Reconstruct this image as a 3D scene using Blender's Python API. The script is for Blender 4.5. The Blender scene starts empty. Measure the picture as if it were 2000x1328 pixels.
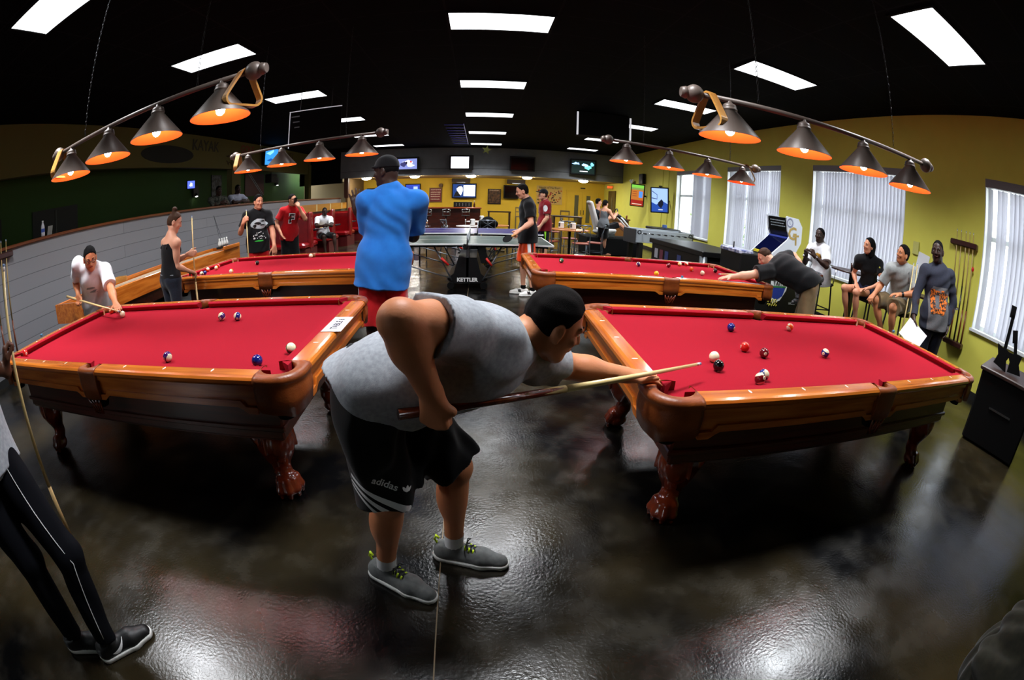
import bpy, bmesh, math, random
import numpy as np
from mathutils import Vector, Matrix
random.seed(7)
PI = math.pi
C = bpy.context.scene.collection
SC = bpy.context.scene

# ------------------------------------------------------------------ camera, world, exposure
cd = bpy.data.cameras.new('camera')
cam = bpy.data.objects.new('camera', cd)
C.objects.link(cam)
cd.type = 'PANO'
for holder in [h_ for h_ in (cd, getattr(cd, "cycles", None)) if h_ is not None]:
    try:
        holder.panorama_type = 'FISHEYE_EQUISOLID'
        holder.fisheye_lens = 15.672
        holder.fisheye_fov = 3.3
    except Exception:
        pass
cd.sensor_fit = 'HORIZONTAL'
cd.sensor_width = 36.0
cd.clip_start = 0.02
cd.clip_end = 200
_p, _r, _a = .3158, .0342, .08           # pitch down, roll, heading of the fisheye lens
_f = Vector((0, math.cos(_p), -math.sin(_p))); _x = Vector((1, 0, 0)); _u = _x.cross(_f)
_x2 = math.cos(_r)*_x + math.sin(_r)*_u; _u2 = -math.sin(_r)*_x + math.cos(_r)*_u
_z = Matrix.Rotation(-_a, 3, 'Z')
_x2, _u2, _f = _z @ _x2, _z @ _u2, _z @ _f
cam.matrix_world = Matrix(((_x2.x, _u2.x, -_f.x, 0), (_x2.y, _u2.y, -_f.y, 0), (_x2.z, _u2.z, -_f.z, 1.475), (0, 0, 0, 1)))
SC.camera = cam
SC.view_settings.view_transform = 'Standard'
SC.view_settings.look = 'None'
SC.view_settings.gamma = 1.0
SC.view_settings.exposure = 0.0
SC.view_settings.use_curve_mapping = False
try:
    SC.cycles.use_denoising = True
    SC.cycles.max_bounces = 6
    SC.cycles.diffuse_bounces = 3
    SC.cycles.glossy_bounces = 3
    SC.cycles.transmission_bounces = 4
    SC.cycles.transparent_max_bounces = 6
    SC.cycles.sample_clamp_indirect = 4.0
    SC.cycles.blur_glossy = 0.5
    SC.cycles.caustics_reflective = False
    SC.cycles.caustics_refractive = False
except Exception:
    pass
world = bpy.data.worlds.new('sky'); SC.world = world
world.use_nodes = True
_bg = world.node_tree.nodes['Background']
_bg.inputs[0].default_value = (0.86, 0.93, 1.0, 1)
_bg.inputs[1].default_value = 6.5
CEIL_STRENGTH = 3.0      # fluorescent diffusers
CEIL_WATTS = 78.0        # each fluorescent panel, thrown downwards by its lens
BULB_STRENGTH = 150.0     # billiard lamp bulbs
DOME_STRENGTH = 85.0     # round ceiling lamps over the back bar

# ------------------------------------------------------------------ helpers: meshes
def xf(loc=(0, 0, 0), rz=0, rx=0, ry=0, s=1):
    return Matrix.Translation(loc) @ Matrix.Rotation(rz, 4, 'Z') @ Matrix.Rotation(ry, 4, 'Y') @ Matrix.Rotation(rx, 4, 'X') @ Matrix.Scale(s, 4)

def frame_z(d, up=(0, 0, 1)):
    z = Vector(d).normalized(); u = Vector(up)
    if abs(z.dot(u)) > .98: u = Vector((0, 1, 0))
    x = u.cross(z).normalized(); y = z.cross(x)
    return Matrix(((x.x, y.x, z.x), (x.y, y.y, z.y), (x.z, y.z, z.z)))

class MB:
    """collects shapes that become ONE mesh object"""
    def __init__(s): s.v = []; s.f = []; s.sm = []
    def add(s, vs, fs, M=None, smooth=False):
        n = len(s.v)
        for p in vs:
            p = Vector(p)
            s.v.append(tuple(M @ p) if M is not None else tuple(p))
        for f in fs: s.f.append(tuple(i+n for i in f)); s.sm.append(smooth)
        return s
    def box(s, c, d, M=None, bev=0.0):
        x, y, z = d[0]/2, d[1]/2, d[2]/2
        if bev <= 0:
            vs = [(c[0]+i*x, c[1]+j*y, c[2]+k*z) for k in (-1, 1) for j in (-1, 1) for i in (-1, 1)]
            return s.add(vs, [(0, 2, 3, 1), (4, 5, 7, 6), (0, 1, 5, 4), (2, 6, 7, 3), (0, 4, 6, 2), (1, 3, 7, 5)], M)
        b = min(bev, x*.9, y*.9, z*.9)
        poly = [(c[0]+a, c[1]+e) for a, e in ((-x+b, -y), (x-b, -y), (x, -y+b), (x, y-b), (x-b, y), (-x+b, y), (-x, y-b), (-x, -y+b))]
        inn = [(c[0]+(px-c[0])*(1-b/x), c[1]+(py-c[1])*(1-b/y)) for px, py in poly]
        rings = [(inn, c[2]-z), (poly, c[2]-z+b), (poly, c[2]+z-b), (inn, c[2]+z)]
        return s.rings([[(p[0], p[1], zz) for p in r] for r, zz in rings], M, cap=True)
    def rings(s, R, M=None, cap=True, smooth=False, close=True):
        n = len(R[0]); vs = [p for r in R for p in r]; fs = []
        for k in range(len(R)-1):
            for i in range(n if close else n-1):
                j = (i+1) % n
                fs.append((k*n+i, k*n+j, (k+1)*n+j, (k+1)*n+i))
        s.add(vs, fs, M, smooth)
        if cap:
            b = len(s.v)-len(vs)
            s.f.append(tuple(b+i for i in range(n))[::-1]); s.sm.append(False)
            s.f.append(tuple(b+(len(R)-1)*n+i for i in range(n))); s.sm.append(False)
        return s
    def prism(s, poly, z0, z1, M=None):
        return s.rings([[(p[0], p[1], z0) for p in poly], [(p[0], p[1], z1) for p in poly]], M)
    def lathe(s, prof, n=24, M=None, cap=True, smooth=True):
        return s.rings([[(r*math.cos(2*PI*i/n), r*math.sin(2*PI*i/n), z) for i in range(n)] for r, z in prof], M, cap, smooth)
    def tube(s, a, b, r0, r1=None, n=10, cap=True):
        r1 = r0 if r1 is None else r1
        a, b = Vector(a), Vector(b); M = frame_z(b-a)
        return s.rings([[tuple(q + M @ Vector((r*math.cos(2*PI*i/n), r*math.sin(2*PI*i/n), 0))) for i in range(n)] for q, r in ((a, r0), (b, r1))], None, cap, True)
    def path(s, pts, r, n=8, cap=True, closed=False, sx=1.0):
        P = [Vector(p) for p in pts]; R = []
        m = len(P)
        for k, p in enumerate(P):
            if closed: t = (P[(k+1) % m]-P[k-1])
            else: t = (P[min(k+1, m-1)]-P[max(k-1, 0)])
            M = frame_z(t); rr = r[k] if isinstance(r, (list, tuple)) else r
            R.append([tuple(p + M @ Vector((rr*sx*math.cos(2*PI*i/n), rr*math.sin(2*PI*i/n), 0))) for i in range(n)])
        if closed: R.append(R[0]); cap = False
        return s.rings(R, None, cap, True)
    def ball(s, c, r, n=16, m=10, M=None):
        if not isinstance(r, (tuple, list)): r = (r, r, r)
        R = []
        for k in range(m+1):
            t = PI*(k+.0)/m; t = min(max(t, .02), PI-.02)
            R.append([(c[0]+r[0]*math.sin(t)*math.cos(2*PI*i/n), c[1]+r[1]*math.sin(t)*math.sin(2*PI*i/n), c[2]-r[2]*math.cos(t)) for i in range(n)])
        return s.rings(R, M, True, True)
    def build(s, name, mat, parent=None, loc=None, rz=None):
        me = bpy.data.meshes.new(name)
        me.from_pydata(s.v, [], s.f); me.polygons.foreach_set('use_smooth', s.sm)
        me.materials.append(mat); me.update()
        o = bpy.data.objects.new(name, me); C.objects.link(o)
        if parent is not None: o.parent = parent
        if loc is not None: o.location = loc
        if rz is not None: o.rotation_euler = (0, 0, rz)
        return o

def tag(o, label, cat, group=None):
    o['label'] = label; o['category'] = cat
    if group: o['group'] = group
    return o
def thing(name, label, cat, loc=(0, 0, 0), rz=0, group=None):
    o = bpy.data.objects.new(name, None); C.objects.link(o)
    o.empty_display_size = .1
    o.location = loc; o.rotation_euler = (0, 0, rz)
    return tag(o, label, cat, group)
def struct(o):
    o['kind'] = 'structure'; return o
def kids(o): return [c for c in bpy.data.objects if c.parent == o]
def dup(root, loc, rz=None, label=None, group=None, _map={}):
    r = root.copy(); C.objects.link(r); r.location = loc
    if rz is not None: r.rotation_euler = (0, 0, rz)
    if label: r['label'] = label
    if group: r['group'] = group
    for ch in kids_cached(root):
        c = ch.copy(); C.objects.link(c); c.parent = r
        for g in kids_cached(ch):
            d = g.copy(); C.objects.link(d); d.parent = c
    return r
_kc = {}
def kids_cached(o):
    if o.name not in _kc: _kc[o.name] = kids(o)
    return _kc[o.name]
def text(s, size, mat, M, parent=None, name='lettering', extrude=.001, align='CENTER', font=None, bold=0, sx=1.0):
    cu = bpy.data.curves.new(name, 'FONT'); cu.body = s; cu.size = size; cu.extrude = extrude
    cu.align_x = align; cu.align_y = 'CENTER'; cu.offset = bold; cu.resolution_u = 2
    cu.materials.append(mat)
    tmp = bpy.data.objects.new('t', cu); C.objects.link(tmp)
    me = bpy.data.meshes.new_from_object(tmp); bpy.data.objects.remove(tmp); bpy.data.curves.remove(cu); me.name = name
    o = bpy.data.objects.new(name, me); C.objects.link(o)
    if parent is not None: o.parent = parent
    o.matrix_local = M @ Matrix.Diagonal((sx, 1, 1, 1))
    return o
def basis(loc, right, up):
    r = Vector(right).normalized(); u = Vector(up); u = (u-r*u.dot(r)).normalized(); n = r.cross(u)
    return Matrix(((r.x, u.x, n.x, loc[0]), (r.y, u.y, n.y, loc[1]), (r.z, u.z, n.z, loc[2]), (0, 0, 0, 1)))

# ------------------------------------------------------------------ helpers: materials
def S(r, g, b):
    f = lambda c: (c/255/12.92) if c/255 <= .04045 else ((c/255+.055)/1.055)**2.4
    return (f(r), f(g), f(b), 1)
MATS = {}
def mat(name, col, rough=.6, metal=0, spec=.5, emit=None, es=0, coat=0, bump=None, noise=None, wood=None, sheen=0, trans=0, scale=1):
    """principled material; noise=(scale, amount, colour2) mottling, wood=(colour2, scale, axis) grain, bump=(scale, strength)"""
    if name in MATS: return MATS[name]
    m = bpy.data.materials.new(name); m.use_nodes = True; nt = m.node_tree; N = nt.nodes; L = nt.links
    b = N['Principled BSDF']
    b.inputs['Base Color'].default_value = col; b.inputs['Roughness'].default_value = rough
    b.inputs['Metallic'].default_value = metal; b.inputs['Specular IOR Level'].default_value = spec
    if coat: b.inputs['Coat Weight'].default_value = coat; b.inputs['Coat Roughness'].default_value = .12
    if sheen: b.inputs['Sheen Weight'].default_value = sheen
    if trans: b.inputs['Transmission Weight'].default_value = trans
    if emit is not None: b.inputs['Emission Color'].default_value = emit; b.inputs['Emission Strength'].default_value = es
    tc = N.new('ShaderNodeTexCoord')
    def mp(sc):
        q = N.new('ShaderNodeMapping'); q.inputs['Scale'].default_value = sc if isinstance(sc, (tuple, list)) else (sc, sc, sc)
        L.new(tc.outputs['Object'], q.inputs['Vector']); return q
    if wood:
        c2, sc, ax = wood
        st = [1, 1, 1]; st[ax] = .07
        q = mp([sc*k for k in st])
        nz = N.new('ShaderNodeTexNoise'); nz.inputs['Scale'].default_value = 2; nz.inputs['Detail'].default_value = 6; nz.inputs['Distortion'].default_value = .4
        L.new(q.outputs[0], nz.inputs['Vector'])
        rp = N.new('ShaderNodeValToRGB'); rp.color_ramp.elements[0].position = .36; rp.color_ramp.elements[1].position = .64
        rp.color_ramp.elements[0].color = col; rp.color_ramp.elements[1].color = c2
        L.new(nz.outputs['Fac'], rp.inputs[0]); L.new(rp.outputs[0], b.inputs['Base Color'])
    if noise:
        sc, amt, c2 = noise
        nz = N.new('ShaderNodeTexNoise'); nz.inputs['Detail'].default_value = 4; nz.inputs['Scale'].default_value = 1
        L.new(mp(sc).outputs[0], nz.inputs['Vector'])
        rp = N.new('ShaderNodeValToRGB'); rp.color_ramp.elements[0].position = .5-amt; rp.color_ramp.elements[1].position = .5+amt
        rp.color_ramp.elements[0].color = col; rp.color_ramp.elements[1].color = c2
        L.new(nz.outputs['Fac'], rp.inputs[0]); L.new(rp.outputs[0], b.inputs['Base Color'])
    if bump:
        nz = N.new('ShaderNodeTexNoise'); nz.inputs['Detail'].default_value = 3; nz.inputs['Scale'].default_value = 1
        L.new(mp(bump[0]).outputs[0], nz.inputs['Vector'])
        bp = N.new('ShaderNodeBump'); bp.inputs['Strength'].default_value = bump[1]; bp.inputs['Distance'].default_value = .01
        L.new(nz.outputs['Fac'], bp.inputs['Height']); L.new(bp.outputs[0], b.inputs['Normal'])
    MATS[name] = m
    return m
# ------------------------------------------------------------------ materials
black = mat('black plastic', S(12, 12, 13), .45, spec=.3)
black_matte = mat('black matte', S(10, 10, 10), .85, spec=.12)
dark_metal = mat('dark metal', S(60, 60, 64), .35, .8)
chrome = mat('chrome', S(190, 190, 195), .22, 1)
steel = mat('brushed steel', S(130, 135, 140), .35, .9)
white_plastic = mat('white plastic', S(225, 225, 222), .4)
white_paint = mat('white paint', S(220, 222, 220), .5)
white_paper = mat('white paper', S(235, 235, 240), .8)
ink = mat('black ink', S(20, 20, 24), .8)
oak = mat('golden oak', S(214, 122, 42), .22, coat=.6, wood=(S(176, 88, 24), 14, 0), spec=.5)
oak_y = mat('golden oak short rails', S(214, 122, 42), .22, coat=.6, wood=(S(176, 88, 24), 14, 1), spec=.5)
mahog = mat('red brown wood', S(82, 28, 11), .3, coat=.3, wood=(S(54, 17, 7), 10, 0))
carve = mat('carved red wood', S(138, 52, 20), .2, coat=.7, noise=(9, .2, S(96, 30, 10)), bump=(40, .15))
leather = mat('brown leather', S(150, 76, 30), .38, noise=(14, .2, S(120, 56, 20)), bump=(120, .12))
felt = mat('red felt', S(160, 28, 43), .95, noise=(260, .25, S(145, 23, 37)), spec=.06)
lamp_brown = mat('bronze metal', S(104, 90, 82), .42, .1)
lamp_orange = mat('orange enamel', S(228, 78, 20), .6, spec=.2)
def emis(name, col, s):
    return mat(name, (0, 0, 0, 1), .5, emit=col, es=s)
tube_light = emis('fluorescent diffuser', (.93, .96, 1, 1), CEIL_STRENGTH)
bulb_mat = emis('lit bulb', (.95, .92, 1, 1), BULB_STRENGTH)
dome_mat = emis('lit dome', (1, .93, .8, 1), DOME_STRENGTH)
yellow_wall = mat('yellow green paint', S(226, 220, 94), .75, noise=(3, .3, S(218, 211, 86)), bump=(60, .05))
back_yellow = mat('yellow paint', S(240, 200, 58), .75, noise=(2, .3, S(232, 190, 50)))
gray_concrete = mat('gray concrete paint', S(112, 114, 116), .8, noise=(4, .3, S(98, 100, 102)))
green_wall = mat('green paint', S(48, 82, 22), .8)
olive_wall = mat('olive yellow paint', S(92, 85, 34), .8)
cap_wood = mat('brown cap wood', S(120, 62, 26), .35, wood=(S(84, 38, 14), 2, 1))
dark_base = mat('black rubber baseboard', S(16, 16, 16), .6)
mullion = mat('window aluminium', S(225, 232, 228), .4)

def floor_material():
    m = bpy.data.materials.new('stained concrete'); m.use_nodes = True; nt = m.node_tree; N = nt.nodes; L = nt.links
    b = N['Principled BSDF']; tc = N.new('ShaderNodeTexCoord')
    def nz(sc, det, dist=0):
        n = N.new('ShaderNodeTexNoise'); n.inputs['Scale'].default_value = sc; n.inputs['Detail'].default_value = det; n.inputs['Distortion'].default_value = dist
        L.new(tc.outputs['Object'], n.inputs['Vector']); return n
    def ramp(src, a, ca, c, cb):
        r = N.new('ShaderNodeValToRGB'); r.color_ramp.elements[0].position = a; r.color_ramp.elements[0].color = ca
        r.color_ramp.elements[1].position = c; r.color_ramp.elements[1].color = cb; L.new(src, r.inputs[0]); return r
    big = nz(.8, 9, .15); med = nz(5, 10, .1); fine = nz(70, 5)
    base = ramp(big.outputs['Fac'], .42, (.002, .002, .0023, 1), .66, (.034, .025, .011, 1))
    sec = ramp(med.outputs['Fac'], .5, (0, 0, 0, 1), .8, (.014, .012, .008, 1))
    mx = N.new('ShaderNodeMix'); mx.data_type = 'RGBA'; mx.blend_type = 'ADD'; mx.inputs[0].default_value = 1
    L.new(base.outputs[0], mx.inputs[6]); L.new(sec.outputs[0], mx.inputs[7]); L.new(mx.outputs[2], b.inputs['Base Color'])
    rr = ramp(med.outputs['Fac'], .35, (.15, .15, .15, 1), .65, (.27, .27, .27, 1)); L.new(rr.outputs[0], b.inputs['Roughness'])
    ad = N.new('ShaderNodeMath'); ad.operation = 'MULTIPLY_ADD'; ad.inputs[1].default_value = .6
    L.new(fine.outputs['Fac'], ad.inputs[0]); L.new(med.outputs['Fac'], ad.inputs[2])
    bp = N.new('ShaderNodeBump'); bp.inputs['Strength'].default_value = .45; bp.inputs['Distance'].default_value = .0035
    L.new(ad.outputs[0], bp.inputs['Height']); L.new(bp.outputs[0], b.inputs['Normal'])
    b.inputs['Specular IOR Level'].default_value = .38
    return m
def ceiling_material():
    m = bpy.data.materials.new('black acoustic tile'); m.use_nodes = True; nt = m.node_tree; N = nt.nodes; L = nt.links
    b = N['Principled BSDF']; tc = N.new('ShaderNodeTexCoord'); mp = N.new('ShaderNodeMapping')
    mp.inputs['Location'].default_value = (.465+12.2, -4.655+12.2, 0)
    L.new(tc.outputs['Object'], mp.inputs['Vector'])
    br = N.new('ShaderNodeTexBrick'); br.offset = 0; br.inputs['Scale'].default_value = 1
    br.inputs['Brick Width'].default_value = 1.22; br.inputs['Row Height'].default_value = .61; br.inputs['Mortar Size'].default_value = .012
    br.inputs['Color1'].default_value = (.002, .002, .0022, 1); br.inputs['Color2'].default_value = (.002, .002, .0022, 1); br.inputs['Mortar'].default_value = (.008, .008, .009, 1)
    L.new(mp.outputs[0], br.inputs['Vector']); L.new(br.outputs['Color'], b.inputs['Base Color'])
    b.inputs['Roughness'].default_value = .9; b.inputs['Specular IOR Level'].default_value = .05
    return m
def block_material():
    m = bpy.data.materials.new('painted block'); m.use_nodes = True; nt = m.node_tree; N = nt.nodes; L = nt.links
    b = N['Principled BSDF']; tc = N.new('ShaderNodeTexCoord'); mp = N.new('ShaderNodeMapping'); mp.inputs['Rotation'].default_value = (0, 0, 0)
    sp = N.new('ShaderNodeSeparateXYZ'); cb = N.new('ShaderNodeCombineXYZ'); L.new(tc.outputs['Object'], sp.inputs[0])
    L.new(sp.outputs['Y'], cb.inputs['X']); L.new(sp.outputs['Z'], cb.inputs['Y'])
    br = N.new('ShaderNodeTexBrick'); br.offset = .5; br.inputs['Scale'].default_value = 1
    br.inputs['Brick Width'].default_value = 5.6; br.inputs['Row Height'].default_value = .203; br.inputs['Mortar Size'].default_value = .004
    br.inputs['Color1'].default_value = S(138, 138, 142); br.inputs['Color2'].default_value = S(132, 132, 137); br.inputs['Mortar'].default_value = S(92, 92, 96)
    L.new(cb.outputs[0], br.inputs['Vector']); L.new(br.outputs['Color'], b.inputs['Base Color'])
    bp = N.new('ShaderNodeBump'); bp.inputs['Strength'].default_value = .6; bp.inputs['Distance'].default_value = .01
    L.new(br.outputs['Fac'], bp.inputs['Height']); bp.invert = True; L.new(bp.outputs[0], b.inputs['Normal'])
    b.inputs['Roughness'].default_value = .6
    return m

# ------------------------------------------------------------------ the room
struct(MB().box((0, 8.5, -.05), (12.6, 29, .1)).build('floor', floor_material()))
CEIL_MAT = ceiling_material()
struct(MB().box((-1.5, 6.5, 3.71), (15.4, 24.8, .1)).build('ceiling', CEIL_MAT))
seam_m = mat('joint filler', S(120, 104, 78), .6)
struct(MB().box((-.17, 7, .0006), (.005, 24, .0012)).build('floor_joint', seam_m))
# right wall with four window openings
W = [(.30, 2.57, .85, 2.78), (4.16, 6.56, .82, 2.78), (7.62, 9.9, .82, 2.78), (10.75, 13.03, .82, 2.75)]
wr = MB(); X0, X1 = 6.03, 6.25
y = -5.9
for a, b_, z0, z1 in W:
    wr.box(((X0+X1)/2, (y+a)/2, 1.85), (X1-X0, a-y, 3.7))
    wr.box(((X0+X1)/2, (a+b_)/2, z0/2), (X1-X0, b_-a, z0)); wr.box(((X0+X1)/2, (a+b_)/2, (z1+3.7)/2), (X1-X0, b_-a, 3.7-z1))
    y = b_
wr.box(((X0+X1)/2, (y+21.6)/2, 1.85), (X1-X0, 21.6-y, 3.7))
struct(wr.build('wall_right', yellow_wall))
struct(MB().box((6.022, 6.3, .05), (.016, 24.4, .1)).build('baseboard_right', dark_base))
# two painted pilaster strips and a conduit line on the right wall
struct(MB().box((6.022, 14.15, 1.85), (.016, .03, 3.6)).box((6.022, 13.65, 1.85), (.016, .03, 3.6)).build('trim_1', yellow_wall))
# left half-height block wall with a wooden cap
struct(MB().box((-6.11, 6.35, .81), (.2, 24.5, 1.62)).build('wall_left', block_material()))
struct(MB().box((-6.11, 6.35, 1.64), (.27, 24.5, .045), bev=.008).build('trim_2', cap_wood))
struct(MB().box((-6.0, 6.35, .05), (.016, 24.4, .1)).build('baseboard_left', dark_base))
# gallery beyond the left wall: raised floor, green wall, olive upper wall
struct(MB().box((-7.9, 7, .225), (3.4, 27, .45)).build('floor', mat('dark carpet', S(26, 24, 22), .9)))
struct(MB().box((-8.6, 7, 2.1), (.1, 27, 3.3)).build('wall_far_left', green_wall))
struct(MB().box((-7.5, 8.6, 3.23), (.15, 19.8, .9)).box((-7.5, 18.4, 1.6), (.2, .3, 3.2)).box((-7.5, 2.0, 1.6), (.2, 1.2, 3.2)).box((-7.5, 12.05, 1.6), (.2, .55, 3.2)).build('wall_upper_left', olive_wall))
# back: gray concrete beam, lower ceiling, yellow wall
struct(MB().box((0, 18.72, 3.1), (12.06, .24, 1.22)).build('beam_back', gray_concrete))
struct(MB().box((0, 18.592, 2.765), (12.05, .012, .012)).build('trim_3', mat('dark seam', S(60, 60, 62), .8)))
struct(MB().box((-1, 20.3, 2.55), (14.2, 2.95, .1)).build('ceiling', mat('cream ceiling', S(190, 165, 110), .8)))
struct(MB().box((.22, 21.65, 1.9), (12.1, .2, 3.8)).build('wall_back', back_yellow))
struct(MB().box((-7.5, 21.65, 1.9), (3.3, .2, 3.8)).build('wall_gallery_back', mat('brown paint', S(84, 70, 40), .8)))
struct(MB().box((0, -5.9, 1.85), (12.3, .2, 3.7)).build('wall_front', mat('dark gray paint', S(60, 58, 56), .8)))
struct(MB().box((-5.72, 18.55, 2.06), (.18, .2, .85)).build('post_left', mat('dark brown wood', S(70, 38, 22), .5)))
struct(MB().box((-7.0, 18.72, 3.0), (2.0, .2, 1.4)).build('beam_left', black_matte))
struct(MB().box((-5.8, 20.2, 1.6), (.1, 2.8, 1.9)).build('wall_light_block', mat('tan brown paint', S(110, 86, 50), .8)))  # partition added to keep dome light off the gallery end wall

# windows and blinds
glass = bpy.data.materials.new('clear glass'); glass.use_nodes = True
_n = glass.node_tree; _b = _n.nodes['Principled BSDF']; _b.inputs['Roughness'].default_value = 0; _b.inputs['Base Color'].default_value = (.9, 1, .95, 1)
_t = _n.nodes.new('ShaderNodeBsdfTransparent'); _mx = _n.nodes.new('ShaderNodeMixShader'); _mx.inputs[0].default_value = .9
_n.links.new(_b.outputs[0], _mx.inputs[1]); _n.links.new(_t.outputs[0], _mx.inputs[2]); _n.links.new(_mx.outputs[0], _n.nodes['Material Output'].inputs[0])
slat = bpy.data.materials.new('gray vinyl slat'); slat.use_nodes = True
_n = slat.node_tree; _b = _n.nodes['Principled BSDF']; _b.inputs['Roughness'].default_value = .6; _b.inputs['Base Color'].default_value = S(205, 205, 208)
_t = _n.nodes.new('ShaderNodeBsdfTranslucent'); _t.inputs[0].default_value = S(214, 214, 220); _mx = _n.nodes.new('ShaderNodeMixShader'); _mx.inputs[0].default_value = .62
_n.links.new(_b.outputs[0], _mx.inputs[1]); _n.links.new(_t.outputs[0], _mx.inputs[2]); _n.links.new(_mx.outputs[0], _n.nodes['Material Output'].inputs[0])
rail_m = mat('gray headrail', S(130, 130, 132), .5)
for i, (a, b_, z0, z1) in enumerate(W):
    n = i+1
    f = MB(); xx = 6.2
    for yy in (a+.03, b_-.03, (a+b_)/2): f.box((xx, yy, (z0+z1)/2), (.07, .06, z1-z0))
    for zz in (z0+.03, z1-.03, z0+(z1-z0)*.62): f.box((xx, (a+b_)/2, zz), (.06, b_-a, .06))
    wf = struct(f.build('window_%d' % n, mullion))
    MB().box((6.2, (a+b_)/2, (z0+z1)/2), (.008, b_-a-.06, z1-z0-.06)).build('window_pane', glass, wf)
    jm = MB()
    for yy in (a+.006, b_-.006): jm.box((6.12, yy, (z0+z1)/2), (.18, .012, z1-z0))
    jm.box((6.12, (a+b_)/2, z1-.006), (.18, b_-a, .012)); jm.build('window_jamb_glare', white_paint, wf)  # white liners added in place of daylight glare on the reveals
    MB().box((6.09, (a+b_)/2, z0-.015), (.2, b_-a+.04, .035)).build('window_sill', white_paint, wf)
def blinds(i, spans, ang, label):
    a, b_, z0, z1 = W[i]
    r = thing('vertical_blinds', label, 'blinds', (6.07, (a+b_)/2, z0), 0, 'vertical blinds over the side windows')
    MB().box((0, 0, z1-z0-.035), (.09, b_-a-.01, .11)).build('headrail', rail_m, r)
    sl = MB(); h = z1-z0-.1
    rng = random.Random(i)
    for s0, s1, pitch, an in spans:
        k = s0
        while k < s1:
            t = -an+rng.uniform(-.05, .05); w = .047
            dx, dy = w*math.sin(t), w*math.cos(t); cx = .004*math.cos(t); cy = -.004*math.sin(t)
            yy = k-(a+b_)/2
            sl.rings([[(-dx, yy-dy, zz), (cx*2, yy+cy*2, zz), (dx, yy+dy, zz), (dx-.001, yy+dy, zz), (cx*2-.001, yy+cy*2, zz), (-dx-.001, yy-dy, zz)] for zz in (.02, h)], None, False)
            k += pitch
    sl.build('slats', slat, r)
    return r
blinds(0, [(.40, 2.15, .084, .35), (2.22, 2.40, .09, .2), (2.48, 2.54, .09, .9)], .3, 'gray vertical blinds over the partly hidden window nearest the camera')
blinds(1, [(4.24, 6.28, .082, .38), (6.34, 6.46, .1, 1.0)], .3, 'broad gray vertical blinds behind the seated people, bright gaps at both sides')
blinds(2, [(7.68, 8.05, .085, .3), (8.15, 9.0, .085, .3), (9.1, 9.6, .085, .45), (9.66, 9.8, .09, 1.0)], .3, 'gray vertical blinds with thin bright gaps behind the arcade cabinet')
blinds(3, [(10.82, 11.15, .075, .5), (11.3, 11.7, .065, .7), (11.78, 11.86, .05, .9)], .3, 'gray vertical blinds half drawn aside on the window showing plants outside')
# doors in the back wall
def door(n, loc, rz, w, h, leaves, m, label=None):
    t = bpy.data.objects.new('door_%d' % n, None); C.objects.link(t); t.location = loc; t.rotation_euler = (0, 0, rz); struct(t)
    f = MB(); f.box((-w/2-.03, 0, h/2), (.06, .06, h)).box((w/2+.03, 0, h/2), (.06, .06, h)).box((0, 0, h+.03), (w+.12, .06, .06)); f.build('door_frame', m, t)
    for k in range(leaves):
        lw = w/leaves; cx = -w/2+lw*(k+.5)
        d = MB().box((cx, 0, h/2), (lw-.012, .045, h-.01)).build('door_leaf', m, t)
        px = cx+(.2 if k == 0 else -.2)*(1 if leaves == 2 else 0)
        px = cx + (0.08 if k == 0 else -.08)
        MB().box((px, -.026, 1.18), (.2, .012, 1.35)).build('window_strip', mat('wired glass', S(96, 92, 70), .25), d)
        MB().tube((cx+(lw/2-.07)*(1 if k == 0 else -1), -.05, .9), (cx+(lw/2-.07)*(1 if k == 0 else -1), -.05, 1.12), .015).build('door_handle', dark_metal, d)
    return t
door(1, (4.93, 21.52, 0), 0, 1.5, 2.04, 2, back_yellow)
door(2, (6.0, 20.05, 0), PI/2*-1, .95, 2.1, 1, mat('dark olive door', S(96, 78, 36), .5))

# ceiling fixtures
fx = thing('ceiling_light', 'fluorescent panel', 'ceiling light', (0, 0, 0), 0, 'fluorescent ceiling panels')
fr = MB(); fr.box((0, .29, .0), (1.22, .03, .02)).box((0, -.29, 0), (1.22, .03, .02)).box((.595, 0, 0), (.03, .56, .02)).box((-.595, 0, 0), (.03, .56, .02))
fr.build('frame', black_matte, fx)
MB().box((0, 0, .004), (1.17, .55, .008)).build('diffuser', tube_light, fx)
_ld = bpy.data.lights.new('panel_light', 'AREA'); _ld.shape = 'RECTANGLE'; _ld.size = 1.15; _ld.size_y = .53; _ld.energy = CEIL_WATTS; _ld.color = (.93, .96, 1); _ld.spread = math.radians(125)
_lo = bpy.data.objects.new('panel_light', _ld); C.objects.link(_lo); _lo.parent = fx; _lo.location = (0, 0, -.012)
COLN = {-3.62: 'left', .145: 'middle', 3.87: 'right'}
ORD = {1.98: 'first (nearest the camera)', 4.96: 'second', 8.02: 'third', 11.1: 'fourth', 14.2: 'fifth', 17.2: 'sixth (farthest)'}
ORDM = {4.96: 'first (nearest the camera)', 8.02: 'second', 11.1: 'third', 14.2: 'fourth', 17.2: 'fifth (farthest)'}
first = True
for cx in (-3.62, .145, 3.87):
    for cy in (1.98, 4.96, 8.02, 11.1, 14.2, 17.2):
        vis = cy > 1 and not (cx == .145 and cy < 3)
        if vis:
            o_ = (ORDM if cx == .145 else ORD)[cy]
            lab = 'white fluorescent ceiling panel, %s of the %s row in view' % (o_, COLN[cx])
        else: lab = 'white fluorescent ceiling panel directly above the camera in the middle row'
        if first: fx.location = (cx, cy, 3.648); fx['label'] = lab; first = False
        else: dup(fx, (cx, cy, 3.648), None, lab)
dm = thing('dome_light', 'lit round dome light', 'ceiling light', (0, 0, 0), 0, 'round dome lights over the back bar')
MB().lathe([(.0, -.11), (.1, -.1), (.18, -.07), (.22, -.02), (.22, .0)], 24).build('dome', dome_mat, dm)
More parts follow.
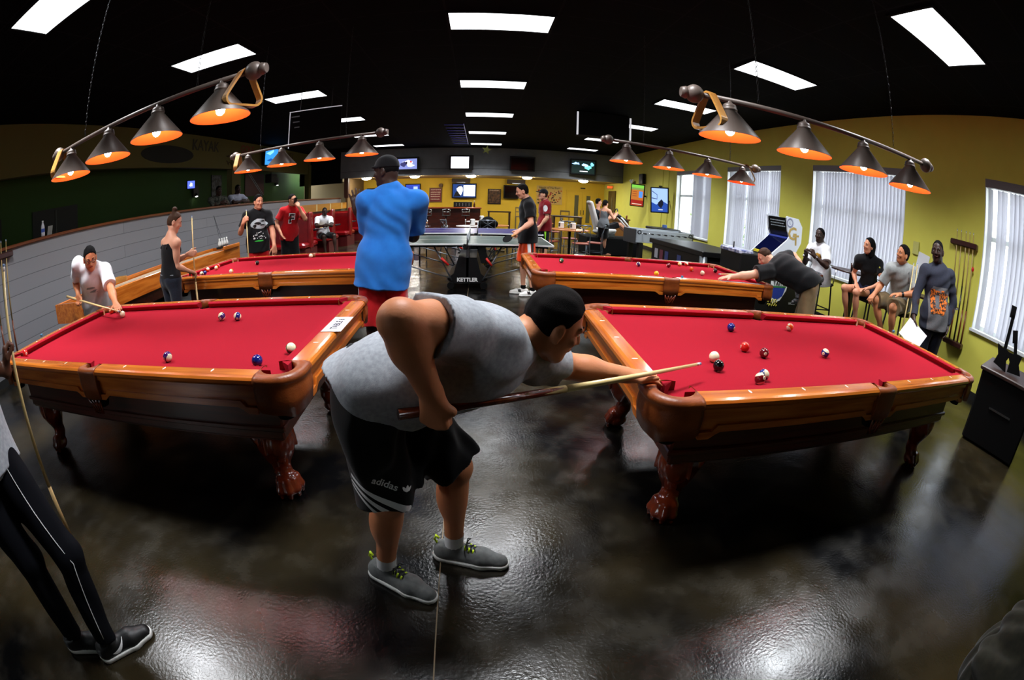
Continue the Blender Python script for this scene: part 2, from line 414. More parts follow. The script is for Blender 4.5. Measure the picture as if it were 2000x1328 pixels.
MB().lathe([(.235, -.02), (.24, .0)], 24).build('ring', dark_metal, dm)
for i, cx in enumerate((-5.0, -2.85, -.44, 1.95, 4.4)):
    lab = 'round lit dome light under the low back ceiling, ' + ('leftmost of five', 'second from the left', 'middle one above the wall screen', 'fourth from the left', 'rightmost of five, near the double doors')[i]
    if i == 0: dm.location = (cx, 19.2, 2.5); dm['label'] = lab
    else: dup(dm, (cx, 19.2, 2.5), None, lab)
# ------------------------------------------------------------------ helpers: smooth organic shapes
def V3(*a): return np.array(a if len(a) > 1 else a[0], float)
def nrm(v):
    v = np.asarray(v, float); n = np.linalg.norm(v); return v/(n if n > 1e-9 else 1)
def cap(a, b, ra, rb=None, k=.02, flat=None, cut=None, op='add'):
    """tapered capsule; flat=(axis, factor) squashes it along axis; cut=[(point, normal), ...] keeps the side the normal points away from"""
    return dict(t='c', a=V3(a), b=V3(b), ra=ra, rb=ra if rb is None else rb, k=k, flat=flat, cut=cut, op=op)
def ell(c, r, R=None, k=.02, cut=None, op='add'):
    """ellipsoid with radii r along the rows of R"""
    return dict(t='e', c=V3(c), r=V3(r), R=np.eye(3) if R is None else np.asarray(R, float), k=k, cut=cut, op=op)
def sdf_mesh(prims, res, name='m', folds=None, cuts=None):
    lo = np.array([1e9]*3); hi = -lo
    for p in prims:
        if p['op'] != 'add': continue
        if p['t'] == 'c':
            for q, r in ((p['a'], p['ra']), (p['b'], p['rb'])):
                lo = np.minimum(lo, q-r); hi = np.maximum(hi, q+r)
        else:
            ext = np.sqrt(((p['R']*p['r'][:, None])**2).sum(0)); lo = np.minimum(lo, p['c']-ext); hi = np.maximum(hi, p['c']+ext)
    pad = .02+res*3; lo -= pad; hi += pad
    n = np.maximum(((hi-lo)/res).astype(int)+1, 4)
    ax = [lo[i]+res*np.arange(n[i]) for i in range(3)]
    D = np.full(n, .08, np.float32)
    for p in prims:
        m = .035+res*3+p['k']
        if p['t'] == 'c':
            r = max(p['ra'], p['rb']); a0 = np.minimum(p['a'], p['b'])-r-m; a1 = np.maximum(p['a'], p['b'])+r+m
        else:
            ext = np.sqrt(((p['R']*p['r'][:, None])**2).sum(0)); a0 = p['c']-ext-m; a1 = p['c']+ext+m
        i0 = np.clip(((a0-lo)/res).astype(int), 0, n-1); i1 = np.clip(((a1-lo)/res).astype(int)+2, 1, n)
        X, Y, Z = np.meshgrid(ax[0][i0[0]:i1[0]], ax[1][i0[1]:i1[1]], ax[2][i0[2]:i1[2]], indexing='ij', sparse=True)
        if p['t'] == 'c':
            a, b = p['a'], p['b']; x, y, z = X-a[0], Y-a[1], Z-a[2]; d = b-a
            if p['flat']:
                fa, s = nrm(p['flat'][0]), p['flat'][1]; w = (x*fa[0]+y*fa[1]+z*fa[2])*(1/s-1)
                x = x+w*fa[0]; y = y+w*fa[1]; z = z+w*fa[2]; d = d+fa*(d@fa)*(1/s-1)
            L2 = max(d@d, 1e-9); t = np.clip((x*d[0]+y*d[1]+z*d[2])/L2, 0, 1)
            dd = np.sqrt((x-t*d[0])**2+(y-t*d[1])**2+(z-t*d[2])**2)-(p['ra']+(p['rb']-p['ra'])*t)
            if p['flat'] and p['flat'][1] < 1: dd = dd*(.5+.5*p['flat'][1])
        else:
            x, y, z = X-p['c'][0], Y-p['c'][1], Z-p['c'][2]; R, r = p['R'], p['r']
            u = (x*R[0, 0]+y*R[0, 1]+z*R[0, 2])/r[0]; v = (x*R[1, 0]+y*R[1, 1]+z*R[1, 2])/r[1]; w = (x*R[2, 0]+y*R[2, 1]+z*R[2, 2])/r[2]
            k0 = np.sqrt(u*u+v*v+w*w)+1e-6; k1 = np.sqrt((u/r[0])**2+(v/r[1])**2+(w/r[2])**2)+1e-6
            dd = k0*(k0-1)/k1
        if p['cut']:
            for q, nn in p['cut']:
                nn = nrm(nn); dd = np.maximum(dd, (X-q[0])*nn[0]+(Y-q[1])*nn[1]+(Z-q[2])*nn[2])
        sl = (slice(i0[0], i1[0]), slice(i0[1], i1[1]), slice(i0[2], i1[2])); A = D[sl]; k = max(p['k'], 1e-4)
        if p['op'] == 'add':
            h = np.maximum(k-np.abs(A-dd), 0)/k; D[sl] = np.minimum(A, dd)-h*h*k*.25
        elif p['op'] == 'sub':
            h = np.maximum(k-np.abs(A+dd), 0)/k; D[sl] = np.maximum(A, -dd)+h*h*k*.25
    if cuts or folds:
        X, Y, Z = np.meshgrid(*ax, indexing='ij', sparse=True)
        if folds:
            for (fd, fr, am, wd) in folds:      # crease direction, frequency, amplitude, wander
                fd = nrm(fd); s = X*fd[0]+Y*fd[1]+Z*fd[2]
                D += (am*np.sin(fr*s+wd*np.sin(7.3*X+9.1*Z+3*Y)+wd*np.sin(13*Y-11*Z+5*X))).astype(np.float32)
        for q, nn in cuts or []:
            nn = nrm(nn); D = np.maximum(D, (X-q[0])*nn[0]+(Y-q[1])*nn[1]+(Z-q[2])*nn[2]).astype(np.float32)
    return surface_nets(D, lo, res, name)
def surface_nets(D, lo, res, name):
    D[0] = D[-1] = .05; D[:, 0] = D[:, -1] = .05; D[:, :, 0] = D[:, :, -1] = .05
    I = D < 0
    c = np.zeros(tuple(s-1 for s in D.shape), np.uint8)
    for i in (0, 1):
        for j in (0, 1):
            for k in (0, 1): c += I[i:i+c.shape[0], j:j+c.shape[1], k:k+c.shape[2]]
    act = np.argwhere((c > 0) & (c < 8))
    idx = np.full(c.shape, -1, np.int32); idx[act[:, 0], act[:, 1], act[:, 2]] = np.arange(len(act))
    acc = np.zeros((len(act), 3)); cnt = np.zeros(len(act))
    cs = [(i, j, k) for i in (0, 1) for j in (0, 1) for k in (0, 1)]
    val = {q: D[act[:, 0]+q[0], act[:, 1]+q[1], act[:, 2]+q[2]].astype(float) for q in cs}
    for q in cs:
        for a in range(3):
            if q[a] == 0:
                w = list(q); w[a] = 1; w = tuple(w); f0, f1 = val[q], val[w]
                m = (f0 < 0) != (f1 < 0)
                t = np.where(m, f0/np.where(m, f0-f1, 1), 0)
                for b in range(3): acc[:, b] += np.where(m, q[b]+(t if b == a else 0), 0)
                cnt += m
    P = lo+res*(act+acc/np.maximum(cnt, 1)[:, None])
    F = []
    for a in range(3):
        s0 = [slice(None)]*3; s1 = [slice(None)]*3; s0[a] = slice(0, -1); s1[a] = slice(1, None)
        A, B = I[tuple(s0)], I[tuple(s1)]; e = np.argwhere(A != B)
        ins = A[e[:, 0], e[:, 1], e[:, 2]]
        b, d = (a+1) % 3, (a+2) % 3
        ok = (e[:, b] > 0) & (e[:, d] > 0) & (e[:, b] < D.shape[b]-1) & (e[:, d] < D.shape[d]-1); e = e[ok]; ins = ins[ok]
        def g(ob, od):
            q = e.copy(); q[:, b] -= ob; q[:, d] -= od; return idx[q[:, 0], q[:, 1], q[:, 2]]
        quad = np.stack([g(0, 0), g(1, 0), g(1, 1), g(0, 1)], 1)
        quad[~ins] = quad[~ins][:, ::-1]; F.append(quad)
    F = np.concatenate(F)
    if len(F) == 0: F = np.zeros((0, 4), int)
    me = bpy.data.meshes.new(name)
    me.vertices.add(len(P)); me.vertices.foreach_set('co', P.astype(np.float32).ravel())
    me.loops.add(len(F)*4); me.loops.foreach_set('vertex_index', F.ravel().astype(np.int32))
    me.polygons.add(len(F)); me.polygons.foreach_set('loop_start', np.arange(0, len(F)*4, 4, dtype=np.int32))
    me.polygons.foreach_set('loop_total', np.full(len(F), 4, np.int32)); me.polygons.foreach_set('use_smooth', np.ones(len(F), bool))
    me.update(); me.validate()
    return me
def sobj(name, prims, res, m, parent=None, folds=None, cuts=None):
    me = sdf_mesh(prims, res, name, folds, cuts); me.materials.append(m)
    o = bpy.data.objects.new(name, me); C.objects.link(o)
    if parent is not None: o.parent = parent
    return o
# ------------------------------------------------------------------ pool tables
RT = .801          # top of the wooden rail
CZ = .757          # cloth
NU, NV = 1.27, .635
def pool_table():
    t = thing('pool_table', '', 'pool table', (0, 0, 0), 0, 'red felt pool tables')
    # cloth bed with the six pocket bites
    out = []
    def bite(cx, cy, r, a0, a1, n=9):
        return [(cx+r*math.cos(a0+(a1-a0)*i/n), cy+r*math.sin(a0+(a1-a0)*i/n)) for i in range(n+1)]
    e = .05; pu, pv = NU+.046, NV+.046; r = .050; sv = NV+.052
    out += bite(0, -sv, .058, PI*.95, PI*.05)
    out += bite(pu, -pv, r, PI*1.15, PI*.35)
    out += bite(pu, pv, r, PI*1.65, PI*.85)
    out += bite(0, sv, .058, -PI*.05, -PI*.95)
    out += bite(-pu, pv, r, PI*.15, -PI*.65)
    out += bite(-pu, -pv, r, PI*.65, -PI*.15)
    MB().prism(out, CZ-.03, CZ).build('cloth', felt, t)
    # cushions and rails
    cush = [(0, CZ+.036), (.004, CZ+.041), (.052, RT-.001), (.052, CZ-.002), (.028, CZ-.002), (.004, CZ+.030)]
    wood = [(.05, CZ-.004), (.05, RT), (.118, RT), (.134, RT-.004), (.143, RT-.014), (.145, RT-.028), (.139, RT-.038), (.132, RT-.043), (.132, CZ-.02), (.05, CZ-.02)]
    def rail(name, prof, a0, a1, cut0, cut1, side, m, length_axis):
        # runs from a0 to a1 along the side; cut = how the end moves per metre of depth
        R = []
        for end, cut in ((a0, cut0), (a1, cut1)):
            ring = []
            for w, z in prof:
                s = end+cut*w
                if length_axis == 'u': ring.append((s, side*(NV+w), z))
                else: ring.append((side*(NU+w), s, z))
            R.append(ring)
        if (side > 0) == (length_axis == 'u'): R = R[::-1]
        return MB().rings(R).build(name, m, t)
    for s in (-1, 1):
        for (a0, a1, c0, c1) in ((-NU+.062, -.062, -1, .35), (.062, NU-.062, -.35, 1)):
            rail('cushion', cush, a0, a1, c0, c1, s, felt, 'u')
            rail('rail', wood, a0-.0 if a0 < -1 else a0+.02, a1 if a1 > 1 else a1-.02, 0, 0, s, oak, 'u')
        rail('cushion', cush, -NV+.062, NV-.062, -1, 1, s, felt, 'v')
        rail('rail', wood, -NV+.062, NV-.062, 0, 0, s, oak_y, 'v')
    # inlaid sights
    sg = None
    pearl = mat('pearl inlay', S(240, 236, 220), .25)
    def sight(x, y, rz):
        nonlocal sg
        if sg is None:
            b = MB(); b.rings([[(.0155*math.cos(2*PI*i/12), .0052*math.sin(2*PI*i/12), z) for i in range(12)] for z in (0, .0016)])
            sg = b.build('sight', pearl, t); o = sg
        else:
            o = sg.copy(); C.objects.link(o)
        o.location = (x, y, RT-.0004); o.rotation_euler = (0, 0, rz)
    for s in (-1, 1):
        for k in (-3, -2, -1, 1, 2, 3): sight(k*.3175, s*(NV+.073), PI/2)
        for k in (-1, 0, 1): sight(s*(NU+.086), k*.3175, 0)
    # leather corner pockets
    def corner(su, sv_):
        n = 22; R = []; q = 0.058
        for i in range(n+1):
            f = i/n
            # outer path: from the long rail round the corner to the short rail
            L0 = .065; rad = .15; arc = rad*PI/2; tot = 2*L0+arc; d = f*tot
            cx, cy = NU+.15-rad, NV+.15-rad
            if d < L0: ox, oy = cx-L0+d, cy+rad; nx, ny = 0, 1
            elif d < L0+arc:
                a = PI/2-(d-L0)/rad; ox, oy = cx+rad*math.cos(a), cy+rad*math.sin(a); nx, ny = math.cos(a), math.sin(a)
            else: ox, oy = cx+rad, cy-(d-L0-arc); nx, ny = 1, 0
            hx, hy = NU+.012, NV+.012; ang = PI*1.12-f*PI*1.74; ir = .080
            ix, iy = hx+ir*math.cos(ang), hy+ir*math.sin(ang)
            g = abs(f-.5)*2
            zb = .618+.018*g+.05*max(0, g-.8)/.2*0+(.02 if g > .93 else 0)-.012*max(0, 1-g*3.5)
            pr = [(ix, iy, CZ-.05), (ix, iy, RT-.004), (ix*.75+ox*.25, iy*.75+oy*.25, RT+.002), (ox-nx*.03, oy-ny*.03, RT+.003), (ox-nx*.008, oy-ny*.008, RT-.004), (ox, oy, RT-.02), (ox-nx*.004, oy-ny*.004, RT-.034), (ox-nx*.010, oy-ny*.010, RT-.042),
                  (ox-nx*.006, oy-ny*.006, RT-.06), (ox-nx*.004, oy-ny*.004, (RT+zb)/2-.02), (ox-nx*.012, oy-ny*.012, zb), (ox-nx*.022, oy-ny*.022, zb+.004), (ox-nx*.026, oy-ny*.026, RT-.08)]
            R.append([(p[0]*su, p[1]*sv_, p[2]) for p in pr])
        if su*sv_ > 0: R = R[::-1]
        b = MB(); b.rings(R, None, True, True)
        o = b.build('corner_pocket', leather, t)
        MB().lathe([(.001, .56), (.04, .565), (.06, .62), (.066, .72), (.064, CZ-.01)], 16, Matrix.Translation(((NU+.018)*su, (NV+.018)*sv_, 0)), False).build('pocket_net', black_matte, o)
    for su in (-1, 1):
        for s2 in (-1, 1): corner(su, s2)
    def side(s):
        n = 16; R = []
        for i in range(n+1):
            f = i/n; ox = -.088+.176*f; oy = NV+.15+.006*math.sin(PI*f)
            ang = PI*1.05-f*PI*1.1; hy = NV+.062; ix, iy = .058*math.cos(ang), hy+.05*math.sin(ang)
            g = abs(f-.5)*2; zb = .628-.006*(1-g)
            pr = [(ix, iy, CZ-.05), (ix, iy, RT-.004), (ix, iy+.012, RT+.002), (ox, oy-.03, RT+.003), (ox, oy-.008, RT-.004), (ox, oy, RT-.02), (ox, oy-.006, RT-.04), (ox, oy-.004, .70), (ox*.96, oy-.012, zb), (ox*.96, oy-.024, zb+.003), (ox, oy-.03, RT-.08)]
            R.append([(p[0], p[1]*s, p[2]) for p in pr])
        if s > 0: R = R[::-1]
        o = MB().rings(R, None, True, True).build('side_pocket', leather, t)
        MB().lathe([(.001, .55), (.035, .555), (.055, .62), (.058, CZ-.01)], 14, Matrix.Translation((0, (NV+.06)*s, 0)), False).build('pocket_net', black_matte, o)
        # woven leather strap net hanging under the shield
        nb = MB()
        for k in range(4):
            x0 = -.06+.04*k
            nb.tube((x0, (NV+.135)*s, .625), (x0*.3+.02, (NV+.115)*s, .53), .006, n=6); nb.tube((x0, (NV+.135)*s, .625), (x0*.3-.02, (NV+.115)*s, .53), .006, n=6)
        nb.build('net_straps', carve, o)
    side(-1); side(1)
    # aprons with the stepped lower moulding
    def apron(L0, L1, s, ax):
        b = MB(); o0 = (NV if ax == 'u' else NU)+.118
        def strip(poly, d0, d1):
            R = []
            for d in (d0, d1):
                R.append([((p[0], s*d, p[1]) if ax == 'u' else (s*d, p[0], p[1])) for p in poly])
            if (s > 0) == (ax == 'u'): R = R[::-1]
            b.rings(R[::-1])
        strip([(L0, .66), (L1, .66), (L1, RT-.05), (L0, RT-.05)], o0-.03, o0)
        w = .05; st = .1
        strip([(L0, .625), (L0+w, .625), (L0+w+.03, .645), (L0+w+.05, .655), (L1-w-.05, .655), (L1-w-.03, .645), (L1-w, .625), (L1, .625), (L1, .655), (L1-w-.01, .658), (L1-w-.035, .685), (L0+w+.035, .685), (L0+w+.01, .658), (L0, .655)], o0-.03, o0+.014)
        return b.build('apron', oak if ax == 'u' else oak_y, t)
    for s in (-1, 1):
        apron(-NU+.07, -.075, s, 'u'); apron(.075, NU-.07, s, 'u'); apron(-NV+.07, NV-.07, s, 'v')
    # cabinet
    b = MB(); b.box((0, 0, .555), (2.46, 1.22, .3), bev=.01); b.box((0, 0, .47), (2.49, 1.25, .03), bev=.006)
    b.box((0, 0, .41), (2.44, 1.2, .03), bev=.006)
    b.build('cabinet', mahog, t)
    # carved legs with claw feet
    mould = None
    P = []
    dg = V3(.7071, .7071, 0)
    c = V3(0, 0, 0)
    P += [cap((.0, .0, .60), (.0, .0, .47), .075, .07, .02)]
    P += [ell((.01, .01, .33), (.10, .10, .13), None, .03), ell((.045, .045, .36), (.075, .075, .10), None, .03)]
    P += [cap((-.13, .02, .37), (-.03, .02, .25), .030, .045, .03), cap((.02, -.13, .37), (.02, -.03, .25), .030, .045, .03)]
    P += [cap((.01, .01, .28), (.0, .0, .15), .075, .045, .03), cap((0, 0, .15), (.02, .02, .09), .045, .06, .03)]
    P += [ell((.03, .03, .055), (.075, .075, .055), None, .01)]
    for a in (-62, -20, 20, 62):
        t_ = math.radians(45+a); d = V3(math.cos(t_), math.sin(t_), 0)
        P += [cap(V3(.01, .01, .12), V3(.015, .015, .095)+d*.05, .030, .030, .02), cap(V3(.015, .015, .095)+d*.05, V3(.02, .02, .055)+d*.072, .030, .027, .012), cap(V3(.02, .02, .055)+d*.074, V3(.02, .02, .014)+d*.074, .021, .014, .006)]
        P += [ell(V3(.015, .015, .104)+d*.058, (.025, .025, .022), None, .006)]
    for k in range(10):
        a = math.radians(36*k); d = V3(math.cos(a), math.sin(a), 0)
        P += [cap(V3(0, 0, .60)+d*.072, V3(0, 0, .545)+V3(math.cos(a+.3), math.sin(a+.3), 0)*.08, .014, .012, .008), cap(V3(0, 0, .545)+V3(math.cos(a+.3), math.sin(a+.3), 0)*.08, V3(0, 0, .48)+d*.078, .012, .014, .008)]
    for k in range(5):
        a = math.radians(45+(k-2)*26); d = V3(math.cos(a), math.sin(a), 0)
        P += [cap(V3(0, 0, .455)+d*.10, V3(0, 0, .30)+d*.118, .014, .007, .01)]
    leg_me = sdf_mesh(P, .0065, 'leg'); leg_me.materials.append(carve)
    mm = MB()
    for z, e in ((.425, .13), (.408, .118), (.39, .105)): mm.box((-.045, -.045, z), (2*e, 2*e, .017), bev=.005)
    for su in (-1, 1):
        for s2 in (-1, 1):
            o = bpy.data.objects.new('leg', leg_me); C.objects.link(o); o.parent = t
            ang = {(1, 1): 0, (-1, 1): PI/2, (-1, -1): PI, (1, -1): -PI/2}[(su, s2)]
            o.location = (su*1.10, s2*.475, 0); o.rotation_euler = (0, 0, ang)
            if mould is None: mould = mm.build('leg_moulding', mahog, o)
            else:
                q = mould.copy(); C.objects.link(q); q.parent = o
    return t
PT = [((-2.173, 2.267), .0287), ((2.071, 2.088), -.0231), ((-2.258, 4.988), -.0023), ((1.931, 4.874), -.0054)]
PL = ['red felt pool table with a white TABLE 6 sheet on its end rail', 'red felt pool table the crouching player in gray aims across, nearest on the right',
      'far left red felt pool table behind the woman in the black tank top', 'far right red felt pool table where a man in black stretches over the corner']
tb = pool_table(); tables = []
for i, ((x, y), a) in enumerate(PT):
    if i == 0: tb.location = (x, y, 0); tb.rotation_euler = (0, 0, a); tb['label'] = PL[0]; tables.append(tb)
    else: tables.append(dup(tb, (x, y, 0), a, PL[i]))

# ------------------------------------------------------------------ balls
BC = {1: (235, 175, 30), 2: (20, 30, 110), 3: (205, 30, 22), 4: (60, 24, 90), 5: (225, 80, 20), 6: (8, 84, 44), 7: (104, 14, 22), 8: (10, 10, 12)}
def ball_mat(n):
    name = 'ball finish %d' % n
    if name in MATS: return MATS[name]
    m = bpy.data.materials.new(name); m.use_nodes = True; nt = m.node_tree; N = nt.nodes; L = nt.links
    b = N['Principled BSDF']; b.inputs['Roughness'].default_value = .08; b.inputs['Coat Weight'].default_value = .5
    cream = S(238, 226, 188)
    if n == 0: b.inputs['Base Color'].default_value = cream
    else:
        col = S(*BC[n if n < 9 else n-8]); tc = N.new('ShaderNodeTexCoord'); sp = N.new('ShaderNodeSeparateXYZ'); L.new(tc.outputs['Object'], sp.inputs[0])
        ab = N.new('ShaderNodeMath'); ab.operation = 'ABSOLUTE'; L.new(sp.outputs['X'], ab.inputs[0])
        g1 = N.new('ShaderNodeMath'); g1.operation = 'GREATER_THAN'; g1.inputs[1].default_value = .0266; L.new(ab.outputs[0], g1.inputs[0])
        mx = N.new('ShaderNodeMix'); mx.data_type = 'RGBA'; mx.inputs[6].default_value = col; mx.inputs[7].default_value = cream; L.new(g1.outputs[0], mx.inputs[0])
        last = mx.outputs[2]
        if n > 8:
            az = N.new('ShaderNodeMath'); az.operation = 'ABSOLUTE'; L.new(sp.outputs['Z'], az.inputs[0])
            g2 = N.new('ShaderNodeMath'); g2.operation = 'GREATER_THAN'; g2.inputs[1].default_value = .0155; L.new(az.outputs[0], g2.inputs[0])
            m2 = N.new('ShaderNodeMix'); m2.data_type = 'RGBA'; m2.inputs[7].default_value = cream; L.new(last, m2.inputs[6]); L.new(g2.outputs[0], m2.inputs[0]); last = m2.outputs[2]
        L.new(last, b.inputs['Base Color'])
    MATS[name] = m; return m
ball_me = {}
def pool_ball(n, x, y, rot, label, table):
    if n not in ball_me:
        b = MB(); b.ball((0, 0, 0), .0286, 28, 18); o = b.build('pool_ball', ball_mat(n)); ball_me[n] = o.data
    else:
        o = bpy.data.objects.new('pool_ball' if n else 'cue_ball', ball_me[n]); C.objects.link(o)
    if n == 0: o.name = 'cue_ball'
    o.location = (x, y, CZ+.0286); o.rotation_euler = rot
    tag(o, label, 'ball', 'balls on the %s table' % table)
    if n and table.startswith('near'):
        for s in (1, -1):
            text(str(n), .011, ink, basis((s*.0284, 0, 0), (0, s, 0), (0, 0, 1)), o, 'number', .0006)
    return o
pool_ball(0, -3.032, 2.694, (0, 0, 0), 'white cue ball at the cue tip of the man in glasses', 'near left')
pool_ball(12, -1.762, 2.554, (0.5, 0.3, -1.5), 'dark patterned striped ball beside a paler ball in the middle of the near left table', 'near left')
pool_ball(10, -1.622, 2.551, (1.1, 0.4, -1.2), 'cream topped striped ball with dark underside, near the middle of the near left table', 'near left')
pool_ball(12, -1.655, 1.770, (1.2, 0.2, -1.9), 'cream and dark striped ball near the front middle of the near left table', 'near left')
pool_ball(2, -1.042, 1.763, (0, 0.9, -1.2), 'dark blue ball near the front right corner of the near left table', 'near left')
pool_ball(14, -0.932, 1.942, (0.9, 0, 0.6), 'cream ball with a green stripe against the right cushion of the near left table', 'near left')
pool_ball(3, -3.398, 1.687, (0, 0, 0), 'dark red ball in the near left corner of the near left table', 'near left')
pool_ball(5, -3.367, 2.839, (0, 0.3, 1), 'orange ball behind the bridge hand of the man in glasses', 'near left')
pool_ball(2, 1.616, 2.410, (0, 0, 2), 'dark blue solid ball near the far rail of the near right table', 'near right')
pool_ball(13, 2.192, 2.459, (0, 0.9, 0.2), 'orange striped ball near the far rail of the near right table', 'near right')
pool_ball(3, 1.476, 2.020, (0, 0, -0.3), 'bright red ball beyond the white cue ball on the near right table', 'near right')
pool_ball(7, 1.548, 1.917, (0, -0.1, -1.9), 'maroon ball with a white number dot in the middle of the near right table', 'near right')
pool_ball(0, 1.174, 1.862, (0, 0, 0), 'white cue ball just beyond the cue tip of the player in gray', 'near right')
pool_ball(8, 1.132, 1.740, (0, 1.1, -1.7), 'black eight ball in front of the white cue ball on the near right table', 'near right')
pool_ball(10, 2.061, 1.905, (0.25, 0, 0.3), 'cream topped blue striped ball alone at the right of the near right table', 'near right')
pool_ball(15, 1.274, 1.566, (0, 0.5, 1.9), 'maroon striped ball touching a blue ball at the front of the near right table', 'near right')
pool_ball(10, 1.328, 1.609, (0.9, 0.3, 0.4), 'blue striped ball half behind the maroon striped one on the near right table', 'near right')
pool_ball(8, -2.873, 5.163, (0, 0, 1), 'dark ball left of centre on the far left table', 'far left')
pool_ball(0, -2.252, 5.594, (0, 0, 0), 'cream white ball at the far side pocket of the far left table', 'far left')
pool_ball(9, -2.922, 4.557, (1.3, 0, 0), 'pale ball near the front rail of the far left table', 'far left')
pool_ball(13, -3.499, 4.848, (0.3, 0.5, 0), 'orange striped ball by the left cushion of the far left table, nearest the woman', 'far left')
pool_ball(9, -3.421, 4.950, (1.2, 0.3, 0), 'pale cream ball beside a red one by the left cushion of the far left table', 'far left')
pool_ball(3, -3.492, 5.104, (0, 0, 0), 'red ball tucked behind the pale ball at the left cushion of the far left table', 'far left')
pool_ball(2, -3.359, 4.578, (0, 0.7, 0), 'blue ball in the near left corner of the far left table', 'far left')
pool_ball(14, -3.382, 4.539, (0.8, 0, 0), 'green and cream ball in the near left corner of the far left table', 'far left')
pool_ball(6, 0.955, 5.098, (0, 0, 1), 'green ball at the left end of the far right table', 'far right')
pool_ball(12, 1.920, 5.111, (0.2, 1.1, 0), 'purple and cream striped ball near the far side pocket of the far right table', 'far right')
pool_ball(1, 1.892, 4.447, (0, 0, -0.6), 'yellow ball by the front rail of the far right table', 'far right')
pool_ball(7, 2.372, 5.196, (0, 0, 0), 'dark maroon ball in the far half of the far right table', 'far right')
pool_ball(9, 2.640, 5.422, (1.2, 0, 0.4), 'cream ball with a number dot by the far rail of the far right table', 'far right')
pool_ball(11, 2.769, 5.475, (0.6, 0.6, 0), 'red and cream striped ball touching the far rail of the far right table', 'far right')
pool_ball(5, 2.611, 4.998, (0, 0.4, -1.2), 'orange ball with a number dot on the far right table', 'far right')
pool_ball(0, 2.630, 4.737, (0, 0, 0), 'white cue ball beside the orange ball on the far right table', 'far right')
pool_ball(8, 2.991, 5.037, (0, 0, 0), 'black ball near the far right corner of the far right table', 'far right')
# ------------------------------------------------------------------ billiard lamps and the wooden racks hung on them
def billiard_lamp():
    t = thing('billiard_lamp', '', 'hanging lamp', (0, 0, 0), 0, 'billiard lamps with four cone shades')
    MB().tube((-1.02, 0, .235), (1.02, 0, .235), .017, n=14).build('bar', lamp_brown, t)
    fin = None
    for s in (-1, 1):
        if fin is None:
            b = MB(); b.ball((0, 0, 0), .058, 18, 12); b.lathe([(.03, -.085), (.04, -.055), (.03, -.04)], 14, Matrix.Rotation(PI/2, 4, 'Y')); fin = b.build('finial', lamp_brown, t); o = fin
        else: o = fin.copy(); C.objects.link(o)
        o.location = (s*1.05, 0, .235)
        if s > 0: o.rotation_euler = (0, 0, PI)
    sh = inn = bl = None
    for i in range(4):
        x = (i-1.5)*.55
        if sh is None:
            b = MB(); b.lathe([(.192, 0), (.192, .003), (.045, .165), (.05, .168), (.05, .178), (.044, .18), (.046, .19), (.04, .205), (.02, .215), (.016, .235)], 40, None, False)
            sh = b.build('lamp_shade', lamp_brown, t); o = sh
            b = MB(); b.lathe([(.19, .0), (.042, .162), (.001, .164)], 40, None, False); inn = b.build('shade_lining', lamp_orange, sh)
            b = MB(); b.ball((0, 0, .045), (.030, .030, .036), 16, 10); bl = b.build('bulb', bulb_mat, sh)
        else:
            o = sh.copy(); C.objects.link(o)
            for c in (inn, bl): q = c.copy(); C.objects.link(q); q.parent = o
        o.location = (x, 0, 0)
    for s in (-.62, .62):
        b = MB()
        n = 44
        for k in range(n):
            z = .25+k*.0325; a = PI/2*(k % 2)
            pts = [(.007*math.cos(u)*math.cos(a), .007*math.cos(u)*math.sin(a), z+.02*math.sin(u)+.016) for u in (0, 1.05, 2.1, 3.14, 4.19, 5.24)]
            b.path(pts, .0022, 4, closed=True)
        o = b.build('chain', black, t); o.location = (s, 0, 0)
    return t
LP = [((-2.34, 2.243, 2.02), -.011, .036), ((2.222, 2.171, 1.982), -.144, .016), ((-2.155, 5.015, 1.991), -.149, .017), ((2.432, 4.925, 1.985), .064, -.013)]
LL = ['brown four-cone billiard lamp with orange linings above the near left table', 'brown four-cone billiard lamp with orange linings above the near right table',
      'four-cone billiard lamp above the far left table', 'four-cone billiard lamp above the far right table']
bl0 = billiard_lamp(); lamps = []
for i, (p, a, tl) in enumerate(LP):
    q = bl0 if i == 0 else dup(bl0, p, 0, LL[i])
    q.location = p; q.rotation_euler = (0, -tl, a); q['label'] = LL[i]; lamps.append(q)
rack_m = mat('pale varnished wood', S(206, 150, 74), .3, coat=.4, wood=(S(180, 118, 52), 5, 2))
def rack_ring(side=.285, w=.056, th=.013, rr=.035):
    R = []; h = side*math.sqrt(3)/2; cs = [(0, 0), (-side/2, -h), (side/2, -h)]
    pts = []
    for i, c in enumerate(cs):
        p0 = Vector(cs[i-1]); p1 = Vector(c); p2 = Vector(cs[(i+1) % 3]); d0 = (p0-p1).normalized(); d1 = (p2-p1).normalized()
        L = rr*1.732; cen = p1+(d0+d1).normalized()*rr*2
        a = p1+d0*L; b = p1+d1*L
        for k in range(7):
            f = k/6; v = (a-cen).lerp(b-cen, f).normalized()*rr; pts.append((cen+v, v.normalized()))
    for (p, n) in pts+[pts[0]]:
        o = p+n*th
        R.append([(-w/2, p.x, p.y), (w/2, p.x, p.y), (w/2, o.x, o.y), (-w/2, o.x, o.y)])
    return MB().rings(R, None, False)
rk = rack_ring().build('triangle_rack', rack_m)
RK = [(0, -1.0, .25, 'wooden triangle rack hung on the left end of the lamp over the near left table'),
      (0, .98, -.5, 'wooden triangle rack hung on the right end of the lamp over the near left table'),
      (1, -.96, .42, 'wooden triangle rack hung on the left end of the lamp over the near right table'),
      (2, -1.0, .35, 'wooden triangle rack hung on the left end of the lamp over the far left table'),
      (3, .9, .95, 'wooden triangle rack hung on the right end of the lamp over the far right table')]
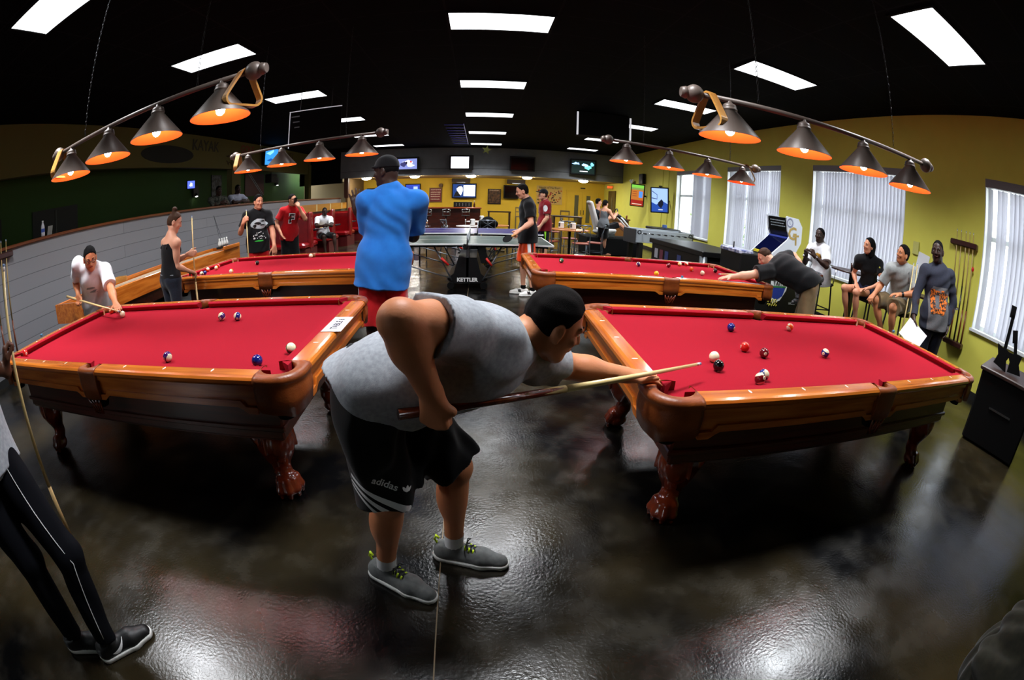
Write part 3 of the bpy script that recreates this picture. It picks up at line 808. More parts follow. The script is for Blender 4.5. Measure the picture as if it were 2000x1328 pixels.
for i, (li, x, yaw, lab) in enumerate(RK):
    p, a, tl = LP[li]
    o = rk if i == 0 else rk.copy()
    if i: C.objects.link(o)
    w = Vector(p)+Vector((x*math.cos(a), x*math.sin(a), x*tl+.235))
    o.location = (w.x, w.y, w.z+.052); o.rotation_euler = (0, 0, a+yaw)
    tag(o, lab, 'ball rack', 'triangle racks hung on the lamps')
# ------------------------------------------------------------------ people
from mathutils.bvhtree import BVHTree
def skin_mat(name, c, c2): return mat(name, c, .5, noise=(9, .3, c2), bump=(90, .06), spec=.35)
SKIN = {'fair': skin_mat('fair skin', S(214, 150, 118), S(202, 132, 100)), 'tan': skin_mat('tan skin', S(208, 138, 96), S(192, 120, 80)),
        'light': skin_mat('light skin', S(222, 166, 136), S(212, 148, 118)), 'brown': skin_mat('brown skin', S(96, 60, 42), S(80, 48, 32)),
        'dark': skin_mat('dark skin', S(58, 36, 28), S(46, 28, 20))}
def cloth_mat(name, c, c2=None, n=24): return mat(name, c, .92, noise=(n, .25, c2 or tuple(x*.82 for x in c[:3])+(1,)), bump=(500, .12), sheen=.15, spec=.15)
hair_dark = mat('dark brown hair', S(16, 11, 9), .85, spec=.12, bump=(420, .25), noise=(160, .3, S(12, 9, 8)))
hair_black = mat('black hair', S(7, 6, 6), .85, spec=.12, bump=(420, .25))
hair_brown = mat('brown hair', S(70, 44, 26), .75, spec=.2, bump=(400, .25), noise=(120, .3, S(50, 30, 18)))
eye_white = mat('eye white', S(225, 220, 215), .2); iris_m = mat('dark iris', S(20, 14, 10), .2); lip_m = mat('lips', S(150, 76, 66), .5)
lip_d = mat('dark lips', S(90, 50, 44), .5)
def hand_prims(w, d, n, t, pose='relaxed', s=1.0, thumb=None, curls=None, spread=.06):
    w = V3(w); d = nrm(d); n = nrm(V3(n)-d*(V3(n)@d)); t = V3(t); t = t-d*(t@d)-n*(t@n); t = nrm(t)
    cur = {'relaxed': (.25, .45, .3), 'fist': (1.25, 1.55, .9), 'grip': (.9, 1.25, .8), 'open': (.02, .1, .08), 'flat': (.06, .12, .06), 'claw': (.5, .7, .4)}[pose] if curls is None else curls
    P = [cap(w-d*.01*s, w+d*.03*s, .026*s, .03*s, .02, (n, .68))]
    ks = []
    for i, (off, L) in enumerate(((.030, .070), (.010, .079), (-.010, .073), (-.029, .057))):
        kn = w+d*(.088-.004*abs(i-1)-(.006 if i == 3 else 0))*s+t*off*s; ks.append(kn)
        P.append(cap(w+d*.015*s+t*off*.6*s, kn, .015*s, .0125*s, .014))
        q = kn; th = 0; sp = spread*(1.2-i)*(0 if pose in ('fist', 'grip') else 1)
        for j, fr in enumerate((.46, .3, .24)):
            th += (cur[j] if not isinstance(cur[0], (tuple, list)) else cur[i][j])
            v = nrm(d*math.cos(th)+n*math.sin(th)+t*sp); q2 = q+v*L*fr*s
            P.append(cap(q, q2, (.0096-.0009*j)*s, (.0088-.0009*j)*s, .004 if j else .008)); q = q2
    tb = w+d*.028*s+t*.026*s
    if thumb is None: thumb = {'fist': (.2, .9, .75), 'grip': (.25, .9, .7), 'open': (.8, .55, .1), 'flat': (.6, .75, .1)}.get(pose, (.45, .8, .35))
    v = nrm(t*thumb[0]+d*thumb[1]+n*thumb[2]); m = tb+nrm(t*1.0+d*.8+n*thumb[2]*.6)*.03*s
    P += [cap(w+d*.012*s+t*.012*s, m, .017*s, .0135*s, .014), cap(m, m+v*.033*s, .0128*s, .0108*s, .006), cap(m+v*.033*s, m+nrm(v+d*.1)*.060*s, .0108*s, .0088*s, .004)]
    return P
def human(name, label, J, H=1.75, skin='fair', face=(0, -1, 0), headup=None, hair='short', hairm=None, sex='m', bulk=1.0, res=.009, pelup=None,
          hipside=None, legs=True, hands=None, top=None, bottom=None, shoe=None, fold=.0025, cat='person', eyes=True, group=None, neck_r=.054, girth=1.0, headscale=1.0, extra=None):
    s = H/1.75; J = {k: V3(v) for k, v in J.items()}
    root = thing(name, label, cat, (J['pel'][0], J['pel'][1], 0), 0, group)
    O = V3(J['pel'][0], J['pel'][1], 0)
    for k in J: J[k] = J[k]-O
    pel, neck, head = J['pel'], J['neck'], J['head']
    u = nrm(neck-pel); sd = nrm((J['shR']-J['shL'])); sd = nrm(sd-u*(sd@u)); f = np.cross(u, sd)
    hs = sd if hipside is None else nrm(V3(hipside))
    hu = u if not legs else nrm(u*.5+V3(0, 0, 1)*.5) if abs(u[2]) > .7 else u
    pu = u if pelup is None else nrm(V3(pelup)); hs = nrm(hs-pu*(hs@pu)); hf = np.cross(pu, hs)
    fem = sex == 'f'
    hw = (.085 if not fem else .09)*s
    hipR = J.get('hipR', pel+hs*hw-u*.02); hipL = J.get('hipL', pel-hs*hw-u*.02)
    T = np.array([sd, u, f]); Th = np.array([hs, pu, hf]); g = girth*s
    def torso(e, cut=None, k=.05):
        mid = pel+(neck-pel)*.45; ch = pel+(neck-pel)*.72
        cw = (.152 if not fem else .132)*g; 
        P = [ell(pel+u*.03*s, ((.158 if not fem else .168)*g+e, .13*s+e, .112*g+e), Th, k, cut), ell(mid, ((.138 if not fem else .118)*g+e, .17*s+e, .098*g+e), nrm_rows(T+Th), k, cut),
             ell(ch, (cw+e, .17*s+e, (.112 if not fem else .1)*g+e), T, k, cut)]
        if fem: P.append(cap(ch-sd*.06*s+f*.07*s-u*.02, ch+sd*.06*s+f*.07*s-u*.02, .055*s+e, .055*s+e, .03, None, cut))
        return P
    ref = (J['shR']+J['shL'])/2
    ntop = head-nrm(head-neck)*.03*s
    arms = []
    B = torso(-.014 if (top and bottom and top.get('kind') != 'tank') else 0)
    B += [cap(J['shL'], J['shR'], .05*s, .05*s, .05)]
    for a in 'LR':
        sh, el = J['sh'+a], J.get('el'+a, J['sh'+a]-u*.29*s); wr = J.get('wr'+a, el-u*.25*s); J['el'+a] = el; J['wr'+a] = wr
        b = bulk*s*(1 if not fem else .82)
        B += [cap(sh, sh, .06*b, None, .04), cap(neck+(head-neck)*.2, sh, .04*s, .045*b, .05), cap(sh, el, .052*b, .040*b, .03), ell((sh*.55+el*.45), (.052*b, .052*b, .09*s), frame_rows(el-sh), .03),
              cap(el, wr, .041*b, .027*b, .02), ell(el*.7+wr*.3, (.045*b, .045*b, .075*s), frame_rows(wr-el), .02)]
        hd = (hands or {}).get(a)
        if hd is None: hd = dict(d=wr-el, n=-sd*(1 if a == 'R' else -1), t=f, pose='relaxed')
        if hd != 'none':
            hd = dict(hd); d_ = V3(hd.pop('d', wr-el)); n_ = V3(hd.pop('n', -f)); t_ = V3(hd.pop('t', f)); hs_ = hd.pop('s', s*(1.08 if res > .008 else 1.0))
            B += hand_prims(wr, d_, n_, t_, hd.pop('pose', 'relaxed'), hs_, **hd)
    B += [cap(neck-u*.03*s, ntop, neck_r*s*(1 if not fem else .8), neck_r*.98*s*(1 if not fem else .8), .04)]
    feet = {}
    if legs:
        for a, hp in (('L', hipL), ('R', hipR)):
            kn = J.get('kn'+a, V3(hp[0], hp[1], .49*s)+V3(face)*.02); an = J.get('an'+a, V3(hp[0], hp[1], .09*s)); J['kn'+a] = kn; J['an'+a] = an
            b = s*(.92 if fem else 1)*(1+(bulk-1)*.5)
            sh_ = nrm(an-kn); back = nrm(np.cross(nrm(kn-hp)+V3(0, 0, 1e-3), hs)); back = -back if back@V3(*face) > 0 else back
            B += [cap(hp, kn, .082*b, .054*b, .04), cap(kn, kn, .056*b, None, .02), cap(kn, an, .05*b, .033*b, .02), ell(kn+(an-kn)*.3+back*.018*s, (.052*b, .052*b, .12*s), frame_rows(an-kn), .03)]
            feet[a] = an
    # head
    hf_ = nrm(V3(face)); hup = nrm(V3(headup)) if headup is not None else nrm(head-neck)*.4+V3(0, 0, .6)
    hup = nrm(hup-hf_*(hup@hf_)); hr = np.cross(hf_, hup); q = .93*s*headscale; R = np.array([hr, hup, hf_])
    h = lambda r_, u_, f_: head+(hr*r_+hup*u_+hf_*f_)*q
    B += [ell(h(0, .03, -.008), (.076*q, .098*q, .096*q), R, .03), ell(h(0, -.035, .022), (.060*q, .075*q, .068*q), R, .03), ell(h(0, -.093, .052), (.028*q, .022*q, .028*q), R, .03),
          cap(h(-.045, -.065, .0), h(-.012, -.097, .055), .02*q, .017*q, .02), cap(h(.045, -.065, .0), h(.012, -.097, .055), .02*q, .017*q, .02),
          cap(h(0, .018, .088), h(0, -.022, .106), .009*q, .012*q, .008), cap(h(-.012, -.026, .093), h(.012, -.026, .093), .009*q, None, .006),
          cap(h(-.04, .028, .079), h(.04, .028, .079), .012*q, .012*q, .012), ell(h(-.042, -.02, .07), (.018*q, .018*q, .014*q), R, .015), ell(h(.042, -.02, .07), (.018*q, .018*q, .014*q), R, .015),
          ell(h(-.031, .010, .094), (.015*q, .010*q, .012*q), R, .008, op='sub'), ell(h(.031, .010, .094), (.015*q, .010*q, .012*q), R, .008, op='sub'),
          cap(h(-.044, .0185, .078), h(-.020, .0195, .086), .0048*q, None, .003), cap(h(.044, .0185, .078), h(.020, .0195, .086), .0048*q, None, .003),
          cap(h(-.018, -.055, .084), h(.018, -.055, .084), .008*q, None, .006),
          cap(h(0, -.03, -.04), ntop-(head-neck)*.2, .05*s, neck_r*s*(1 if not fem else .82), .03)]
    for a in (-1, 1):
        B += [ell(h(a*.079, -.002, -.004)+hup*0, (.013*q, .034*q, .021*q), R, .005), ell(h(a*.090, .004, .001), (.008*q, .019*q, .010*q), R, .003, op='sub'), ell(h(a*.080, -.03, .002), (.010*q, .011*q, .010*q), R, .004)]
    if extra: B += extra(O, J, dict(s=s, u=u, sd=sd, f=f, h=h))
    body = sobj('body', B, res, SKIN[skin], root)
    hm = hairm or hair_dark
    fine = min(res, .007)
    if hair:
        k0 = 1.012
        cutF = (h(0, .072, .052), hf_-hup*.62); cutN = (h(0, -.055, 0), -hup)
        e = {'buzz': .004, 'short': .006, 'long': .009, 'bun': .005, 'cap': .003, 'thick': .010, 'shaved': .002}.get(hair, .012)
        HP = [ell(h(0, .03, -.008), (.076*q+e, .098*q+e, .096*q+e), R, .01, [cutF, cutN])]
        if hair in ('short', 'thick'):
            HP += [ell(h(0, -.02, -.045), (.066*q+e*.6, .06*q, .055*q), R, .02, [(h(0, -.055, 0), -hup), (h(0, 0, .012), hf_)])]
        if hair == 'long':
            HP += [cap(h(0, .0, -.06), h(0, -.13, -.075), .07*q, .06*q, .03), cap(h(.05, .02, -.01), h(.05, -.14, -.03), .035*q, .03*q, .02), cap(h(-.05, .02, -.01), h(-.05, -.14, -.03), .035*q, .03*q, .02), cap(h(0, -.12, -.07), h(0, -.22, -.075), .055*q, .035*q, .02)]
        if hair == 'bun':
            HP += [ell(h(0, .0, -.03), (.079*q, .085*q, .08*q), R, .02, [(h(0, 0, .035), hf_), cutN]), cap(h(0, .10, -.045), h(0, .155, -.055), .03*q, .034*q, .02), ell(h(0, .15, -.055), (.036*q, .032*q, .036*q), R, .01)]
        if hair == 'pony':
            HP += [ell(h(0, .0, -.03), (.079*q, .085*q, .08*q), R, .02, [(h(0, 0, .035), hf_), cutN]), cap(h(0, .04, -.1), h(0, -.1, -.13), .03*q, .018*q, .02)]
        if hair != 'long': HP += [ell(h(a*.09, -.006, .004), (.028*q, .040*q, .026*q), R, .006, op='sub') for a in (-1, 1)]
        sobj('hair', HP, fine, hm, root, [(hr, 170, .0009, 1.2), (hup, 150, .0008, 1.5)])
    if eyes:
        for a in (-1, 1):
            c = h(a*.031, .009, .0765); ey = MB().ball(tuple(c), .0112*q, 12, 8).build('eye', eye_white if skin != 'dark' else mat('eye white dim', S(150, 145, 140), .3), root)
            c2 = h(a*.031, .008, .0835); MB().ball(tuple(c2), .0058*q, 10, 6).build('iris', iris_m, ey)
            MB().path([tuple(h(a*.014, .033, .0925)), tuple(h(a*.032, .039, .088)), tuple(h(a*.05, .032, .074))], .0042*q, 6).build('eyebrow', hair_black if hair in ('cap', None) else hm, root)
        MB().path([tuple(h(-.02, -.053, .086)), tuple(h(0, -.050, .0945)), tuple(h(.02, -.053, .086))], .0058*q, 6).build('lips', lip_d if skin in ('dark', 'brown') else lip_m, root)
    # clothes
    G = {}
    if top:
        m, kind = top['m'], top.get('kind', 'tee'); e = top.get('e', .014); hem = top.get('hem', .10)
        cut = [(pel-u*hem*s, -u)] if 'hemcut' not in top else [(V3(top['hemcut'][0])-O, V3(top['hemcut'][1]))]; col = top.get('collar', .012)
        P = torso(e, cut)
        P += [cap(pel-u*hem*s, pel+u*.1, .12*g+e, .115*g+e, .06, (hf, .82), cut)]
        if hem > .05 and 'hemcut' not in top: wid = top.get('wide', .178)*g+e; P += [cap(pel+pu*.02*s, pel-u*(hem+.12)*s, wid, wid, .05, (hf, .76), cut)]
        if kind == 'tank':
            ch = pel+(neck-pel)*.72; nc = [(neck-u*.045*s, u), (ch+u*.04*s, u)]
            P = [dict(p_, cut=(p_['cut'] or [])+[(ch+u*.06*s, u)]) for p_ in P]
            for a in (-1, 1): P += [cap(ch+u*.03*s+sd*a*.08*s+f*.098*s, neck+sd*a*.085*s+u*.018*s, .009, .009, .01), cap(neck+sd*a*.085*s+u*.018*s, ch+u*.02*s+sd*a*.07*s-f*.10*s, .009, .009, .01)]
        elif kind == 'sleeveless':
            P += [cap(J['shL']*.8+J['shR']*.2, J['shR']*.8+J['shL']*.2, .055*s+e*.6, None, .05)]
            for a in 'LR': 
                sh = J['sh'+a]; P += [cap(sh, sh, .066*s*bulk, None, .03, None, [(sh+nrm(J['el'+a]-sh)*.012+ (sh-ref)*.12, (sh-ref)+nrm(J['el'+a]-sh)*.1)])]
                P += [cap(neck*.8+head*.2, sh, .045*s, .05*s, .04, None, [(sh, sh-ref)])]
            P += [cap(neck-u*.04*s, neck+nrm(head-neck)*.01, .075*s, .066*s, .03)]
        else:
            sl = top.get('sleeve', .6); w = top.get('sw', .060)
            P += [cap(J['shL'], J['shR'], .055*s+e*.5, None, .05)]
            for a in 'LR':
                sh, el = J['sh'+a], J['el'+a]; d = nrm(el-sh); L = np.linalg.norm(el-sh)
                P += [cap(neck+(head-neck)*.12, sh, .04*s, .05*s, .05), cap(sh, sh, .065*s*max(bulk, 1), None, .04)]
                if sl <= 1: en = sh+d*L*sl; P += [cap(sh, en+d*.03, w*s*bulk, w*1.08*s*bulk, .03, None, [(en, d)])]
                else:
                    wr = J['wr'+a]; d2 = nrm(wr-el); en = el+(wr-el)*min(sl-1, 1.0)
                    P += [cap(sh, el, w*s, .05*s, .03), cap(el, en, .05*s, .038*s, .02, None, [(en, d2)])]
            P += [cap(neck-u*.05*s, neck+nrm(head-neck)*col, .078*s, .068*s, .03)]
            if kind == 'polo': P += [cap(neck-u*.02*s, neck+nrm(head-neck)*.035, .07*s, .068*s, .01)]
        fo = [(nrm(u+sd*.9+f*.3), 52, fold*.75, 1.5)]
        G['top'] = sobj(top.get('name', 't_shirt'), P, fine, m, root, fo)
    if bottom:
        m, kind = bottom['m'], bottom.get('kind', 'shorts'); e = bottom.get('e', .012); hi = bottom.get('hi', .10)
        cutw = [(pel+pu*hi*s, pu)]
        P = [ell(pel+pu*.01*s, (.162*g+e, .14*s+e, .118*g+e), Th, .05, cutw), cap(pel, pel+pu*(hi+.05)*s, .125*g+e, .12*g+e, .05, (hf, .8), cutw)]
        fr = bottom.get('len', .85); r0, r1 = bottom.get('r0', .092), bottom.get('r1', .092)
        for a, hp in (('L', hipL), ('R', hipR)):
            kn, an = J['kn'+a], J['an'+a]; d = nrm(kn-hp); L = np.linalg.norm(kn-hp)
            if kind == 'shorts':
                en = hp+d*L*fr; d_ = bottom.get('hemn', {}).get(a, d)
                P += [cap(hp+d*.04, en+d*.05, r0*s, r1*s, .05, None, [(en, d_)])]
            elif kind == 'skirt': P += [cap(hp, hp+d*L*fr+d*.04, .10*s, .105*s, .06, None, [(hp+d*L*fr, d)])]
            else:
                en = kn+(an-kn)*.97; P += [cap(hp, kn, r0*s, .068*s, .04), cap(kn, en+(an-kn)*.03, .066*s, .056*s, .03, None, [(en, an-kn)])]
        if kind == 'shorts': P = [p_ for p_ in P if p_['op'] == 'add']+[p_ for p_ in P if p_['op'] == 'sub']
        if kind == 'shorts':   # legs must fill the hollow again only with skin, so the pelvis stays closed
            P = P[:2]+P[2:]
        G['bottom'] = sobj(bottom.get('name', 'shorts' if kind == 'shorts' else kind), P, fine, m, root, [(nrm(V3(*face)+V3(.2, .3, .1)), 50, fold*.9, 1.5), (hs, 61, fold*.9, 1.2)])
    if shoe and legs:
        for a in 'LR':
            an = J['an'+a]; d = nrm(V3(*(shoe.get('d'+a, face)))*V3(1, 1, 0)); sc = s*shoe.get('s', 1); gz = shoe.get('z', 0.0)
            base = V3(an[0], an[1], gz); sn = V3(-d[1], d[0], 0)
            hl, bl, tp = base-d*.045*sc, base+d*.11*sc, base+d*.185*sc
            z0, z1 = V3(0, 0, .0+gz), V3(0, 0, .026+gz)
            fl = [(V3(0, 0, gz+.024), V3(0, 0, -1))]
            U = [cap(hl+V3(0, 0, .04), bl+V3(0, 0, .035), .040*sc, .043*sc, .02, None, fl), cap(bl+V3(0, 0, .032), tp+V3(0, 0, .024), .043*sc, .032*sc, .02, None, fl), cap(hl+V3(0, 0, .05)+d*.012, an+V3(0, 0, -.012), .036*sc, .037*sc, .03, None, [(an+V3(0, 0, .0), V3(0, 0, 1)-d*.35)])]
            U += [dict(cap(an-V3(0, 0, .03)+d*.0, an+V3(0, 0, .05), .029*sc, .032*sc, .004), op='sub')]
            sobj_ = sobj('shoe', U, fine*.9 if res < .006 else .0065, shoe['m'], root)
            fs = [(V3(0, 0, gz+.026), V3(0, 0, 1)), (V3(0, 0, gz+.001), V3(0, 0, -1))]
            SP = [cap(hl+V3(0, 0, .02), bl+V3(0, 0, .02), .046*sc, .049*sc, .01, None, fs), cap(bl+V3(0, 0, .02), tp+V3(0, 0, .02), .049*sc, .037*sc, .01, None, fs)]
            sobj('sole', SP, .0065 if res > .006 else .005, shoe.get('sole', shoe['m']), sobj_)
            G['shoe'+a] = sobj_
            if shoe.get('sock'): MB().tube(tuple(an-V3(0, 0, .02)), tuple(an+nrm(J['kn'+a]-an)*shoe.get('sockh', .05)), .040*s, .042*s, 14, False).build('sock', shoe['sock'], root)
    G['root'] = root; G['body'] = body; G['h'] = h; G['J'] = J; G['O'] = O; G['ax'] = (hr, hup, hf_); G['u'] = u; G['sd'] = sd; G['f'] = f; G['q'] = q
    return G
def nrm_rows(M):
    a = nrm(M[0]); b = nrm(M[1]-a*(M[1]@a)); return np.array([a, b, np.cross(a, b)])
def frame_rows(d):
    M = frame_z(tuple(d)); return np.array([[M[0][0], M[1][0], M[2][0]], [M[0][1], M[1][1], M[2][1]], [M[0][2], M[1][2], M[2][2]]])
def decal(target, me, M, m, name, parent=None, off=.0015, depth=.3):
    """lays a flat mesh (in the frame M, looking down its -Z) onto the surface of target; the print keeps its own thickness"""
    vs = [v.co for v in target.data.vertices]; bv = BVHTree.FromPolygons(vs, [tuple(p.vertices) for p in target.data.polygons])
    z = (M.to_3x3() @ Vector((0, 0, 1))).normalized()
    bad = []
    for v in me.vertices:
        p = M @ Vector((v.co.x, v.co.y, 0)); r = bv.ray_cast(p+z*depth*.5, -z, depth)
        if r[0] is None: bad.append(v.index)
        v.co = (r[0] if r[0] is not None else p)+z*(off+(.0008 if v.co.z > 0 else 0))
    if bad:
        bm = bmesh.new(); bm.from_mesh(me); bm.verts.ensure_lookup_table(); bmesh.ops.delete(bm, geom=[bm.verts[i] for i in bad], context='VERTS'); bm.to_mesh(me); bm.free()
    me.materials.clear(); me.materials.append(m)
    o = bpy.data.objects.new(name, me); C.objects.link(o); o.parent = parent or target
    return o
def text_mesh(s, size, bold=0, sub=0):
    cu = bpy.data.curves.new('t', 'FONT'); cu.body = s; cu.size = size; cu.align_x = 'CENTER'; cu.align_y = 'CENTER'; cu.offset = bold; cu.resolution_u = 3
    o = bpy.data.objects.new('t', cu); C.objects.link(o); me = bpy.data.meshes.new_from_object(o); bpy.data.objects.remove(o); bpy.data.curves.remove(cu)
    if sub:
        bm = bmesh.new(); bm.from_mesh(me); bmesh.ops.triangulate(bm, faces=bm.faces); bmesh.ops.subdivide_edges(bm, edges=bm.edges, cuts=sub); bm.to_mesh(me); bm.free()
    return me
def poly_mesh(polys, cell=.01):
    """flat polygons diced into small cells so they can be laid on a curved surface"""
    me = bpy.data.meshes.new('print'); bm = bmesh.new()
    for p in polys:
        vs = [bm.verts.new((x, y, 0)) for x, y in p]; bm.faces.new(vs)
    bmesh.ops.triangulate(bm, faces=bm.faces)
    for it in range(5):
        es = [e for e in bm.edges if e.calc_length() > cell]
        if not es: break
        bmesh.ops.subdivide_edges(bm, edges=es, cuts=1); bmesh.ops.triangulate(bm, faces=bm.faces)
    bm.to_mesh(me); bm.free(); return me
# the crouching player in the foreground
gray_cotton = cloth_mat('heather gray cotton', S(172, 176, 182), S(140, 144, 150), 70)
black_poly = cloth_mat('black polyester', S(11, 11, 13), S(7, 7, 8))
shoe_gray = cloth_mat('gray mesh shoe', S(120, 122, 120), S(92, 94, 94), 40)
white_rub = mat('white rubber', S(225, 225, 220), .5); neon = mat('neon yellow', S(200, 230, 30), .5); white_cot = cloth_mat('white cotton', S(232, 232, 235))
lace_m = mat('dark laces', S(30, 32, 34), .8)
cue_dir = nrm(V3(.958, 1.625, .842)-V3(-.22, 1.075, .905))
MJ = dict(pel=(-.315, 1.27, .90), neck=(.075, 1.30, 1.03), head=(.238, 1.345, 1.085), shR=(-.045, 1.15, 1.125), shL=(.19, 1.44, .935), elR=(-.178, .955, 1.205), wrR=(-.122, 1.07, .965),
          elL=(.345, 1.555, .862), wrL=(.573, 1.535, .832), hipR=(-.355, 1.19, .86), hipL=(-.31, 1.37, .86), knR=(-.305, 1.215, .50), knL=(-.085, 1.385, .52), anR=(-.385, 1.252, .10), anL=(-.108, 1.402, .10))
MG = human('person', 'man in gray sleeveless shirt and black shorts bending over his cue in the foreground', MJ, 1.78, 'tan', face=(.93, .10, -.40), headup=(.45, .0, .9), hair='thick', hairm=hair_dark, bulk=1.2, res=.0052,
    hipside=(-.25, -1, 0), pelup=(.55, .05, .8), girth=1.06,
    hands={'R': dict(d=(.02, .06, -1), n=(.3, 1, .1), t=(1, -.1, .1), pose='fist', s=1.04, thumb=(-.3, .55, .9)), 'L': dict(d=(1, .15, -.12), n=(0, .1, -1), t=(.1, -1, .1), pose='flat', s=1.05, curls=(.15, .25, .15), spread=.1, thumb=(.25, .95, -.35))},
    top=dict(kind='tee', sleeve=.60, sw=.0635, m=gray_cotton, e=.034, hemcut=((-.29, 1.2, .875), (-.52, 0, -.85)), collar=-.02, name='sleeveless_shirt'), bottom=dict(kind='shorts', m=black_poly, len=.93, r0=.096, r1=.116, e=.019, hi=.045, name='shorts'),
    shoe=dict(m=shoe_gray, sole=white_rub, dR=(.89, -.5, 0), dL=(.97, -.24, 0), s=1.08, sock=white_cot, sockh=.06), fold=.0065, eyes=True)
# three stripes, word and trefoil on the near leg of the shorts
_k, _h = MG['J']['knR'], MG['J']['hipR']
def shorts_print():
    t = MG['bottom']; c = V3(_k)+V3(0, -.05, .03)
    M = basis(tuple(c+V3(.0, -.12, .0)), (.93, .36, -.0), (0, .0, 1))
    P = []
    for i in range(3):
        up_, lo_ = [], []
        for k in range(11):
            f_ = k/10; x_ = -.115+.014*i+f_*(.225-.030*i); y_ = .185-.030*i-.205*f_**.70*(1-.05*i)-.028*i*f_+.03*f_*f_; th_ = .004+.030*f_**.7
            up_.append((x_, y_)); lo_.append((x_+.001, y_-th_))
        P.append(up_+lo_[::-1])
    decal(t, poly_mesh(P), M, mat('bright white print', S(245, 245, 245), .7), 'stripes')
    M2 = M @ Matrix.Translation((.035, .105, 0)) @ Matrix.Rotation(-.5, 4, 'Z')
    decal(t, text_mesh('adidas', .036, .0006, 1), M2, mat('bright white print', S(245, 245, 245), .7), 'lettering')
    M3 = M @ Matrix.Translation((.098, .066, 0)) @ Matrix.Rotation(-.3, 4, 'Z')
    leafs = []
    for a in (-.75, 0, .75):
        leafs.append([(.003*math.cos(a)+r_*math.sin(a)+w_*math.cos(a), r_*math.cos(a)-w_*math.sin(a)) for r_, w_ in ((0, 0), (.010, .0055), (.019, .004), (.024, 0), (.019, -.004), (.010, -.0055))])
    decal(t, poly_mesh(leafs), M3, mat('bright white print', S(245, 245, 245), .7), 'trefoil')
shorts_print()
for a, d in (('R', nrm(V3(.89, -.5, 0))), ('L', nrm(V3(.97, -.24, 0)))):
    so = MG['shoe'+a]; an = MG['J']['an'+a]; sn = V3(-d[1], d[0], 0); lb = MB(); nb = MB()
    for k in range(5):
        c = V3(an[0], an[1], 0)+d*(.055+.017*k)+V3(0, 0, .098-.008*k)
        nb.path([tuple(c-sn*.024-V3(0, 0, .012)), tuple(c-sn*.018), tuple(c-sn*.010+V3(0, 0, .002))], .0045, 6); nb.path([tuple(c+sn*.024-V3(0, 0, .012)), tuple(c+sn*.018), tuple(c+sn*.010+V3(0, 0, .002))], .0045, 6)
        lb.path([tuple(c-sn*.022-V3(0, 0, .004)), tuple(c+V3(0, 0, .006)), tuple(c+sn*.022+d*.012-V3(0, 0, .006))], .0032, 6); lb.path([tuple(c+sn*.022-V3(0, 0, .004)), tuple(c+V3(0, 0, .007)), tuple(c-sn*.022+d*.012-V3(0, 0, .006))], .0032, 6)
    nb.build('lace_loops', neon, so); nb = MB()
    c = V3(an[0], an[1], 0)+d*.058+V3(0, 0, .108)
    for sg in (-1, 1): lb.path([tuple(c), tuple(c+sn*sg*.02+V3(0, 0, .012)), tuple(c+sn*sg*.035+d*.01), tuple(c+sn*sg*.02-V3(0, 0, .002)), tuple(c)], .003, 6)
    lb.build('laces', lace_m, so)
    hl = V3(an[0], an[1], 0)-d*.075
    nb.path([tuple(hl+V3(0, 0, .075)), tuple(hl-d*.012+V3(0, 0, .10)), tuple(hl-d*.004+V3(0, 0, .125)), tuple(hl+d*.008+V3(0, 0, .11))], .006, 8); nb.build('heel_tab', neon, so)
def cue(a, b, label, r0=.0145, r1=.0062, butt=.45, bm=None, sm=None, tip=True, group=None):
    """a = butt end, b = tip"""
    a, b = V3(a), V3(b); r = thing('pool_cue', label, 'pool cue', tuple(a), 0, group); d = b-a; L = np.linalg.norm(d); dn = d/L
    rr = lambda t: r0+(r1-r0)*t
    MB().tube((0, 0, 0), tuple(d*butt), r0, rr(butt), 14).build('butt', bm or mat('dark cue butt', S(112, 46, 22), .2, coat=.6, wood=(S(70, 26, 12), 8, 2)), r)
    MB().tube(tuple(d*butt), tuple(d-dn*.03), rr(butt)*1.0, r1, 14).build('shaft', sm or mat('maple shaft', S(232, 204, 140), .3, coat=.3), r)
    MB().tube(tuple(d-dn*.03), tuple(d-dn*.01), r1*1.02, None, 12).build('ferrule', white_plastic, r)
    MB().tube(tuple(d-dn*.01), tuple(d), r1, r1*.9, 12).build('tip', mat('blue chalk tip', S(120, 150, 190), .9), r)
    return r
cb = V3(-.22, 1.075, .905); ct = V3(.958, 1.625, .842)
mc = cue(cb, ct, 'two tone pool cue held by the bending man in the gray sleeveless shirt', .0168, .0068, .42)
_d = ct-cb; sp = MB()
for ang in (0, PI/2, PI, 3*PI/2):
    M = frame_z(_d); r_ = .0168+(.0068-.0168)*.42
    R0 = []
    for t_, wd in ((.36, .0), (.395, .45), (.43, .9)):
        rr_ = .0168+(.0068-.0168)*t_+.0004; q_ = Vector(tuple(_d*t_))
        R0.append([tuple(q_+M @ Vector((rr_*math.cos(ang+w_), rr_*math.sin(ang+w_), 0))) for w_ in (-wd, -wd*.5, 0, wd*.5, wd)])
    sp.rings(R0, None, False, True, False)
sp.build('spliced_points', mat('maple shaft', S(232, 204, 140), .3, coat=.3), mc)
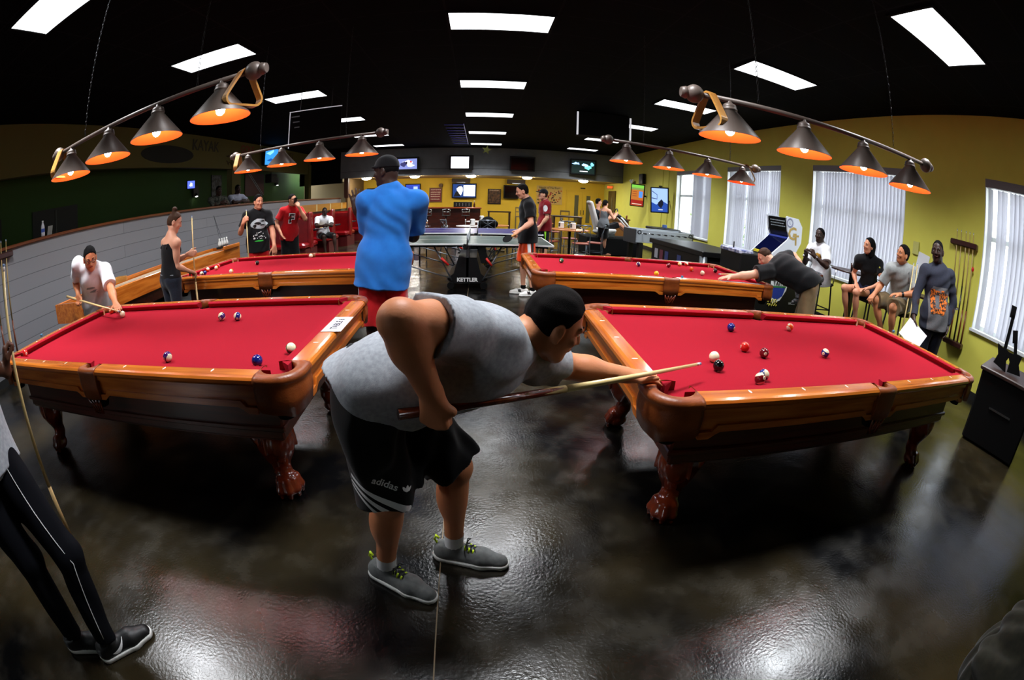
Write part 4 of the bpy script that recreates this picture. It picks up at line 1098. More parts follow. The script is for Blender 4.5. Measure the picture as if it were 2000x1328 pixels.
# ------------------------------------------------------------------ everybody else
def printed(G, polys, loc, right, up, m, name, cell=.02, part='top'):
    M = basis(tuple(V3(loc)-G['O']), right, up); return decal(G[part], poly_mesh(polys, cell), M, m, name, depth=.5)
def rect(x0, y0, x1, y1): return [(x0, y0), (x1, y0), (x1, y1), (x0, y1)]
def blob(cx, cy, rx, ry, n=12, j=0, sd=1):
    rg = random.Random(sd); return [(cx+rx*math.cos(2*PI*i/n)*(1+rg.uniform(-j, j)), cy+ry*math.sin(2*PI*i/n)*(1+rg.uniform(-j, j))) for i in range(n)]
blue_t = cloth_mat('bright blue cotton', S(40, 120, 205), S(34, 104, 186), 12); red_sh = cloth_mat('red polyester', S(190, 22, 28)); denim = cloth_mat('dark denim', S(34, 38, 50), S(24, 28, 38), 60)
blk_t = cloth_mat('black cotton', S(16, 16, 18)); wht_t = cloth_mat('white cotton', S(232, 232, 235)); khaki = cloth_mat('khaki twill', S(124, 104, 74)); gray_s = cloth_mat('gray shirt cotton', S(172, 176, 174), S(150, 154, 152), 40)
org = cloth_mat('orange polyester', S(235, 74, 26)); maroon_t = cloth_mat('maroon cotton', S(134, 22, 30)); camo_m = mat('camouflage cloth', S(88, 88, 78), .9, noise=(22, .08, S(40, 42, 36))); navy = cloth_mat('navy denim', S(30, 36, 62))
whp = mat('white print', S(225, 225, 225), .7); gr_p = mat('gray print', S(130, 140, 146), .7); green_p = mat('green print', S(40, 190, 60), .7); black_p = mat('black print', S(10, 10, 10), .7)
shoe_k = mat('black shoe leather', S(14, 14, 15), .5); shoe_w = mat('white shoe leather', S(228, 226, 220), .45)

# tall man in blue
G = human('person', 'tall man in bright blue t-shirt and red shorts, his back turned, one hand raised',
    dict(pel=(-.77, 3.50, .98), neck=(-.70, 3.50, 1.55), head=(-.755, 3.52, 1.70), shL=(-.895, 3.46, 1.465), shR=(-.505, 3.53, 1.455), elL=(-.90, 3.60, 1.17), wrL=(-1.01, 3.56, 1.405), elR=(-.56, 3.72, 1.16), wrR=(-.80, 3.80, 1.31)),
    1.87, 'dark', (-.95, .22, -.05), hair='buzz', hairm=hair_black, bulk=1.15, girth=1.08, res=.0075,
    hands={'L': dict(d=(-.12, 0, 1), n=(-.5, .8, 0), t=(.8, .5, .2), pose='open', spread=.16), 'R': dict(d=(-.9, .1, .45), n=(-.2, .9, 0), t=(0, .2, 1), pose='claw')},
    top=dict(m=blue_t, e=.024, hem=.19, sleeve=.80, sw=.074), bottom=dict(m=red_sh, len=1.12, r0=.105, r1=.115, e=.02), shoe=dict(m=shoe_w, sole=white_rub), fold=.004)
h, q, ax = G['h'], G['q'], G['ax']; R_ = np.array([ax[0], ax[1], ax[2]])
cp = sobj('cap', [ell(h(0, .045, -.008), (.086*q, .1*q, .106*q), R_, .01, [(h(0, .035, 0), -ax[1])]), cap(h(-.05, .045, .09), h(.05, .045, .09), .02*q, .02*q, .02, (ax[1], .4))], .006, blk_t, G['root'])
decal(cp, poly_mesh([blob(0, 0, .035, .016, 9, .3)], .01), basis(tuple(h(.02, .06, .1)), tuple(-ax[0]+ax[2]*.0), tuple(ax[1])), mat('teal print', S(90, 140, 140), .6), 'cap_logo')
printed(G, [[(-.02, .2), (.02, .2), (.05, -.2), (-.05, -.2)]], (-.93, 3.5, .66), (.5, -.9, 0), (0, 0, 1), mat('gray side panel', S(170, 172, 176), .8), 'side_panel', part='bottom')

# woman by the far left table
G = human('person', 'woman with hair in a bun, black tank top and jeans, behind the near left table',
    dict(pel=(-3.36, 3.86, .86), neck=(-3.33, 3.88, 1.305), head=(-3.285, 3.92, 1.455), shR=(-3.205, 3.84, 1.235), shL=(-3.455, 3.93, 1.25), elR=(-3.24, 3.86, .985), wrR=(-3.20, 4.08, .885), elL=(-3.40, 4.08, 1.03), wrL=(-3.25, 4.12, 1.08)),
    1.62, 'light', (.82, .48, -.38), hair='bun', hairm=hair_brown, sex='f', res=.0075,
    hands={'R': dict(d=(-.1, 1, -.45), n=(0, -.3, -1), t=(-1, 0, 0), pose='claw', s=.9), 'L': dict(d=(.9, .2, 0), n=(0, 1, 0), t=(0, 0, 1), pose='grip', s=.9)},
    top=dict(kind='tank', m=blk_t, e=.006, hem=-.02, name='tank_top'), bottom=dict(kind='jeans', m=denim, e=.004, r0=.088, hi=.02), shoe=dict(m=shoe_k))
sobj('undershirt', [ell(G['J']['pel']+V3(0, 0, .05), (.160, .05, .112), np.array([G['sd'], G['u'], G['f']]), .01)], .007, mat('light gray jersey', S(120, 124, 128), .9), G['root'])
cue((-3.19, 4.13, .02), (-3.185, 4.14, 1.5), 'pool cue standing upright in front of the woman in black tank top', .0145, .0065, .5, mat('pale cue butt', S(210, 176, 120), .3))

# man in glasses shooting
G = human('person', 'man with glasses and white t-shirt leaning over the far corner of the near left table',
    dict(pel=(-3.93, 3.10, .83), neck=(-3.75, 2.935, 1.18), head=(-3.665, 2.86, 1.285), shR=(-3.89, 2.85, 1.25), shL=(-3.58, 3.0, 1.13), elR=(-4.09, 2.93, 1.08), wrR=(-3.99, 2.87, .955), elL=(-3.38, 2.89, .96), wrL=(-3.16, 2.735, .865)),
    1.74, 'tan', (.78, -.5, -.42), hair='short', hairm=hair_black, res=.0075, pelup=(0, 0, 1),
    hands={'R': dict(d=(.1, -.1, -1), n=(.3, -.8, 0), t=(.9, .3, .2), pose='grip'), 'L': dict(d=(.82, -.5, -.25), n=(0, 0, -1), t=(-.5, -.8, .2), pose='flat')},
    top=dict(m=wht_t, e=.026, hem=.16, sleeve=.75, sw=.072), bottom=dict(m=khaki, len=.95), shoe=dict(m=shoe_k), fold=.004)
h = G['h']; gb = MB()
for a in (-1, 1):
    gb.path([tuple(h(a*.033+.024*math.cos(t_), .010+.017*math.sin(t_), .098-.008*abs(math.cos(t_)))) for t_ in [k*PI/6 for k in range(12)]], .0028, 6, closed=True); gb.path([tuple(h(a*.057, .014, .094)), tuple(h(a*.078, .012, .0))], .0028, 6)
gb.path([tuple(h(-.01, .012, .103)), tuple(h(.01, .012, .103))], .003, 6); gb.build('glasses', black, G['root'])
printed(G, [blob(0, .02, .05, .012, 8, .3, 3), blob(.02, -.02, .05, .014, 8, .3, 5)], (-3.78, 2.80, .98), (.9, -.3, 0), (0, 0, 1), gr_p, 'print')
cue((-4.42, 2.99, .925), (-2.965, 2.60, .832), 'pale pool cue held by the man in glasses, tip at the white ball', .0145, .0065, .30, mat('pale cue butt', S(210, 176, 120), .3))

# man in graphic tee
G = human('person', 'dark haired man in a black graphic t-shirt and red shorts holding a cue upright',
    dict(pel=(-3.56, 6.46, .96), neck=(-3.545, 6.45, 1.44), head=(-3.50, 6.41, 1.585), shR=(-3.68, 6.32, 1.385), shL=(-3.395, 6.55, 1.365), elR=(-3.78, 6.26, 1.13), wrR=(-3.655, 6.15, 1.28), elL=(-3.28, 6.48, 1.10), wrL=(-3.20, 6.36, .87)),
    1.77, 'fair', (.80, -.55, -.05), hair='thick', res=.0085,
    hands={'R': dict(d=(.55, -.1, .6), n=(.3, .9, 0), t=(-.5, 0, .8), pose='grip'), 'L': dict(d=(.05, -.05, -1), n=(-.5, .5, 0), t=(.5, -.6, 0), pose='relaxed')},
    top=dict(m=blk_t, e=.022, hem=.16, sleeve=.7, sw=.070), bottom=dict(m=red_sh, len=1.0, r0=.1, r1=.11), shoe=dict(m=shoe_k))
n_ = nrm(G['f']); rt = tuple(-G['sd']); c_ = (-3.42, 6.30, 1.22)
printed(G, [blob(0, .02, .135, .085, 14, .12, 2)], c_, rt, (0, 0, 1), mat('pale gray print', S(176, 188, 192), .7), 'print')
for b_ in (blob(-.02, .03, .06, .02, 9, .3, 4), blob(.05, .0, .05, .012, 9, .3, 7), blob(-.07, -.01, .03, .03, 8, .3, 8), blob(.06, .06, .04, .012, 8, .3, 9)):
    M_ = basis(tuple(V3(c_)-G['O']), rt, (0, 0, 1)); decal(G['top'], poly_mesh([b_], .02), M_, black_p, 'print', off=.004, depth=.5)
printed(G, [blob(random.uniform(-.11, .11), random.uniform(-.22, -.1), .008, .008, 6) for k in range(26)], c_, rt, (0, 0, 1), whp, 'print')['kind'] = 'stuff'
printed(G, [blob(0, -.245, .075, .012, 10, .2, 3)], c_, rt, (0, 0, 1), green_p, 'print')
cue((-3.56, 6.13, .02), (-3.60, 6.17, 1.49), 'pale cue held upright by the man in the black graphic t-shirt', .0145, .0065, .3, mat('pale cue butt', S(210, 176, 120), .3))

# man in red tee on the phone
G = human('person', 'man in a red t-shirt and black shorts talking on a phone near the booths',
    dict(pel=(-3.74, 8.15, .96), neck=(-3.64, 8.06, 1.44), head=(-3.60, 8.02, 1.58), shR=(-3.80, 7.99, 1.385), shL=(-3.49, 8.16, 1.365), elR=(-3.93, 7.92, 1.16), wrR=(-3.80, 7.86, .98), elL=(-3.33, 8.03, 1.20), wrL=(-3.44, 7.95, 1.45)),
    1.75, 'fair', (.85, -.45, 0), hair='short', res=.009,
    hands={'R': dict(d=(.3, .2, -.8), n=(.8, .2, 0), t=(.3, -.9, .2), pose='relaxed'), 'L': dict(d=(-.55, .1, .7), n=(-.6, .5, 0), t=(0, -.4, .8), pose='grip')},
    top=dict(m=red_sh, e=.02, hem=.14, sleeve=.7, sw=.07), bottom=dict(m=blk_t, len=1.0, r0=.1, r1=.11), shoe=dict(m=shoe_k))
rt = tuple(-G['sd']); c_ = (-3.55, 7.88, 1.22)
decal(G['top'], text_mesh('F', .24, .02, 2), basis(tuple(V3(c_)-G['O']), rt, (0, 0, 1)), whp, 'lettering', depth=.5)
decal(G['top'], text_mesh('F', .23, .004, 2), basis(tuple(V3(c_)-G['O']), rt, (0, 0, 1)), black_p, 'lettering', off=.005, depth=.5)
o = tag(MB().box((0, 0, 0), (.012, .07, .13), bev=.005).build('mobile_phone', black), 'black phone held to the ear by the man in the red t-shirt', 'phone'); o.location = (-3.505, 7.955, 1.565); o.rotation_euler = (0, .3, -.5)

# seated in a booth
G = human('person', 'man in a white t-shirt eating in the red booth',
    dict(pel=(-4.40, 11.95, .60), neck=(-4.33, 11.85, 1.10), head=(-4.29, 11.80, 1.235), shR=(-4.50, 11.76, 1.04), shL=(-4.16, 11.92, 1.02), elR=(-4.47, 11.60, .85), wrR=(-4.25, 11.50, .86), elL=(-4.06, 11.72, .84), wrL=(-4.10, 11.52, .87), knR=(-4.25, 11.58, .55), knL=(-4.0, 11.75, .55), anR=(-4.2, 11.55, .1), anL=(-3.95, 11.7, .1)),
    1.72, 'dark', (.5, -.85, -.1), hair='shaved', hairm=hair_black, res=.010, pelup=(0, 0, 1), top=dict(m=wht_t, e=.02, sleeve=.75, sw=.07), bottom=dict(m=blk_t, len=.95), shoe=dict(m=shoe_w, sole=white_rub))

# two onlookers leaning on the wall from the raised gallery
white_uni = cloth_mat('white uniform', S(190, 194, 214))
G = human('person', 'man in a white short sleeved uniform leaning on the wall top from the gallery',
    dict(pel=(-6.60, 10.50, 1.42), neck=(-6.36, 10.38, 1.90), head=(-6.31, 10.35, 2.06), shR=(-6.45, 10.18, 1.85), shL=(-6.28, 10.53, 1.84), elR=(-6.25, 10.05, 1.70), wrR=(-6.08, 10.20, 1.725), elL=(-6.12, 10.62, 1.70), wrL=(-6.03, 10.44, 1.725), knR=(-6.62, 10.42, .95), knL=(-6.55, 10.6, .95), anR=(-6.75, 10.42, .55), anL=(-6.68, 10.62, .55)),
    1.78, 'dark', (.93, -.35, -.1), hair='shaved', hairm=hair_black, res=.010, pelup=(0, 0, 1), top=dict(m=white_uni, kind='polo', e=.022, sleeve=.7, sw=.07), bottom=dict(kind='trousers', m=navy), shoe=dict(m=shoe_k, z=.45))
G = human('person', 'man in dark camouflage uniform leaning on the wall top beside the man in white',
    dict(pel=(-6.62, 9.62, 1.42), neck=(-6.38, 9.46, 1.88), head=(-6.33, 9.42, 2.04), shR=(-6.50, 9.28, 1.83), shL=(-6.27, 9.60, 1.82), elR=(-6.30, 9.12, 1.70), wrR=(-6.08, 9.16, 1.73), elL=(-6.13, 9.55, 1.70), wrL=(-6.02, 9.34, 1.73), knR=(-6.64, 9.55, .95), knL=(-6.57, 9.73, .95), anR=(-6.76, 9.55, .55), anL=(-6.7, 9.75, .55)),
    1.78, 'dark', (.9, -.4, -.1), hair='buzz', hairm=hair_black, res=.010, pelup=(0, 0, 1), top=dict(m=camo_m, e=.03, sleeve=1.9, sw=.07), bottom=dict(kind='trousers', m=camo_m), shoe=dict(m=shoe_k, z=.45))

# table tennis players
G = human('person', 'man in black t-shirt and orange shorts standing at the green table tennis table',
    dict(pel=(.735, 6.84, .945), neck=(.715, 6.86, 1.475), head=(.625, 6.82, 1.61), shL=(.72, 6.67, 1.40), shR=(.735, 7.02, 1.40), elL=(.745, 6.56, 1.135), wrL=(.575, 6.46, 1.03), elR=(.80, 7.10, 1.12), wrR=(.64, 7.08, .97), knL=(.76, 6.72, .50), knR=(.68, 6.92, .50), anL=(.83, 6.70, .09), anR=(.70, 6.86, .09)),
    1.76, 'light', (-.95, -.1, -.3), hair='short', res=.0085,
    hands={'L': dict(d=(-.75, -.05, -.6), n=(.1, .3, -.9), t=(-.5, -.3, .7), pose='grip')},
    top=dict(m=blk_t, e=.022, hem=.13, sleeve=.72, sw=.074), bottom=dict(m=org, len=.98, r0=.098, r1=.110), shoe=dict(m=shoe_w, sole=white_rub, dL=(-.95, -.25, 0), dR=(-1, 0, 0), sock=black_matte), fold=.0035)
printed(G, [[(-.03, .18), (.02, .18), (.045, -.18), (.0, -.2)]], (.74, 6.6, .68), (1, 0, 0), (0, 0, 1), whp, 'side_stripe', part='bottom'); printed(G, [[(.03, .2), (.07, .2), (.08, -.2), (.05, -.2)]], (.74, 6.6, .68), (1, 0, 0), (0, 0, 1), black_p, 'side_stripe', part='bottom')
for k in 'LR': decal(G['shoe'+k], poly_mesh([[(-.03, -.02), (.02, -.02), (.0, .03), (-.045, .03)]], .01), basis(tuple(G['J']['an'+k]+V3(-.05, -.06, -.035)), (1, 0, 0), (0, 0, 1)), black_p, 'shoe_stripe')
pd = MB(); pd.rings([[(.075*math.cos(2*PI*i/20), .08*math.sin(2*PI*i/20), z) for i in range(20)] for z in (-.004, .004)]); o = thing('table_tennis_bat', 'dark table tennis bat in the hand of the man in orange shorts', 'bat', (.40, 6.43, .905)); o.rotation_euler = (.5, -.5, 0)
pd.build('blade', black_matte, o); MB().box((.115, 0, 0), (.10, .028, .022), bev=.006).build('handle', rack_m, o)
G = human('person', 'man in a maroon t-shirt and dark cap standing behind the man in orange shorts',
    dict(pel=(1.37, 9.5, .95), neck=(1.37, 9.5, 1.47), head=(1.31, 9.46, 1.61), shL=(1.39, 9.33, 1.40), shR=(1.36, 9.68, 1.40), elL=(1.39, 9.28, 1.12), wrL=(1.24, 9.28, .92), elR=(1.33, 9.74, 1.11), wrR=(1.22, 9.66, .90)),
    1.76, 'light', (-.95, -.25, .1), hair='short', hairm=hair_brown, res=.010, top=dict(m=maroon_t, e=.024, hem=.12, sleeve=.72, sw=.074), bottom=dict(m=blk_t, len=.98, r0=.1, r1=.11), shoe=dict(m=shoe_w))
h, q, ax = G['h'], G['q'], G['ax']; R_ = np.array([ax[0], ax[1], ax[2]])
sobj('cap', [ell(h(0, .045, -.008), (.09*q, .1*q, .108*q), R_, .01, [(h(0, .04, 0), -ax[1])]), cap(h(-.03, .05, .13), h(.03, .05, .13), .05*q, .05*q, .02, (ax[1], .2))], .008, blk_t, G['root'])
printed(G, [blob(0, 0, .05, .07, 12)], (1.34, 9.25, 1.32), (1, -.2, 0), (0, 0, 1), whp, 'print'); printed(G, [[(-.02, .16), (.03, .16), (.02, -.14)]], (1.36, 9.3, .72), (1, 0, 0), (0, 0, 1), mat('lime print', S(150, 230, 40), .6), 'side_stripe', part='bottom')

# racing game: girl standing, driver seated
skirt_m = cloth_mat('black skirt', S(14, 13, 14)); gtank = cloth_mat('gray tank top', S(110, 114, 118))
G = human('person', 'woman in a gray top and black skirt watching the racing game',
    dict(pel=(3.50, 12.40, .90), neck=(3.52, 12.40, 1.36), head=(3.53, 12.42, 1.505), shR=(3.62, 12.28, 1.30), shL=(3.45, 12.52, 1.30), elR=(3.74, 12.22, 1.10), wrR=(3.86, 12.35, 1.22), knR=(3.58, 12.45, .46), knL=(3.46, 12.50, .46), anR=(3.60, 12.50, .08), anL=(3.47, 12.52, .08)),
    1.64, 'light', (.8, .5, -.1), hair='pony', hairm=hair_dark, sex='f', res=.010, top=dict(kind='tank', m=gtank, e=.008, name='tank_top'), bottom=dict(kind='skirt', m=skirt_m, len=.85), shoe=dict(m=mat('tan sandals', S(150, 100, 70), .6), dL=(.9, -.2, 0), dR=(.95, -.2, 0)))
G = human('person', 'man in dark clothes driving in the white racing game seat',
    dict(pel=(3.72, 13.0, .78), neck=(3.46, 13.0, 1.27), head=(3.48, 13.0, 1.42+.12), shR=(3.50, 12.82, 1.22), shL=(3.50, 13.18, 1.22), elR=(3.70, 12.78, 1.05), wrR=(3.95, 12.85, 1.17), elL=(3.70, 13.2, 1.05), wrL=(3.95, 13.1, 1.17), knR=(4.15, 12.88, .92), knL=(4.15, 13.15, .92), anR=(4.50, 12.88, .62), anL=(4.50, 13.15, .62)),
    1.75, 'light', (1, 0, 0), hair='short', hairm=hair_black, res=.011, pelup=(-.3, 0, 1), hands={'R': dict(d=(.8, .2, .3), n=(0, .9, 0), t=(0, 0, 1), pose='grip'), 'L': dict(d=(.8, -.2, .3), n=(0, -.9, 0), t=(0, 0, 1), pose='grip')},
    top=dict(m=denim, e=.02), bottom=dict(m=blk_t, len=.9), shoe=dict(m=shoe_w, z=.53))

# man in black over the far right table
G = human('person', 'man in a black t-shirt and khaki shorts stretching over the far right table',
    dict(pel=(3.70, 3.93, .90), neck=(3.37, 4.20, 1.05), head=(3.27, 4.33, 1.09), shL=(3.22, 4.16, .955), shR=(3.50, 4.27, 1.10), elL=(2.95, 4.19, .885), wrL=(2.70, 4.20, .845), elR=(3.76, 4.35, 1.16), wrR=(3.83, 4.13, .98), anR=(3.80, 3.88, .09), anL=(3.62, 3.70, .09)),
    1.75, 'light', (-.85, .1, -.5), headup=(-.4, .2, .9), hair='buzz', hairm=hair_brown, res=.0075, hipside=(.6, .8, 0), pelup=(-.3, .2, .9), girth=1.1, bulk=1.1,
    hands={'L': dict(d=(-1, -.05, -.15), n=(0, 0, -1), t=(0, -1, 0), pose='flat'), 'R': dict(d=(0, -.1, -1), n=(-.8, 0, 0), t=(0, -1, 0), pose='fist')},
    top=dict(m=blk_t, e=.038, hemcut=((3.68, 3.93, .86), (.45, -.35, -.8)), sleeve=.62, sw=.082), bottom=dict(m=khaki, len=1.0, r0=.092, r1=.115, e=.004, hi=.02), shoe=dict(m=shoe_k, dL=(-.9, .4, 0), dR=(-.9, .4, 0)), fold=.004)
cue((4.02, 4.02, 1.00), (2.585, 4.27, .856), 'pale cue of the man in black over the far right table', .0145, .0065, .35)

# seated trio and standing man along the window wall
G = human('person', 'seated man in white t-shirt with a wristwatch in front of the broad blinds',
    dict(pel=(5.12, 5.18, .86), neck=(5.02, 5.16, 1.335), head=(4.96, 5.13, 1.475), shR=(5.02, 5.36, 1.25), shL=(5.03, 5.02, 1.27), elL=(4.92, 4.86, 1.05), wrL=(4.74, 4.98, 1.16), elR=(4.90, 5.36, 1.02), wrR=(4.76, 5.20, 1.15), knL=(4.70, 5.05, .86), knR=(4.72, 5.32, .86), anL=(4.80, 5.02, .46), anR=(4.82, 5.30, .46)),
    1.76, 'dark', (-.9, -.3, 0), hair='buzz', hairm=hair_black, res=.0085, pelup=(0, 0, 1), hands={'L': dict(d=(-.4, .3, .8), n=(0, .9, 0), t=(-.6, 0, .6), pose='grip'), 'R': dict(d=(-.5, -.3, .8), n=(0, -.9, 0), t=(-.6, 0, .6), pose='grip')},
    top=dict(m=wht_t, e=.032, hem=.13, sleeve=.75, sw=.078), bottom=dict(kind='trousers', m=mat('gray patterned cloth', S(120, 122, 126), .9, noise=(30, .1, S(60, 62, 66)))), shoe=dict(m=shoe_k, z=.37), fold=.004)
printed(G, [blob(0, 0, .06, .03, 10, .3, 3), blob(.05, -.05, .04, .02, 10, .3, 4)], (4.86, 5.1, 1.18), (-.2, -1, 0), (0, 0, 1), mat('gold print', S(190, 140, 50), .6), 'print')
J_ = G['J']; MB().tube(tuple(J_['wrL']*.9+J_['elL']*.1), tuple(J_['wrL']*.82+J_['elL']*.18), .034, .035, 14, False).build('wristwatch', chrome, G['root'])
G = human('person', 'seated woman with long dark hair in a black polo shirt and denim shorts',
    dict(pel=(5.12, 4.08, .90), neck=(4.99, 4.03, 1.355), head=(4.91, 4.0, 1.485), shR=(4.86, 4.13, 1.275), shL=(5.07, 3.90, 1.285), elR=(4.92, 4.25, 1.07), wrR=(4.86, 4.12, .95), elL=(5.02, 3.74, 1.06), wrL=(4.84, 3.83, .96), knR=(4.72, 4.22, .86), knL=(4.70, 3.96, .86), anR=(4.90, 4.24, .45), anL=(4.84, 4.0, .45)),
    1.66, 'fair', (-.95, .2, 0), hair='long', hairm=hair_black, sex='f', res=.0075, pelup=(0, 0, 1), hands={'R': dict(d=(-.3, -.6, -.4), n=(0, 0, -1), t=(-.8, 0, 0), pose='relaxed', s=.9), 'L': dict(d=(-.5, .7, -.3), n=(0, 0, -1), t=(-.8, 0, 0), pose='relaxed', s=.9)},
    top=dict(m=blk_t, kind='polo', e=.016, hem=.04, sleeve=.55, sw=.060, name='polo_shirt'), bottom=dict(m=navy, len=.42, r0=.094, r1=.098), shoe=dict(m=shoe_k, z=.36))
printed(G, [blob(0, 0, .012, .014, 8)], (4.93, 3.85, 1.25), (-.3, -1, 0), (0, 0, 1), mat('yellow print', S(190, 180, 60), .6), 'logo')
G = human('person', 'seated man in a gray button shirt and khaki shorts, hand on his knee',
    dict(pel=(5.12, 3.46, .90), neck=(4.93, 3.36, 1.36), head=(4.85, 3.32, 1.49), shR=(4.80, 3.46, 1.285), shL=(5.04, 3.24, 1.31), elR=(4.78, 3.58, 1.06), wrR=(4.62, 3.56, .93), elL=(4.93, 3.06, 1.08), wrL=(4.73, 3.20, 1.02), knR=(4.70, 3.58, .86), knL=(4.74, 3.28, .84), anR=(4.90, 3.50, .45), anL=(4.88, 3.32, .45)),
    1.76, 'tan', (-.95, .25, .05), hair='thick', res=.0075, pelup=(0, 0, 1), hands={'R': dict(d=(-.7, .0, -.7), n=(0, -.1, -1), t=(0, 1, 0), pose='claw'), 'L': dict(d=(-.8, .5, -.1), n=(0, 0, -1), t=(-.3, .0, .8), pose='relaxed')},
    top=dict(m=gray_s, kind='polo', e=.024, hem=.08, sleeve=.85, sw=.070, name='button_shirt'), bottom=dict(m=khaki, len=.98, r0=.1, r1=.112), shoe=dict(m=shoe_k, z=.36), fold=.004)
J_ = G['J']; MB().tube(tuple(J_['wrL']*.9+J_['elL']*.1), tuple(J_['wrL']*.78+J_['elL']*.22), .034, .035, 14, False).build('wristwatch', black, G['root'])
printed(G, [rect(-.003, -.24, .003, .12)]+[blob(0, y_, .007, .007, 6) for y_ in (-.2, -.12, -.04, .04, .1)], (4.80, 3.28, 1.15), (-.35, -1, 0), (-.25, 0, 1), mat('dark seam line', S(100, 104, 104), .8), 'button_placket')
G = human('person', 'man in dark sweatshirt with orange print standing by the cue rack, holding papers',
    dict(pel=(4.68, 2.56, .95), neck=(4.66, 2.61, 1.47), head=(4.60, 2.61, 1.625), shR=(4.50, 2.70, 1.385), shL=(4.83, 2.51, 1.405), elR=(4.40, 2.72, 1.12), wrR=(4.28, 2.63, .90), elL=(4.90, 2.42, 1.13), wrL=(4.80, 2.40, .88)),
    1.79, 'dark', (-.93, -.3, -.05), hair='shaved', hairm=hair_black, res=.0075, hands={'R': dict(d=(-.2, -.2, -1), n=(.6, -.6, 0), t=(-.6, -.6, 0), pose='grip')},
    top=dict(m=mat('dark heather cloth', S(38, 42, 58), .92, noise=(60, .25, S(30, 33, 46))), e=.028, hem=.14, sleeve=1.92, sw=.072, name='sweatshirt'), bottom=dict(kind='jeans', m=denim, r0=.1), shoe=dict(m=shoe_k), fold=.005)
n_ = G['f']; c_ = V3(4.66, 2.58, 1.14)+n_*.15; rt = tuple(-G['sd'])
M_ = basis(tuple(c_-G['O']), rt, (0, 0, 1))
decal(G['top'], poly_mesh([[(-.155, -.37), (.155, -.37), (.15, .03), (.11, .12), (-.11, .12), (-.15, .03)]], .02), M_, mat('gray heather panel', S(112, 112, 114), .92, noise=(70, .25, S(94, 94, 96))), 'front_panel', off=.003, depth=.5)
rg = random.Random(5); pl = []
for x0, y0, x1, y1 in ((-.13, -.16, -.085, .09), (.0, -.16, .045, .09), (-.11, -.13, -.075, .07), (-.11, .04, -.02, .08), (-.02, -.08, .015, .06), (.05, -.12, .085, .06), (.085, .02, .12, .06), (-.075, -.15, .06, -.10), (.06, -.05, .12, -.02)): pl.append(rect(x0, y0, x1, y1))
decal(G['top'], poly_mesh(pl, .015), M_, mat('orange mottled print', S(236, 120, 24), .7, noise=(40, .06, S(30, 18, 10))), 'lettering_print', off=.006, depth=.5)
o = tag(MB().box((0, 0, 0), (.28, .006, .22)).build('paper_pad', white_paper), 'white paper sheets on a clipboard held low by the standing man in the sweatshirt', 'papers'); o.location = (4.20, 2.54, .74); o.rotation_euler = (-.5, .45, -1.15)

# person at the left edge of the picture
G = human('person', 'person at the left edge in dark pants with a white side line, holding a cue',
    dict(pel=(-1.80, .46, .95), neck=(-1.96, .45, 1.46), head=(-2.02, .47, 1.62), shR=(-1.95, .26, 1.38), shL=(-1.93, .65, 1.38), elL=(-2.03, .70, 1.12), wrL=(-2.02, .86, 1.04), elR=(-2.0, .20, 1.1), wrR=(-1.9, .3, .9), knL=(-1.47, .56, .50), anL=(-1.50, .46, .09), knR=(-1.66, .42, .50), anR=(-1.70, .38, .09)),
    1.8, 'brown', (.8, .5, 0), hair='short', hairm=hair_black, res=.0065, pelup=(0, 0, 1), hands={'L': dict(d=(-.1, .2, .9), n=(.3, .9, 0), t=(.9, -.3, .2), pose='grip')},
    top=dict(m=gray_cotton, e=.02, hem=.16, sleeve=.8, sw=.07), bottom=dict(kind='track_pants', m=mat('dark navy polyester', S(12, 13, 18), .9, spec=.1), r0=.1), shoe=dict(m=shoe_k, sole=white_rub, dL=(.55, .83, 0), dR=(.3, .2, 0), s=1.05))
_c = G['J']; pts = []
bvh = BVHTree.FromPolygons([v.co for v in G['bottom'].data.vertices], [tuple(p.vertices) for p in G['bottom'].data.polygons])
for f_ in [i/14 for i in range(15)]:
    a_, b_ = (_c['pel']+V3(.06, .1, -.02), _c['knL']) if f_ < .5 else (_c['knL'], _c['anL']+V3(0, 0, .06)); k_ = (f_*2) % 1 if f_ < 1 else 1
    p_ = a_+(b_-a_)*k_+V3(.25, -.12, 0); r_ = bvh.ray_cast(Vector(tuple(p_)), Vector((-.25, .12, 0)).normalized(), .5)
    if r_[0] is not None: pts.append(tuple(r_[0]+Vector((.003, -.001, 0))))
if len(pts) > 2: MB().path(pts, .0025, 5).build('piping', whp, G['bottom'])
sw = []
for i in range(9):
    t_ = i/8; sw.append((-.05+.10*t_, -.012+.035*t_*t_))
sw2 = [(-.05+.10*t_, -.012+.035*t_*t_-.022*math.sin(PI*min(1, t_*1.0+.0))*(1-t_)**.5-.002) for t_ in [i/8 for i in range(8, -1, -1)]]
decal(G['shoeL'], poly_mesh([sw+sw2[1:-1]], .008), basis(tuple(G['J']['anL']+V3(.07, -.0, -.03)), (.55, .83, 0), (0, 0, 1)), whp, 'swoosh')
cue((-2.26, .95, .02), (-1.99, .935, 1.47), 'pale pool cue held by the person at the left edge of the picture', .0145, .0065, .25, mat('pale cue butt', S(190, 150, 90), .3))
